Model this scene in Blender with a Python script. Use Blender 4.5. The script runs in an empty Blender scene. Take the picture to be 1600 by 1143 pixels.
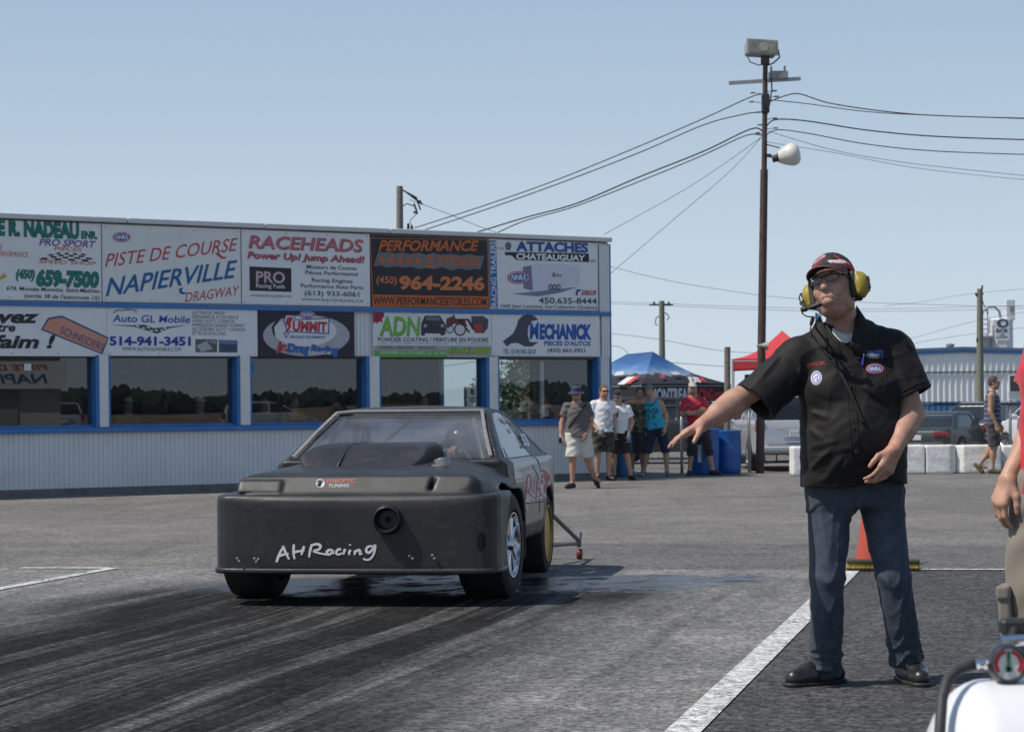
import bpy, math, random
import numpy as np
from mathutils import Vector, Matrix

random.seed(7)
scene = bpy.context.scene
COL = scene.collection
R = math.radians

# ---------------------------------------------------------------- camera
FPX = 3600.0                      # focal length in photo pixels (1600 wide)
ROLL = 0.0096
CAM_H = 1.2
HOR = 635.0
cam_d = bpy.data.cameras.new("camera")
cam = bpy.data.objects.new("camera", cam_d)
COL.objects.link(cam)
cam_d.sensor_fit = 'HORIZONTAL'
cam_d.sensor_width = 36.0
cam_d.lens = 36.0 * FPX / 1600.0
cam_d.shift_y = (HOR - 571.5) / 1600.0
cam_d.clip_start = 0.1
cam_d.clip_end = 6000
cam.matrix_world = Matrix.Translation((0, 0, CAM_H)) @ Matrix.Rotation(math.pi/2, 4, 'X') @ Matrix.Rotation(-ROLL, 4, 'Z')
cam_d.dof.use_dof = True
cam_d.dof.focus_distance = 11.3
cam_d.dof.aperture_fstop = 13.0
scene.camera = cam

# ---------------------------------------------------------------- sky, sun, exposure
SUN_EL, SUN_AZ = R(56), R(-106)    # azimuth measured from +Y towards +X
sun_dir = Vector((math.sin(SUN_AZ)*math.cos(SUN_EL), math.cos(SUN_AZ)*math.cos(SUN_EL), math.sin(SUN_EL)))
world = bpy.data.worlds.new("World")
scene.world = world
world.use_nodes = True
wn = world.node_tree
bg = wn.nodes["Background"]
sky = wn.nodes.new("ShaderNodeTexSky")
sky.sky_type = 'NISHITA'
sky.sun_disc = False
sky.sun_elevation = SUN_EL
sky.sun_rotation = SUN_AZ
sky.altitude = 0
sky.air_density = 1.0
sky.dust_density = 1.0
sky.ozone_density = 1.5
# summer haze whitening the lowest part of the sky
geo = wn.nodes.new("ShaderNodeTexCoord"); sep = wn.nodes.new("ShaderNodeSeparateXYZ")
wn.links.new(geo.outputs["Generated"], sep.inputs[0])
hz = wn.nodes.new("ShaderNodeValToRGB"); wn.links.new(sep.outputs[2], hz.inputs[0])
HZ = [(0.0, (5.25, 6.00, 6.65)), (0.06, (4.55, 5.45, 6.30)), (0.17, (3.20, 4.25, 5.55)), (0.5, (1.4, 2.3, 3.7))]
hz.color_ramp.elements[0].color = (*HZ[0][1], 1); hz.color_ramp.elements[0].position = HZ[0][0]
hz.color_ramp.elements[1].color = (*HZ[3][1], 1); hz.color_ramp.elements[1].position = HZ[3][0]
for p_, c_ in HZ[1:3]: hz.color_ramp.elements.new(p_).color = (*c_, 1)
hf = wn.nodes.new("ShaderNodeMapRange"); hf.inputs[1].default_value = 0.15; hf.inputs[2].default_value = 0.6
hf.inputs[3].default_value = 1.0; hf.inputs[4].default_value = 0.35
wn.links.new(sep.outputs[2], hf.inputs[0])
hm = wn.nodes.new("ShaderNodeMix"); hm.data_type = 'RGBA'
wn.links.new(hf.outputs[0], hm.inputs[0]); wn.links.new(sky.outputs[0], hm.inputs[6]); wn.links.new(hz.outputs[0], hm.inputs[7])
wn.links.new(hm.outputs[2], bg.inputs[0])
bg.inputs[1].default_value = 0.12
sl = bpy.data.lights.new("sun", 'SUN')
sl.energy = 4.3
sl.angle = R(0.6)
sl.color = (1.0, 0.93, 0.82)
so = bpy.data.objects.new("sun", sl)
so.rotation_euler = (-sun_dir).to_track_quat('-Z', 'Y').to_euler()
so.location = (-20, 10, 40)
COL.objects.link(so)
scene.view_settings.view_transform = 'Standard'
scene.view_settings.look = 'None'
scene.view_settings.exposure = 0.0
scene.view_settings.gamma = 1.0

# ---------------------------------------------------------------- geometry of the place
def unroll(px, py):
    u, v = px-800.0, HOR-py
    c, s = math.cos(ROLL), math.sin(ROLL)
    return u*c+v*s, -u*s+v*c
def W(px, py, Y):                 # point at depth Y seen at photo pixel
    u, v = unroll(px, py)
    return Vector((u*Y/FPX, Y, CAM_H+v*Y/FPX))
def zg(x, y):
    t = min(max((y-18.0)/14.0, 0), 1)
    return -0.16*t*t*(3-2*t)
def G(px, py):                    # ground point seen at photo pixel
    u, v = unroll(px, py)
    Y = 15.0
    for _ in range(30):
        Y = FPX*(CAM_H-zg(0, Y))/max(-v, 1)
    return Vector((u*Y/FPX, Y, zg(0, Y)))

# ---------------------------------------------------------------- materials
MATS = {}
def mat(name, rgb, rough=0.6, metal=0.0, vary=0.0, vscale=8.0, bump=0.0, bscale=40.0, coat=0.0, spec=0.5, sss=0.0, dirt=None, dscale=2.0, damt=0.5, sheen=0.0, vcol=False):
    if name in MATS: return MATS[name]
    m = bpy.data.materials.new(name); m.use_nodes = True
    nt = m.node_tree; N = nt.nodes; L = nt.links
    b = N["Principled BSDF"]
    b.inputs["Roughness"].default_value = rough
    b.inputs["Metallic"].default_value = metal
    b.inputs["Coat Weight"].default_value = coat
    b.inputs["Specular IOR Level"].default_value = spec
    if sheen: b.inputs["Sheen Weight"].default_value = sheen
    if sss:
        b.inputs["Subsurface Weight"].default_value = sss
        b.inputs["Subsurface Radius"].default_value = (0.012, 0.005, 0.003)
        b.inputs["Subsurface Scale"].default_value = 1.0
    base = None
    tc = N.new("ShaderNodeTexCoord")
    if vcol:
        a = N.new("ShaderNodeVertexColor"); a.layer_name = "Col"; base = a.outputs[0]
    else:
        c = N.new("ShaderNodeRGB"); c.outputs[0].default_value = (*rgb, 1); base = c.outputs[0]
    if vary:
        t = N.new("ShaderNodeTexNoise"); t.inputs["Scale"].default_value = vscale; t.inputs["Detail"].default_value = 6
        L.new(tc.outputs["Object"], t.inputs["Vector"])
        mr = N.new("ShaderNodeMapRange"); mr.inputs[1].default_value = 0.25; mr.inputs[2].default_value = 0.75
        mr.inputs[3].default_value = 1-vary; mr.inputs[4].default_value = 1+vary
        L.new(t.outputs["Fac"], mr.inputs[0])
        mx = N.new("ShaderNodeVectorMath"); mx.operation = 'SCALE'
        L.new(base, mx.inputs[0]); L.new(mr.outputs[0], mx.inputs["Scale"]); base = mx.outputs[0]
    if dirt:
        t = N.new("ShaderNodeTexNoise"); t.inputs["Scale"].default_value = dscale; t.inputs["Detail"].default_value = 8; t.inputs["Roughness"].default_value = 0.65
        L.new(tc.outputs["Object"], t.inputs["Vector"])
        mr = N.new("ShaderNodeMapRange"); mr.inputs[1].default_value = 0.5; mr.inputs[2].default_value = 0.75; mr.inputs[4].default_value = damt
        L.new(t.outputs["Fac"], mr.inputs[0])
        mx = N.new("ShaderNodeMix"); mx.data_type = 'RGBA'; mx.inputs[7].default_value = (*dirt, 1)
        L.new(mr.outputs[0], mx.inputs[0]); L.new(base, mx.inputs[6]); base = mx.outputs[2]
    L.new(base, b.inputs["Base Color"])
    if bump:
        t = N.new("ShaderNodeTexNoise"); t.inputs["Scale"].default_value = bscale; t.inputs["Detail"].default_value = 5
        L.new(tc.outputs["Object"], t.inputs["Vector"])
        bp = N.new("ShaderNodeBump"); bp.inputs["Strength"].default_value = bump; bp.inputs["Distance"].default_value = 0.01
        L.new(t.outputs["Fac"], bp.inputs["Height"]); L.new(bp.outputs[0], b.inputs["Normal"])
    MATS[name] = m
    return m
def glass(name, tint=(0.9, 0.95, 0.95), rough=0.0, film=0.0, filmcol=(0.6, 0.6, 0.6), boost=1.0):
    """thin pane: Fresnel mix of clear transmission and mirror, with an optional dusty film"""
    if name in MATS: return MATS[name]
    m = bpy.data.materials.new(name); m.use_nodes = True
    nt = m.node_tree; N = nt.nodes; L = nt.links
    N.remove(N["Principled BSDF"]); out = N["Material Output"]
    tr = N.new("ShaderNodeBsdfTransparent"); tr.inputs[0].default_value = (*tint, 1)
    gl = N.new("ShaderNodeBsdfGlossy"); gl.inputs["Roughness"].default_value = rough
    ge = N.new("ShaderNodeNewGeometry"); dt = N.new("ShaderNodeVectorMath"); dt.operation = 'DOT_PRODUCT'
    L.new(ge.outputs["Incoming"], dt.inputs[0]); L.new(ge.outputs["Normal"], dt.inputs[1])
    def mth(op, a, b=None):
        n = N.new("ShaderNodeMath"); n.operation = op
        if isinstance(a, (int, float)): n.inputs[0].default_value = a
        else: L.new(a, n.inputs[0])
        if b is not None: n.inputs[1].default_value = b
        return n.outputs[0]
    inv = mth('MULTIPLY_ADD', mth('ABSOLUTE', dt.outputs["Value"]), -1.0); inv.node.inputs[2].default_value = 1.0
    fz = mth('MULTIPLY_ADD', mth('POWER', inv, 5.0), .96); fz.node.inputs[2].default_value = .04
    ma = N.new("ShaderNodeMath"); ma.operation = 'MULTIPLY'; ma.inputs[1].default_value = boost; ma.use_clamp = True
    L.new(fz, ma.inputs[0])
    mx = N.new("ShaderNodeMixShader")
    L.new(ma.outputs[0], mx.inputs[0]); L.new(tr.outputs[0], mx.inputs[1]); L.new(gl.outputs[0], mx.inputs[2])
    last = mx.outputs[0]
    if film:
        df = N.new("ShaderNodeBsdfDiffuse"); df.inputs[0].default_value = (*filmcol, 1)
        tc = N.new("ShaderNodeTexCoord"); t = N.new("ShaderNodeTexNoise"); t.inputs["Scale"].default_value = 3.0; t.inputs["Detail"].default_value = 6
        L.new(tc.outputs["Object"], t.inputs["Vector"])
        mr = N.new("ShaderNodeMapRange"); mr.inputs[1].default_value = 0.3; mr.inputs[2].default_value = 0.7
        mr.inputs[3].default_value = film*0.5; mr.inputs[4].default_value = film*1.5
        L.new(t.outputs["Fac"], mr.inputs[0])
        m2 = N.new("ShaderNodeMixShader"); L.new(mr.outputs[0], m2.inputs[0]); L.new(last, m2.inputs[1]); L.new(df.outputs[0], m2.inputs[2])
        last = m2.outputs[0]
    L.new(last, out.inputs[0])
    MATS[name] = m
    return m

# ---------------------------------------------------------------- objects
def link(o, parent=None):
    COL.objects.link(o)
    if parent is not None: o.parent = parent
    return o
def tag(o, label=None, cat=None, group=None, kind=None):
    if label: o["label"] = label
    if cat: o["category"] = cat
    if group: o["group"] = group
    if kind: o["kind"] = kind
    return o
def thing(name, label, cat, loc=(0, 0, 0), rz=0.0, group=None):
    o = bpy.data.objects.new(name, None); o.empty_display_size = 0.2
    link(o); o.location = loc; o.rotation_euler = (0, 0, rz)
    return tag(o, label, cat, group)
def copy_tree(o, parent=None):
    c = o.copy(); COL.objects.link(c)
    if parent is not None: c.parent = parent
    for ch in list(o.children): copy_tree(ch, c)
    return c

class MB:
    """collects simple shapes into one mesh"""
    def __init__(s): s.v = []; s.f = []
    def add(s, v, f):
        n = len(s.v); s.v += [tuple(p) for p in v]; s.f += [tuple(i+n for i in q) for q in f]; return s
    def box(s, c, size, rot=None, bev=0.0):
        x, y, z = size[0]/2, size[1]/2, size[2]/2
        if bev > 0:
            b = min(bev, x*.9, y*.9, z*.9); pts = []
            for sx in (-1, 1):
                for sy in (-1, 1):
                    for sz in (-1, 1):
                        pts += [(sx*x, sy*(y-b), sz*(z-b)), (sx*(x-b), sy*y, sz*(z-b)), (sx*(x-b), sy*(y-b), sz*z)]
            def I(sx, sy, sz, k): return ((sx > 0)*4+(sy > 0)*2+(sz > 0))*3+k
            F = []
            for sg in (-1, 1):
                F.append([I(sg, -1, -1, 0), I(sg, 1, -1, 0), I(sg, 1, 1, 0), I(sg, -1, 1, 0)][::sg])
                F.append([I(-1, sg, -1, 1), I(1, sg, -1, 1), I(1, sg, 1, 1), I(-1, sg, 1, 1)][::-sg])
                F.append([I(-1, -1, sg, 2), I(1, -1, sg, 2), I(1, 1, sg, 2), I(-1, 1, sg, 2)][::sg])
            for a in (-1, 1):
                for c2 in (-1, 1):
                    F.append([I(a, c2, -1, 0), I(a, c2, -1, 1), I(a, c2, 1, 1), I(a, c2, 1, 0)][::-1 if a*c2 > 0 else 1][::-1])
                    F.append([I(a, -1, c2, 0), I(a, -1, c2, 2), I(a, 1, c2, 2), I(a, 1, c2, 0)][::-1 if a*c2 < 0 else 1][::-1])
                    F.append([I(-1, a, c2, 1), I(-1, a, c2, 2), I(1, a, c2, 2), I(1, a, c2, 1)][::-1 if a*c2 > 0 else 1][::-1])
                    for c3 in (-1, 1):
                        F.append([I(a, c2, c3, 0), I(a, c2, c3, 1), I(a, c2, c3, 2)][::1 if a*c2*c3 > 0 else -1])
        else:
            pts = [(-x, -y, -z), (x, -y, -z), (x, y, -z), (-x, y, -z), (-x, -y, z), (x, -y, z), (x, y, z), (-x, y, z)]
            F = [(0, 3, 2, 1), (4, 5, 6, 7), (0, 1, 5, 4), (1, 2, 6, 5), (2, 3, 7, 6), (3, 0, 4, 7)]
        c = Vector(c)
        pts = [(rot @ Vector(p) if rot is not None else Vector(p))+c for p in pts]
        return s.add(pts, F)
    def tube(s, a, b, r0, r1=None, n=10, cap=True):
        r1 = r0 if r1 is None else r1
        a, b = Vector(a), Vector(b); d = (b-a).normalized()
        u = d.orthogonal().normalized(); w = d.cross(u)
        pts = []
        for c, r in ((a, r0), (b, r1)):
            for i in range(n):
                t = 2*math.pi*i/n; pts.append(c+u*(r*math.cos(t))+w*(r*math.sin(t)))
        F = [(i, (i+1) % n, n+(i+1) % n, n+i) for i in range(n)]
        if cap: F += [tuple(range(n))[::-1], tuple(range(n, 2*n))]
        return s.add(pts, F)
    def path(s, pts, r, n=6, closed=False):
        P = [Vector(p) for p in pts]; m = len(P); V = []; F = []
        rr = r if isinstance(r, (list, tuple)) else [r]*m
        u = None
        for i in range(m):
            if closed: d = P[(i+1) % m]-P[i-1]
            else: d = P[min(i+1, m-1)]-P[max(i-1, 0)]
            d = d.normalized() if d.length > 1e-9 else Vector((0, 0, 1))
            if u is None: u = d.orthogonal().normalized()
            else:
                u = u-d*u.dot(d); u = u.normalized() if u.length > 1e-6 else d.orthogonal().normalized()
            w = d.cross(u)
            for k in range(n):
                t = 2*math.pi*k/n; V.append(P[i]+u*(rr[i]*math.cos(t))+w*(rr[i]*math.sin(t)))
        for i in range(m if closed else m-1):
            j = (i+1) % m
            for k in range(n): F.append((i*n+k, i*n+(k+1) % n, j*n+(k+1) % n, j*n+k))
        if not closed: F += [tuple(range(n))[::-1], tuple(range((m-1)*n, m*n))]
        return s.add(V, F)
    def lathe(s, prof, origin=(0, 0, 0), axis='Z', n=32, closed=False):
        """prof: list of (r, h) along axis"""
        o = Vector(origin); V = []; F = []; m = len(prof)
        for r, h in prof:
            for k in range(n):
                t = 2*math.pi*k/n; a, b = r*math.cos(t), r*math.sin(t)
                p = {'Z': (a, b, h), 'X': (h, a, b), 'Y': (b, h, a)}[axis]
                V.append(o+Vector(p))
        for i in range(m if closed else m-1):
            j = (i+1) % m
            for k in range(n):
                if prof[i][0] < 1e-6: F.append((i*n, j*n+(k+1) % n, j*n+k))
                elif prof[j][0] < 1e-6: F.append((i*n+k, i*n+(k+1) % n, j*n))
                else: F.append((i*n+k, i*n+(k+1) % n, j*n+(k+1) % n, j*n+k))
        if not closed:
            if prof[0][0] > 1e-6 and prof[1][0] > 1e-6: F.append(tuple(range(n))[::-1])
            if prof[-1][0] > 1e-6 and prof[-2][0] > 1e-6: F.append(tuple(range((m-1)*n, m*n)))
        return s.add(V, F)
    def prism(s, poly, vec):
        """planar polygon (list of 3D points) extruded by vec"""
        P = [Vector(p) for p in poly]; n = len(P); v = Vector(vec)
        return s.add(P+[p+v for p in P], [tuple(range(n))[::-1], tuple(range(n, 2*n))]+[(i, (i+1) % n, n+(i+1) % n, n+i) for i in range(n)])
    def quad(s, *pts): return s.add(pts, [tuple(range(len(pts)))])
    def obj(s, name, m=None, parent=None, smooth=False, angle=None):
        me = bpy.data.meshes.new(name); me.from_pydata(s.v, [], s.f); me.validate(); me.update()
        if m is not None: me.materials.append(m)
        if smooth or angle is not None:
            me.polygons.foreach_set("use_smooth", [True]*len(me.polygons))
            if angle is not None: me.set_sharp_from_angle(angle=R(angle))
        o = bpy.data.objects.new(name, me)
        return link(o, parent)

def text_verts(txt, shear=0.0, bold=0.0, res=3):
    c = bpy.data.curves.new("lettering", 'FONT'); c.body = txt; c.size = 1.0; c.shear = shear; c.offset = bold
    c.resolution_u = res; c.fill_mode = 'FRONT'
    o = bpy.data.objects.new("lettering", c); COL.objects.link(o)
    dg = bpy.context.evaluated_depsgraph_get(); dg.update()
    ev = o.evaluated_get(dg); me = ev.to_mesh()
    v = np.array([tuple(p.co) for p in me.vertices]); f = [tuple(p.vertices) for p in me.polygons]
    ev.to_mesh_clear(); bpy.data.objects.remove(o); bpy.data.curves.remove(c)
    return v, f
# ---------------------------------------------------------------- implicit modelling: smooth unions meshed with surface nets
def smin(a, b, k):
    if k <= 0: return np.minimum(a, b)
    h = np.maximum(k-np.abs(a-b), 0)/k
    return np.minimum(a, b)-h*h*k*0.25
def smax(a, b, k): return -smin(-a, -b, k)
class SDF:
    def __init__(s, lo, hi, h):
        s.h = h; s.lo = np.array(lo, float)
        n = np.ceil((np.array(hi, float)-s.lo)/h).astype(int)+2
        s.ax = [(s.lo[i]+h*np.arange(n[i])).astype(np.float32) for i in range(3)]
        s.D = np.full(n, 1.0, np.float32)
    def like(s):
        q = SDF.__new__(SDF); q.h, q.lo, q.ax = s.h, s.lo, s.ax; q.D = np.full(s.D.shape, 1.0, np.float32); return q
    def _sl(s, lo, hi):
        out = []
        for i in range(3):
            a = int(np.searchsorted(s.ax[i], lo[i])); b = int(np.searchsorted(s.ax[i], hi[i]))
            out.append(slice(max(a, 0), max(b, 0)))
        return tuple(out)
    def apply(s, fn, lo, hi, k=0.0, op='+'):
        m = max(k, 0)+2.5*s.h
        sl = s._sl(np.array(lo)-m, np.array(hi)+m)
        if any(q.stop <= q.start for q in sl): return s
        x = s.ax[0][sl[0]][:, None, None]; y = s.ax[1][sl[1]][None, :, None]; z = s.ax[2][sl[2]][None, None, :]
        d = fn(x, y, z).astype(np.float32)
        if op == '+': s.D[sl] = smin(s.D[sl], d, k)
        elif op == '-': s.D[sl] = smax(s.D[sl], -d, k)
        elif op == 'd': s.D[sl] = s.D[sl]+d
        return s
    def cone(s, a, b, r0, r1=None, k=0.0, op='+', flat=None):
        """tapered capsule; flat=(axis vector, factor) squashes it along a direction"""
        r1 = r0 if r1 is None else r1
        a = np.array(a, float); b = np.array(b, float); ab = b-a; L = max(ab@ab, 1e-9); R_ = max(r0, r1)
        fl = None
        if flat is not None:
            fv = np.array(flat[0], float); fv /= np.linalg.norm(fv); fl = (fv, flat[1]); R_ *= max(1, flat[1])
        def fn(x, y, z):
            px, py, pz = x-a[0], y-a[1], z-a[2]
            t = np.clip((px*ab[0]+py*ab[1]+pz*ab[2])/L, 0, 1)
            qx, qy, qz = px-t*ab[0], py-t*ab[1], pz-t*ab[2]
            q2 = qx*qx+qy*qy+qz*qz
            if fl is not None:
                w = qx*fl[0][0]+qy*fl[0][1]+qz*fl[0][2]
                q2 = q2+w*w*(1/fl[1]**2-1)
            return (np.sqrt(np.maximum(q2, 1e-12))-(r0+(r1-r0)*t))*(min(1, fl[1]) if fl is not None and fl[1] < 1 else 1)
        return s.apply(fn, np.minimum(a, b)-R_, np.maximum(a, b)+R_, k, op)
    def ell(s, c, r, rot=None, k=0.0, op='+'):
        c = np.array(c, float); r = np.array(r, float)
        M = np.eye(3) if rot is None else np.array(rot, float)   # columns are the local axes
        ext = np.abs(M)@r
        def fn(x, y, z):
            px, py, pz = x-c[0], y-c[1], z-c[2]
            q = [(px*M[0, i]+py*M[1, i]+pz*M[2, i]) for i in range(3)]
            k0 = np.sqrt(sum((q[i]/r[i])**2 for i in range(3))+1e-12)
            k1 = np.sqrt(sum((q[i]/r[i]**2)**2 for i in range(3))+1e-12)
            return k0*(k0-1)/k1
        return s.apply(fn, c-ext, c+ext, k, op)
    def box(s, c, r, rot=None, rad=0.0, k=0.0, op='+'):
        c = np.array(c, float); r = np.array(r, float)-rad
        M = np.eye(3) if rot is None else np.array(rot, float)
        ext = np.abs(M)@(r+rad)
        def fn(x, y, z):
            px, py, pz = x-c[0], y-c[1], z-c[2]
            q = [np.abs(px*M[0, i]+py*M[1, i]+pz*M[2, i])-r[i] for i in range(3)]
            o = np.sqrt(sum(np.maximum(t, 0)**2 for t in q))
            return o+np.minimum(np.maximum(np.maximum(q[0], q[1]), q[2]), 0)-rad
        return s.apply(fn, c-ext, c+ext, k, op)
    def loft(s, a, b, ts, rx, ry, xdir=(1, 0, 0), cx=None, cy=None, k=0.0, op='+', grow=0.0, p=2.0):
        """elliptic sections along the line a->b; ts in 0..1"""
        a = np.array(a, float); b = np.array(b, float); d = b-a; L = np.linalg.norm(d); d /= L
        u = np.array(xdir, float); u -= d*(u@d); u /= np.linalg.norm(u); w = np.cross(d, u)
        tt = np.linspace(0, 1, 200)
        def sm(v):
            f = np.interp(tt, ts, v); K = np.hanning(25); K /= K.sum()
            return np.convolve(np.pad(f, 12, 'edge'), K, 'valid')
        RX, RY = sm(rx)+grow, sm(ry)+grow
        CX = sm(cx) if cx is not None else np.zeros(200); CY = sm(cy) if cy is not None else np.zeros(200)
        m = max(RX.max(), RY.max())+max(np.abs(CX).max(), np.abs(CY).max())
        def fn(x, y, z):
            px, py, pz = x-a[0], y-a[1], z-a[2]
            h = px*d[0]+py*d[1]+pz*d[2]; t = np.clip(h/L, 0, 1)
            i = t*199; i0 = np.clip(i.astype(np.int32), 0, 198); fr = i-i0
            def g(A): return A[i0]*(1-fr)+A[i0+1]*fr
            X = px*u[0]+py*u[1]+pz*u[2]-g(CX); Y = px*w[0]+py*w[1]+pz*w[2]-g(CY)
            ax, ay = g(RX), g(RY)
            if p == 2.0: e = np.sqrt((X/ax)**2+(Y/ay)**2+1e-9)
            else: e = (np.abs(X/ax)**p+np.abs(Y/ay)**p+1e-9)**(1/p)
            rad = np.sqrt(X*X+Y*Y+1e-9)
            dr = rad*(1-1/e)*np.where(e < 1, 1, 1)
            dr = np.where(e < 0.3, (e-1)*np.minimum(ax, ay), dr)
            cap = np.abs(h-L/2)-L/2
            return np.maximum(dr, cap)
        return s.apply(fn, np.minimum(a, b)-m, np.maximum(a, b)+m, k, op)
    def plane(s, pt, n, lo=None, hi=None, k=0.0):
        """cuts away what lies on the n side of the plane (inside the optional box)"""
        n = np.array(n, float); n /= np.linalg.norm(n); pt = np.array(pt, float)
        lo = s.lo if lo is None else lo; hi = [a[-1] for a in s.ax] if hi is None else hi
        return s.apply(lambda x, y, z: -((x-pt[0])*n[0]+(y-pt[1])*n[1]+(z-pt[2])*n[2]), np.array(lo), np.array(hi), k, '-')
    def warp(s, fn):
        x = s.ax[0][:, None, None]; y = s.ax[1][None, :, None]; z = s.ax[2][None, None, :]
        near = np.abs(s.D) < 0.05
        s.D = np.where(near, s.D+fn(x, y, z), s.D).astype(np.float32); return s
    def verts(s):
        D = s.D; D = np.pad(D, 1, constant_values=1.0); h = s.h; lo = s.lo-h
        I = D < 0
        n = D.shape
        c = np.zeros(tuple(q-1 for q in n), np.int8)
        for i in (0, 1):
            for j in (0, 1):
                for k in (0, 1): c += I[i:n[0]-1+i, j:n[1]-1+j, k:n[2]-1+k]
        act = (c > 0) & (c < 8)
        idx = np.argwhere(act); m = len(idx)
        if m == 0: return np.zeros((0, 3)), np.zeros((0, 4), int)
        acc = np.zeros((m, 3)); cnt = np.zeros(m)
        corner = {}
        for i in (0, 1):
            for j in (0, 1):
                for k in (0, 1): corner[(i, j, k)] = D[idx[:, 0]+i, idx[:, 1]+j, idx[:, 2]+k].astype(np.float64)
        for a in corner:
            for ax in range(3):
                if a[ax] == 0:
                    b = list(a); b[ax] = 1; b = tuple(b)
                    da, db = corner[a], corner[b]; x = (da < 0) != (db < 0)
                    t = np.where(x, da/np.where(x, da-db, 1), 0)
                    P = np.tile(np.array(a, float), (m, 1)); P[:, ax] += t
                    acc[x] += P[x]; cnt[x] += 1
        V = (idx+acc/cnt[:, None])*h+lo
        vid = np.full(act.shape, -1, np.int64); vid[act] = np.arange(m)
        F = []
        for ax in range(3):
            o = [1, 1, 1]; sl0 = [slice(1, q-1) for q in n]; sl1 = list(sl0)
            sl0[ax] = slice(0, n[ax]-1); sl1[ax] = slice(1, n[ax])
            A = I[tuple(sl0)]; B = I[tuple(sl1)]
            e = np.argwhere(A != B)
            if len(e) == 0: continue
            fl = A[e[:, 0], e[:, 1], e[:, 2]]
            g = e+1; g[:, ax] -= 1
            u, w = (ax+1) % 3, (ax+2) % 3
            def cell(du, dw):
                q = g.copy(); q[:, u] -= du; q[:, w] -= dw; return vid[q[:, 0], q[:, 1], q[:, 2]]
            Q = np.stack([cell(0, 0), cell(1, 0), cell(1, 1), cell(0, 1)], 1)
            Q[~fl] = Q[~fl][:, ::-1]
            F.append(Q)
        return V, np.concatenate(F)
    def obj(s, name, m, parent=None, paint=None, relax=0, xf=None):
        V, F = s.verts()
        return mesh_obj(name, V, F, m, parent, paint, xf)
def mesh_obj(name, V, F, m, parent=None, paint=None, xf=None):
    me = bpy.data.meshes.new(name)
    if xf is not None: V = xf(V)
    me.vertices.add(len(V)); me.vertices.foreach_set("co", np.asarray(V, np.float32).ravel())
    nf = len(F); me.loops.add(nf*4); me.loops.foreach_set("vertex_index", np.asarray(F, np.int32).ravel())
    me.polygons.add(nf); me.polygons.foreach_set("loop_start", np.arange(nf, dtype=np.int32)*4)
    me.polygons.foreach_set("use_smooth", np.ones(nf, bool))
    me.update(calc_edges=True); me.validate()
    me.materials.append(m)
    if paint is not None:
        c = np.ones((len(V), 4), np.float32); c[:, :3] = paint(np.asarray(V))
        at = me.color_attributes.new("Col", 'FLOAT_COLOR', 'POINT'); at.data.foreach_set("color", c.ravel())
    o = bpy.data.objects.new(name, me)
    return link(o, parent)

from mathutils.bvhtree import BVHTree
class Cloth:
    """lets prints, badges and cords be laid on the surface of a garment"""
    def __init__(s, VF, W2, root):
        s.bv = BVHTree.FromPolygons([tuple(W2 @ Vector(v)) for v in VF[0]], [tuple(int(i) for i in f) for f in VF[1]]); s.inv = W2.inverted(); s.root = root
    def hit(s, px, py, lift=.003):
        u, v = unroll(px, py); d = Vector((u/FPX, 1, v/FPX)).normalized(); o = Vector((0, 0, CAM_H))
        p, n, _, _ = s.bv.ray_cast(o, d)
        if p is None: p, n, _, _ = s.bv.find_nearest(o+d*10.2)
        return s.inv @ (p-d*lift)
    def patch(s, pts, m, name, lift=.003, grid=0):
        P = [s.hit(x, y, lift) for x, y in pts]; c = sum(P, Vector())/len(P)
        cx = sum(p[0] for p in pts)/len(pts); cy = sum(p[1] for p in pts)/len(pts); c = s.hit(cx, cy, lift)
        n = len(P); mid = [s.hit((x+cx)/2, (y+cy)/2, lift) for x, y in pts]
        return MB().add([c]+mid+P, [(0, 1+i, 1+(i+1) % n) for i in range(n)]+[(1+i, 1+n+i, 1+n+(i+1) % n, 1+(i+1) % n) for i in range(n)]).obj(name, m, s.root)
    def oval(s, cx, cy, rx, ry, m, name, lift=.003, n=24, tilt=0.0):
        return s.patch([(cx+rx*math.cos(2*math.pi*i/n)*math.cos(tilt)-ry*math.sin(2*math.pi*i/n)*math.sin(tilt), cy+rx*math.cos(2*math.pi*i/n)*math.sin(tilt)+ry*math.sin(2*math.pi*i/n)*math.cos(tilt)) for i in range(n)], m, name, lift)
    def text(s, t, l, r, cap, m, lift=.005, shear=0, bold=.02, name="lettering"):
        v, f = text_verts(t, shear, bold); X0, X1 = v[:, 0].min(), v[:, 0].max()
        P = [s.hit(l[0]+(p[0]-X0)/(X1-X0)*(r[0]-l[0]), l[1]+(p[0]-X0)/(X1-X0)*(r[1]-l[1])-p[1]/.73*cap, lift) for p in v]
        return MB().add(P, f).obj(name, m, s.root)
    def line(s, pts, r, m, name, lift=.002, n=6, close=False):
        if not close:
            q = []
            for a, b in zip(pts[:-1], pts[1:]): q += [(a[0]+(b[0]-a[0])*t/5, a[1]+(b[1]-a[1])*t/5) for t in range(5)]
            pts = q+[pts[-1]]
        return MB().path([s.hit(x, y, lift) for x, y in pts], r, n, closed=close).obj(name, m, s.root, smooth=True)
# ================================================================ SETTING: ground, pads, markings
def sheet(name, poly, z, m, label, ny=1, kind='structure'):
    """flat sheet following the ground height; poly = quad corners (near-left, near-right, far-right, far-left)"""
    a, b, c, d = [Vector((p[0], p[1], 0)) for p in poly]
    me = MB(); V = []; F = []
    for i in range(ny+1):
        t = i/ny
        for p in (a.lerp(d, t), b.lerp(c, t)): V.append((p.x, p.y, zg(p.x, p.y)+z))
    for i in range(ny): F.append((2*i, 2*i+1, 2*i+3, 2*i+2))
    me.add(V, F); o = me.obj(name, m); tag(o, label, None, None, kind); return o


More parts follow.
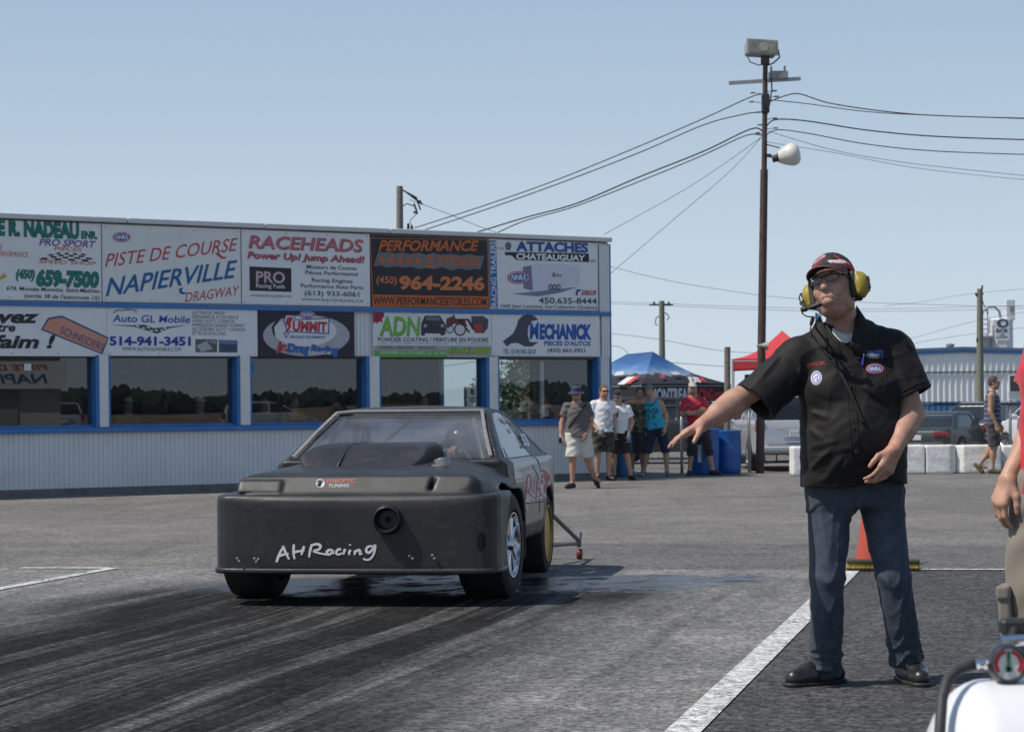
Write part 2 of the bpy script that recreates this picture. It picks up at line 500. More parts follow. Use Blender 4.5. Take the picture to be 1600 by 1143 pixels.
def smoothstep_node(nt, sock, a, b):
    mr = nt.nodes.new("ShaderNodeMapRange"); mr.interpolation_type = 'SMOOTHSTEP'
    mr.inputs[1].default_value = a; mr.inputs[2].default_value = b; nt.links.new(sock, mr.inputs[0]); return mr.outputs[0]
TA = R(12.6); TD = Vector((math.sin(TA), math.cos(TA), 0)); TN = Vector((math.cos(TA), -math.sin(TA), 0))   # track axis, to its right
PR = G(1072, 1143); PR = Vector((PR.x, PR.y, 0))            # on the right edge line
def TP(along, across):                                       # along track from PR, across to the right
    p = PR+TD*along+TN*across; return (p.x, p.y)
def along_of(p): return (Vector((p.x, p.y, 0))-PR).dot(TD)
LANE = -5.52
FAR = along_of(G(1320, 891)); FARL = along_of(G(216, 889))
def far_at(across): return FARL+(FAR-FARL)*(across-LANE)/(-LANE)
class Net:
    """small helper for building a shader from arithmetic"""
    def __init__(s, name):
        s.m = bpy.data.materials.new(name); s.m.use_nodes = True; s.nt = s.m.node_tree; s.N = s.nt.nodes; s.L = s.nt.links; s.b = s.N["Principled BSDF"]
        s.tc = s.N.new("ShaderNodeTexCoord").outputs["Object"]
    def put(s, sk, v):
        if isinstance(v, (int, float)): sk.default_value = v
        elif isinstance(v, tuple): sk.default_value = (*v, 1) if len(sk.default_value) == 4 else v
        else: s.L.new(v, sk)
    def math(s, op, a, b=0.0, c=0.0, clamp=False):
        n = s.N.new("ShaderNodeMath"); n.operation = op; n.use_clamp = clamp
        s.put(n.inputs[0], a); s.put(n.inputs[1], b); s.put(n.inputs[2], c); return n.outputs[0]
    def noise(s, vec, scale=1.0, detail=6.0, rough=.6, dist=0.0):
        n = s.N.new("ShaderNodeTexNoise"); n.inputs["Scale"].default_value = scale; n.inputs["Detail"].default_value = detail; n.inputs["Roughness"].default_value = rough; n.inputs["Distortion"].default_value = dist
        s.L.new(vec, n.inputs["Vector"]); return n.outputs["Fac"]
    def voro(s, vec, scale, out="Distance"):
        n = s.N.new("ShaderNodeTexVoronoi"); n.inputs["Scale"].default_value = scale; s.L.new(vec, n.inputs["Vector"]); return n.outputs[out]
    def mapping(s, vec, loc=(0, 0, 0), rot=(0, 0, 0), sc=(1, 1, 1), kind='POINT'):
        n = s.N.new("ShaderNodeMapping"); n.vector_type = kind; n.inputs["Location"].default_value = loc; n.inputs["Rotation"].default_value = rot; n.inputs["Scale"].default_value = sc
        s.L.new(vec, n.inputs["Vector"]); return n.outputs[0]
    def ramp(s, v, a, b, c=0.0, d=1.0, smooth=False):
        n = s.N.new("ShaderNodeMapRange"); n.interpolation_type = 'SMOOTHSTEP' if smooth else 'LINEAR'
        for i_, q in enumerate((a, b, c, d)): n.inputs[i_+1].default_value = q
        s.L.new(v, n.inputs[0]); return n.outputs[0]
    def mix(s, f, a, b):
        n = s.N.new("ShaderNodeMix"); n.data_type = 'RGBA'; s.put(n.inputs[0], f); s.put(n.inputs[6], a); s.put(n.inputs[7], b); return n.outputs[2]
    def scale(s, col, f):
        n = s.N.new("ShaderNodeVectorMath"); n.operation = 'SCALE'
        if isinstance(col, tuple): n.inputs[0].default_value = col
        else: s.L.new(col, n.inputs[0])
        s.put(n.inputs["Scale"], f); return n.outputs[0]
    def xyz(s, vec):
        n = s.N.new("ShaderNodeSeparateXYZ"); s.L.new(vec, n.inputs[0]); return n.outputs
    def bump(s, h_, strength, dist):
        n = s.N.new("ShaderNodeBump"); n.inputs["Strength"].default_value = strength; n.inputs["Distance"].default_value = dist
        s.L.new(h_, n.inputs["Height"]); s.L.new(n.outputs[0], s.b.inputs["Normal"])
    def grain(s, c, amt=1.0):
        """stones in the binder, pits and loose crumbs"""
        cell = s.xyz(s.voro(s.tc, 62.0, "Color"))[0]
        c = s.scale(c, s.ramp(cell, 0, 1, 1-.6*amt, 1+.6*amt))
        cell2 = s.xyz(s.voro(s.tc, 23.0, "Color"))[1]
        c = s.scale(c, s.ramp(cell2, 0, 1, 1-.24*amt, 1+.24*amt))
        f = s.noise(s.tc, 130, 2, .7)
        c = s.scale(c, s.ramp(f, .3, .7, 1-.3*amt, 1+.3*amt))
        d = s.voro(s.tc, 9.0); pick = s.xyz(s.voro(s.tc, 9.0, "Color"))[2]
        crumb = s.math('MULTIPLY', s.ramp(d, .06, .11, 1, 0), s.ramp(pick, .50, .54, 0, 1))
        c = s.mix(s.math('MULTIPLY', crumb, .85), c, (.018, .018, .019))
        d2 = s.voro(s.mapping(s.tc, (3.3, 1.7, 0)), 9.0); pick2 = s.xyz(s.voro(s.mapping(s.tc, (3.3, 1.7, 0)), 9.0, "Color"))[2]
        c = s.mix(s.math('MULTIPLY', s.ramp(d2, .03, .055, .7, 0), s.ramp(pick2, .80, .84, 0, 1)), c, (.40, .40, .40))
        s.hgt = f
        return c
def asphalt(name, base, warm, amt=1.0, drag=0.0):
    n = Net(name)
    c = n.mix(n.ramp(n.noise(n.tc, .22, 5, .6), .38, .62), base, warm)
    c = n.scale(c, n.ramp(n.noise(n.tc, 1.1, 7, .65), .3, .7, .80, 1.2))
    st = n.noise(n.mapping(n.tc, rot=(0, 0, R(78)), sc=(2.4, .16, 1)), 1.0, 7, .66)
    c = n.mix(n.ramp(st, .54, .74, 0, .45), c, tuple(v*.45 for v in base))
    st = n.noise(n.mapping(n.tc, (5, 2, 0), rot=(0, 0, R(84)), sc=(5.0, .22, 1)), 1.0, 7, .66)
    c = n.mix(n.ramp(st, .58, .76, 0, .35), c, tuple(min(1, v*1.6) for v in base))
    c = n.mix(n.ramp(n.noise(n.tc, .6, 8, .7, 1.0), .60, .70, 0, .5), c, tuple(v*.42 for v in base))
    # thin meandering cracks
    w = n.noise(n.tc, .9, 4, .6)
    cr = n.math('ABSOLUTE', n.math('SUBTRACT', n.noise(n.mapping(n.tc, sc=(.55, .8, 1)), 1.0, 5, .55, .4), .5))
    c = n.mix(n.math('MULTIPLY', n.ramp(cr, .0012, .004, 1, 0), n.ramp(w, .5, .6, 0, .6)), c, (.02, .02, .02))
    c = n.grain(c, amt)
    n.L.new(c, n.b.inputs["Base Color"]); n.b.inputs["Roughness"].default_value = .86; n.b.inputs["Specular IOR Level"].default_value = .3
    n.bump(n.hgt, .6, .006)
    return n.m
def pad_material(name, with_rubber=True):
    n = Net(name)
    # track coordinates: x across (0 on the right line), y along
    tr = n.mapping(n.tc, loc=(0, 0, 0), rot=(0, 0, TA)); 
    ox, oy = PR.x*math.cos(TA)-PR.y*math.sin(TA), PR.x*math.sin(TA)+PR.y*math.cos(TA)
    tr = n.mapping(tr, loc=(-ox, -oy, 0)); q = n.xyz(tr); ax, al = q[0], q[1]
    c = n.mix(n.ramp(n.noise(n.tc, .5, 5), .35, .65), (.140, .139, .137), (.215, .210, .205))
    c = n.scale(c, n.ramp(n.noise(n.tc, 2.6, 7, .65), .3, .7, .82, 1.18))
    # bleached scuffs and grey tyre dirt dragged along the lane everywhere
    warp = n.math('MULTIPLY', n.math('SUBTRACT', n.noise(n.mapping(tr, sc=(.10, .10, 1)), 1.0, 2), .5), .8)
    cm = n.N.new("ShaderNodeCombineXYZ"); n.L.new(n.math('ADD', ax, warp), cm.inputs[0]); n.L.new(al, cm.inputs[1]); v = cm.outputs[0]
    c = n.mix(n.ramp(n.noise(n.mapping(v, (7, 0, 0), sc=(3.0, .35, 1)), 1.0, 8, .66), .46, .72, 0, .7), c, (.062, .062, .066))
    c = n.mix(n.ramp(n.noise(n.mapping(v, (3, 9, 0), sc=(9.0, .5, 1)), 1.0, 8, .7), .60, .82, 0, .5), c, (.30, .30, .305))
    if with_rubber:
        edge = n.math('MULTIPLY', n.math('SUBTRACT', n.noise(n.mapping(v, sc=(.7, .18, 1)), 1.0, 5), .5), 2.2)
        g1 = n.ramp(n.math('ADD', ax, edge), -1.6, -.35, 1, 0, True)
        g2 = n.ramp(n.math('ADD', ax, edge), -5.0, -4.1, 0, 1, True)
        g3 = n.ramp(n.math('ADD', al, n.math('MULTIPLY', edge, 1.2)), FAR-2.6, FAR-.8, 1, 0, True)
        gm = n.math('MULTIPLY', n.math('MULTIPLY', g1, g2), g3)
        big = n.ramp(n.noise(n.mapping(v, sc=(2.0, .045, 1)), 1.0, 6, .62), .44, .53)
        mid = n.ramp(n.noise(n.mapping(v, (4, 3, 0), sc=(6.0, .075, 1)), 1.0, 8, .66), .40, .60)
        fin = n.ramp(n.noise(n.mapping(v, (9, 1, 0), sc=(28.0, .16, 1)), 1.0, 6, .7), .42, .58)
        d = n.math('ADD', n.math('MULTIPLY', big, .46), n.math('ADD', n.math('MULTIPLY', mid, .46), n.math('MULTIPLY', fin, .42)))
        d = n.math('ADD', d, n.math('MULTIPLY', n.math('SUBTRACT', n.noise(n.mapping(v, (1, 8, 0), sc=(3.2, .9, 1)), 1.0, 8, .72), .5), 1.15))
        rub = n.mix(n.ramp(d, .12, .85), (.105, .104, .106), (.006, .006, .0065))
        blot = n.ramp(n.noise(n.tc, 1.7, 8, .7, .6), .5, .66, 0, .55)
        rub = n.mix(blot, rub, (.026, .026, .028))
        c = n.mix(n.math('MULTIPLY', gm, .93), c, rub)
        c = n.mix(n.math('MULTIPLY', gm, n.ramp(n.noise(n.mapping(v, (2, 5, 0), sc=(16, .22, 1)), 1.0, 9, .75), .60, .76, 0, .6)), c, (.22, .22, .225))
        # single wandering tyre marks
        for off, wd, k in ((-3.75, .07, .9), (-2.55, .10, .75), (-1.75, .06, .6), (-3.1, .05, .6), (-.62, .05, .35)):
            wv = n.math('MULTIPLY', n.math('SUBTRACT', n.noise(n.mapping(tr, (off*7, off*3, 0), sc=(.0, .09, 1)), 1.0, 1), .5), 1.1)
            dist = n.math('ABSOLUTE', n.math('SUBTRACT', n.math('ADD', ax, wv), off))
            br_ = n.ramp(n.noise(n.mapping(v, (off, 0, 0), sc=(14, .5, 1)), 1.0, 6, .7), .35, .6)
            c = n.mix(n.math('MULTIPLY', n.math('MULTIPLY', n.ramp(dist, wd*.85, wd*1.15, k, 0, True), br_), g3), c, (.016, .016, .017))
    c = n.grain(c, .9)
    rough = .84
    if with_rubber:
        # water thrown down for the burnout
        xy = n.xyz(n.tc); wet = None
        for (cx, cy, rx, ry) in ((-.75, 15.55, 1.35, .95), (.40, 15.45, 1.0, .70), (.95, 15.8, .85, .45)):
            e = n.math('ADD', n.math('POWER', n.math('DIVIDE', n.math('SUBTRACT', xy[0], cx), rx), 2.0), n.math('POWER', n.math('DIVIDE', n.math('SUBTRACT', xy[1], cy), ry), 2.0))
            wet = e if wet is None else n.math('MINIMUM', wet, e)
        nz = n.math('MULTIPLY', n.math('SUBTRACT', n.noise(n.tc, 2.2, 8, .7, .5), .5), 2.6)
        wet = n.ramp(n.math('ADD', wet, nz), .55, 1.25, 1, 0, True)
        c = n.scale(c, n.ramp(wet, 0, 1, 1, .30))
        pool = n.math('MULTIPLY', wet, n.ramp(n.noise(n.mapping(n.tc, (4, 4, 0)), 3.4, 6, .6), .38, .50))
        rough = n.ramp(pool, 0, 1, .84, .10)
        n.put(n.b.inputs["Roughness"], rough)
        n.put(n.b.inputs["Specular IOR Level"], n.math('ADD', n.ramp(wet, 0, 1, .0, .5), n.ramp(gm, 0, 1, .28, .06)))
    else: n.b.inputs["Roughness"].default_value = rough; n.b.inputs["Specular IOR Level"].default_value = .3
    n.L.new(c, n.b.inputs["Base Color"]); n.bump(n.hgt, .5, .005)
    return n.m
m_asph = asphalt("asphalt_grey", (.138, .132, .126), (.178, .168, .157), .9)
m_asph_dark = asphalt("asphalt_dark", (.056, .055, .057), (.066, .065, .067), 1.25)
m_band = asphalt("asphalt_band", (.112, .108, .106), (.128, .123, .12), .9)
m_pad = pad_material("launch_pad_concrete"); m_pad2 = pad_material("outer_pad_concrete", False)
def paint_material():
    n = Net("road_paint")
    c = n.scale((.60, .60, .59), n.ramp(n.noise(n.tc, 5, 6), .3, .7, .8, 1.1))
    wear = n.math('MULTIPLY', n.ramp(n.noise(n.tc, 34, 4, .7), .46, .58), n.ramp(n.noise(n.tc, 2.2, 5, .6), .32, .62, .35, 1))
    c = n.mix(n.math('MULTIPLY', wear, .92), c, (.085, .083, .083))
    c = n.mix(n.ramp(n.noise(n.tc, 9, 8, .7), .60, .72, 0, .5), c, (.12, .12, .12))
    n.L.new(n.grain(c, .5), n.b.inputs["Base Color"]); n.b.inputs["Roughness"].default_value = .8; n.bump(n.hgt, .4, .004); return n.m
m_paint = paint_material()

ys = [-120, -40, 0]+[2*i for i in range(1, 20)]+[45, 60, 90, 150, 300, 700, 1600, 4000]
xs = [-3000, -600, -120, -40, -15, -5, 0, 5, 15, 40, 120, 600, 3000]
g = MB(); V = [(x, y, zg(x, y)) for y in ys for x in xs]; nx = len(xs)
g.add(V, [(j*nx+i, j*nx+i+1, (j+1)*nx+i+1, (j+1)*nx+i) for j in range(len(ys)-1) for i in range(nx-1)])
tag(g.obj("ground", m_asph, smooth=True), "grey asphalt of the staging area", None, None, 'structure')
FW_ = 3.4
sheet("launch_pad", [TP(-14, LANE), TP(-14, 0), TP(FAR, 0), TP(FARL, LANE)], 0.006, m_pad, "rubber streaked concrete launch pad of the lane", 4)
sheet("outer_lane_pad", [TP(-14, LANE-6), TP(-14, LANE), TP(FARL, LANE), TP(far_at(LANE-6), LANE-6)], 0.006, m_pad2, "worn concrete pad left of the lane line", 4)
sheet("shoulder", [TP(-14, 0), TP(-14, 16), TP(far_at(16), 16), TP(FAR, 0)], 0.006, m_asph_dark, "dark newer asphalt beside the lane", 4)
sheet("staging_band", [TP(far_at(-3.7)+.0, -3.7), TP(FAR, 16), TP(FAR+FW_, 16), TP(far_at(-3.7)+FW_, -3.7)], 0.005, m_band, "darker asphalt strip behind the pad", 3)
sheet("edge_line", [TP(-14, -0.060), TP(-14, 0.070), TP(FAR-0.12, 0.060), TP(FAR-0.12, -0.075)], 0.012, m_paint, "white painted line along the lane", 4)
sheet("lane_line", [TP(-14, LANE-0.05), TP(-14, LANE+0.05), TP(FARL, LANE+0.05), TP(FARL, LANE-0.05)], 0.012, m_paint, "white painted lane line on the left", 4)
sheet("cross_line", [TP(far_at(LANE-.8)-0.07, LANE-0.72), TP(FARL-0.07, LANE-0.05), TP(FARL+0.05, LANE-0.05), TP(far_at(LANE-.8)+0.04, LANE-0.72)], 0.012, m_paint, "short white cross line at pad end")
sheet("stage_line", [TP(far_at(.5)-0.03, 0.5), TP(far_at(9)-0.03, 9), TP(far_at(9)+0.06, 9), TP(far_at(.5)+0.06, 0.5)], 0.012, m_paint, "thin white stage line on dark asphalt")
# ================================================================ TRACK BUILDING with its sign boards
FC = G(954, 747); FC = Vector((FC.x, FC.y, 0))
FA = math.atan2(3600, 5400)
FD = Vector((math.cos(FA), math.sin(FA), 0)); FN = Vector((math.sin(FA), -math.cos(FA), 0))
def S(px, py, off=0.0):           # (along the wall, height) of the facade point seen at a photo pixel
    u, v = unroll(px, py)
    d = Vector((u/FPX, 1, v/FPX)); o = Vector((0, 0, CAM_H))
    q = FC+FN*off
    t = (q-o).dot(FN)/d.dot(FN); p = o+d*t
    return (p-FC).dot(FD), p.z
FROT = FA
bld = thing("track_building", "long white track office with blue window frames and advertising boards", "building", (FC.x, FC.y, 0), FROT)
# local frame: x along the wall (0 at right corner, negative to the left), y into the building, z up
LEFT = -17.0; DEEP = 8.0
Z0 = zg(0, 40); ZR = S(948, 370.5, 0.1)[1]; ZSB = S(470, 670)[1]; ZST = ZSB+0.075
ZW = S(700, 557)[1]                 # bottom of lower sign row = top of windows
m_wh = mat("white_siding", (0.70, 0.71, 0.72), 0.55, vary=0.06, vscale=1.3, dirt=(0.42, 0.42, 0.41), dscale=1.6, damt=0.3)
m_post = mat("white_post", (0.70, 0.70, 0.70), 0.5, vary=0.05, dirt=(0.45, 0.44, 0.42), dscale=3, damt=0.35)
m_blue = mat("blue_trim", (0.035, 0.17, 0.44), 0.45, vary=0.12, vscale=3, dirt=(0.16, 0.25, 0.4), dscale=4, damt=0.4)
m_trim = mat("roof_trim", (0.60, 0.61, 0.62), 0.45, vary=0.05, dirt=(0.35, 0.35, 0.35), dscale=3, damt=0.3)
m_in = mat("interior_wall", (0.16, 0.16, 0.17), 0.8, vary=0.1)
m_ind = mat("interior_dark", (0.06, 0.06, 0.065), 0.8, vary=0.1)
m_glass = glass("window_glass", (0.80, 0.84, 0.85), 0.0, film=0.015, filmcol=(0.5, 0.5, 0.5), boost=1.7)
m_clear = glass("back_glass", (0.93, 0.96, 0.96), 0.0)
def corrugated(x0, x1, z0, z1, y, pitch=0.085, depth=0.014):
    mb = MB(); n = int(round((x1-x0)/pitch)); V = []; F = []; prof = []
    for i in range(n):
        a = x0+(x1-x0)*i/n; p = (x1-x0)/n
        prof += [(a, 0), (a+p*.66, 0), (a+p*.74, depth), (a+p*.92, depth)]
    prof.append((x1, 0))
    for x, d in prof: V += [(x, y+d, z0), (x, y+d, z1)]
    for i in range(len(prof)-1): F.append((2*i, 2*i+2, 2*i+3, 2*i+1))
    return mb.add(V, F)
corrugated(LEFT, 0, Z0+0.10, ZSB, -0.02).obj("lower_siding", m_wh, bld)
corrugated(LEFT, 0, ZW, ZR-0.1, -0.0).obj("upper_siding", m_wh, bld)
MB().box((LEFT/2, 0.0, Z0+0.05), (-LEFT, 0.05, 0.13)).obj("plinth", mat("plinth_concrete", (0.16, 0.155, 0.15), 0.9, vary=0.3, vscale=6), bld)
# wall behind siding, roof, floor, inner shell
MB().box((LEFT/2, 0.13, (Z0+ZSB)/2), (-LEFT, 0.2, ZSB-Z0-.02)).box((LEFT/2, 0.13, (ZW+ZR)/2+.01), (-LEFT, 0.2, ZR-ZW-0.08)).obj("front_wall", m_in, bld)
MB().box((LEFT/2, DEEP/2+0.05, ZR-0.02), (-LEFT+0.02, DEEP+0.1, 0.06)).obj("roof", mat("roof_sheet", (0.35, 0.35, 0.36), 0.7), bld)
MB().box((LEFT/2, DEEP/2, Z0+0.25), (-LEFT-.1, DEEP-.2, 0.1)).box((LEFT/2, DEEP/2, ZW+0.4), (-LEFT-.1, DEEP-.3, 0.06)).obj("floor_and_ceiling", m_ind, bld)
# roof edge flashing in lengths
seams = [LEFT, S(195, 345)[0], S(410, 358)[0], S(605, 362)[0], 0.02]
for a, b in zip(seams[:-1], seams[1:]):
    MB().box(((a+b)/2, -0.05, ZR-0.042), (b-a-0.012, 0.13, 0.085), bev=0.01).obj("roof_flashing", m_trim, bld)
# blue rails: between the sign rows and under the windows
zr = S(500, 483)[1]
MB().box((LEFT/2, -0.045, zr), (-LEFT, 0.07, 0.075)).obj("middle_rail", m_blue, bld)
MB().box((LEFT/2, -0.05, ZSB+0.035), (-LEFT+.01, 0.11, 0.085), bev=0.008).obj("window_sill", m_blue, bld)
MB().box((0.0, -0.035, (Z0+ZR)/2), (0.03, 0.03, ZR-Z0-.25)).obj("corner_trim", m_blue, bld)
# right end wall (its windows are what the photo looks through to the sky) and corner column
def SE(px):
    """depth into the building of the end wall point seen at a photo pixel column"""
    u, v = unroll(px, 620); d = Vector((u/FPX, 1, 0)); q = FC-FD*.05
    t = q.dot(FD)/d.dot(FD); return (d*t-FC).dot(-FN)
ye = [SE(838), SE(776), SE(754), SE(691)]
zlo, zhi = ZSB+.05, ZW+.25
ew = MB()
for a, b in ((0.06, ye[0]), (ye[1], ye[2]), (ye[3], DEEP)): ew.box((-0.05, (a+b)/2, (Z0+ZR)/2), (0.1, b-a, ZR-Z0-.1))
for a, b in ((ye[0], ye[1]), (ye[2], ye[3])): ew.box((-0.05, (a+b)/2, (Z0+zlo)/2), (0.1, b-a, zlo-Z0)).box((-0.05, (a+b)/2, (zhi+ZR-.05)/2), (0.1, b-a, ZR-.05-zhi))
ew.obj("end_wall", mat("end_wall_grey", (.42, .44, .46), .6, vary=.06), bld)
for a, b in ((ye[0], ye[1]), (ye[2], ye[3])):
    f = MB().box((-.13, a+.02, (zlo+zhi)/2), (.07, .05, zhi-zlo)).box((-.13, b-.02, (zlo+zhi)/2), (.07, .12, zhi-zlo)).obj("window", m_blue if a > ye[1] else m_ind, bld)
    MB().box((-.05, (a+b)/2, (zlo+zhi)/2), (.01, b-a, zhi-zlo)).obj("pane", m_clear, f)
xcc = S(936, 600)[0]
corrugated(xcc, 0, ZSB+0.08, ZW, -0.03, 0.06).obj("corner_column", m_wh, bld)
corrugated(S(934, 430)[0], 0, zr+.04, ZR-.14, -0.05, 0.06).obj("upper_corner_column", m_wh, bld)
corrugated(S(938, 520)[0], 0, ZW, zr-.04, -0.05, 0.06).obj("lower_corner_column", m_wh, bld)
# back and left walls
zb = ZSB+.02
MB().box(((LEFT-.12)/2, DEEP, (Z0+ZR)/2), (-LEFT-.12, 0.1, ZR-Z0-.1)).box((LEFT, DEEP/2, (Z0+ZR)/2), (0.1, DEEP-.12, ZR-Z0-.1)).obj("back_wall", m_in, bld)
# windows
edges = [(-40, 140, 153), (167, 362, 373), (388, 562, 575), (590, 750, 762), (775, 922, 936)]
zm = (ZST+ZW)/2
for i, (a, b, c) in enumerate(edges):
    xa = S(a, 620)[0] if a > 0 else LEFT+.4; xb = S(c, 620)[0]
    w = thing("window", None, None); del w
    fr = MB()
    fr.box((xb-0.03, 0.10, (ZSB+.08+ZW)/2), (0.06, 0.32, ZW-ZSB-.082)).box((xa+0.02, 0.10, (ZSB+.08+ZW)/2), (0.04, 0.32, ZW-ZSB-.082))
    fr.box(((xa+xb)/2, 0.13, ZSB+.1), (xb-xa-.1, 0.24, 0.04))
    fo = fr.obj("window", m_blue, bld)
    MB().box(((xa+xb)/2, 0.12, ZW-0.02), (xb-xa-.1, 0.26, 0.045)).obj("head_rail", m_ind, fo)
    MB().box(((xa+xb)/2, 0.12, (ZSB+.12+ZW-.04)/2), (xb-xa-.1, 0.012, ZW-ZSB-.16)).obj("pane", m_glass, fo)
    if i == 4:
        xm = S(838, 620, -.1)[0]; xm2 = S(850, 620, -.1)[0]
        MB().box((xm, 0.18, zm), (0.07, 0.06, ZW-ZSB-.2)).obj("mullion", m_ind, fo)
        MB().box((xm2, 0.18, zm), (0.07, 0.07, ZW-ZSB-.2)).obj("mullion", m_post, fo)
for o in [o for o in bpy.data.objects if o.type == 'EMPTY' and o.name.startswith("window")]: bpy.data.objects.remove(o)
for a, b in ((153, 167), (373, 388), (575, 590), (762, 775)):
    xa, xb = S(a, 620)[0], S(b, 620)[0]
    MB().box(((xa+xb)/2, -0.03, (ZSB+.08+ZW)/2), (xb-xa, 0.1, ZW-ZSB-.085), bev=0.006).obj("post", m_post, bld)
# little notices on the panes
MB().box((S(258, 669)[0], 0.105, S(258, 669)[1]+.03), (0.11, 0.006, 0.06)).obj("notice", mat("paper", (0.75, 0.75, 0.75), 0.8), bld)
MB().box((S(395, 574)[0]+.02, 0.105, S(395, 574)[1]), (0.11, 0.006, 0.2)).obj("blue_notice", mat("notice_blue", (0.05, 0.25, 0.5), 0.8), bld)
MB().box((S(47, 573)[0], 0.105, S(47, 573)[1]), (0.12, 0.006, 0.11)).obj("notice", MATS["paper"], bld)
# interior counter and a few fittings that read as dim shapes through the glass
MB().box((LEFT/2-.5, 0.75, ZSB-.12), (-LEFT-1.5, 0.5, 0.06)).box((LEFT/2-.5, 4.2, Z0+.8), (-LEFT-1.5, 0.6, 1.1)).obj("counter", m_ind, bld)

# ---------------------------------------------------------------- signs
SIGN_OFF = 0.052
class Sign:
    """flat board screwed to the facade; everything on it is given in photo pixels and lands on the wall plane"""
    def __init__(s, name, label, corners, rgb, off=SIGN_OFF, rough=0.5, group="advertising boards on the track building", dirt=0.22, vary=0.04):
        s.off = off
        P = [S(*c, off) for c in corners]
        x0, x1 = min(P[0][0], P[3][0]), max(P[1][0], P[2][0])
        x0 = (P[0][0]+P[3][0])/2; x1 = (P[1][0]+P[2][0])/2
        z1 = (P[0][1]+P[1][1])/2; z0 = (P[2][1]+P[3][1])/2
        s.x0, s.z0 = x0, z0
        s.root = thing(name, label, "sign", FC+FD*x0+FN*off+Vector((0, 0, z0)), FROT, group)
        m = mat("board_%02x%02x%02x" % tuple(int(c*255) for c in rgb), rgb, rough, bump=.35, bscale=2.2, vary=vary, vscale=2, dirt=tuple(c*.62+.02 for c in rgb), dscale=2.6, damt=dirt)
        MB().box(((x1-x0)/2, 0.015, (z1-z0)/2), (x1-x0, 0.03, z1-z0)).obj("panel", m, s.root)
        sc = MB(); W_, H_ = x1-x0, z1-z0
        for i in range(4):
            for k in (0, 1): sc.tube((0.05+(W_-.1)*i/3, -0.002, .04+(H_-.08)*k), (0.05+(W_-.1)*i/3, 0.004, .04+(H_-.08)*k), 0.011, n=8)
        sc.obj("screw", mat("screw_head", (0.16, 0.16, 0.17), 0.5), s.root)
        s.lay = 0
    def L(s, px, py):
        a, z = S(px, py, s.off); return a-s.x0, z-s.z0
    def ink(s, rgb):
        return mat("ink_%02x%02x%02x" % tuple(int(c*255) for c in rgb), rgb, 0.55, vary=0.05, vscale=4, dirt=tuple(min(1, c*.7+.06) for c in rgb), dscale=5, damt=0.3)
    def poly(s, pts, rgb, lay=1, name="graphic"):
        q = [s.L(*p) for p in pts]
        return MB().add([(x, -0.0015*lay, z) for x, z in q], [tuple(range(len(q)))]).obj(name, s.ink(rgb), s.root)
    def oval(s, cx, cy, rx, ry, rgb, lay=1, n=40, name="emblem", inner=None):
        P = [(cx+rx*math.cos(2*math.pi*i/n), cy+ry*math.sin(2*math.pi*i/n)) for i in range(n)]
        return s.poly(P, rgb, lay, name)
    def text(s, t, l, r, cap, rgb, lay=3, shear=0.0, bold=0.0, caps=True, outline=None, ow=0.02, vert=False, shadow=None, strokes=None):
        """fits the line of text from baseline-left pixel l to baseline-right pixel r; cap = letter height in pixels"""
        v, f = text_verts(t, shear, bold)
        href = text_verts("H" if caps else "x", 0, bold)[0]
        hh = href[:, 1].max()-max(href[:, 1].min(), 0)
        x0, x1 = v[:, 0].min(), v[:, 0].max()
        a = np.array(s.L(*l)); b = np.array(s.L(*r))
        mx, my = (l[0]+r[0])/2, (l[1]+r[1])/2
        dirv = b-a; W_ = np.linalg.norm(dirv); e = dirv/W_
        if vert: h_ = abs(s.L(mx+cap/2, my)[0]-s.L(mx-cap/2, my)[0]); nrm = np.array([-1.0, 0]) if e[1] > 0 else np.array([1.0, 0])
        else: h_ = abs(s.L(mx, my-cap/2)[1]-s.L(mx, my+cap/2)[1]); nrm = np.array([-e[1], e[0]]) if strokes == 'rot' else np.array([0.0, 1.0])
        X = (v[:, 0]-x0)/(x1-x0)*W_; Y = v[:, 1]/hh*h_
        P = a[None]+X[:, None]*e[None]+Y[:, None]*nrm[None]
        def put(dx, dz, l_, rgb_, nm):
            MB().add([(p[0]+dx, -0.0015*l_, p[1]+dz) for p in P], f).obj(nm, s.ink(rgb_), s.root)
        if outline is not None:
            vo, fo = text_verts(t, shear, bold+ow)
            Po = a[None]+(((vo[:, 0]-x0)/(x1-x0)*W_)[:, None])*e[None]+((vo[:, 1]/hh*h_)[:, None])*nrm[None]
            MB().add([(p[0], -0.0015*(lay-1), p[1]) for p in Po], fo).obj("lettering_outline", s.ink(outline), s.root)
        if shadow is not None: put(0.012, -0.012, lay-1, shadow, "lettering_shadow")
        put(0, 0, lay, rgb, "lettering")
    def nhra(s, cx, cy, rx, ry, lay=1):
        s.oval(cx, cy, rx, ry, (0.55, 0.03, 0.06), lay); s.oval(cx, cy, rx*.9, ry*.84, (0.8, 0.8, 0.8), lay+1); s.oval(cx, cy, rx*.84, ry*.76, (0.03, 0.09, 0.35), lay+2)
        s.text("NHRA", (cx-rx*.66, cy+ry*.42), (cx+rx*.66, cy+ry*.42), ry*.9, (0.8, 0.8, 0.8), lay+3, shear=.15, bold=.02)
WH = (0.74, 0.75, 0.76); BK = (0.02, 0.02, 0.025); RED = (0.50, 0.035, 0.06); NAVY = (0.02, 0.06, 0.26); GRN = (0.0, 0.20, 0.14); ORG = (0.55, 0.13, 0.03)
CT = lambda x: 344+x*0.0385   # top edge of the upper boards
CB = lambda x: 468+x*0.0182
DT = lambda x: 473.5+x*0.0172
DB = lambda x: 556.0
def corners(x0, x1, T, B, it=0): return [(x0, T(x0)), (x1, T(x1)), (x1, B(x1)), (x0, B(x0))]
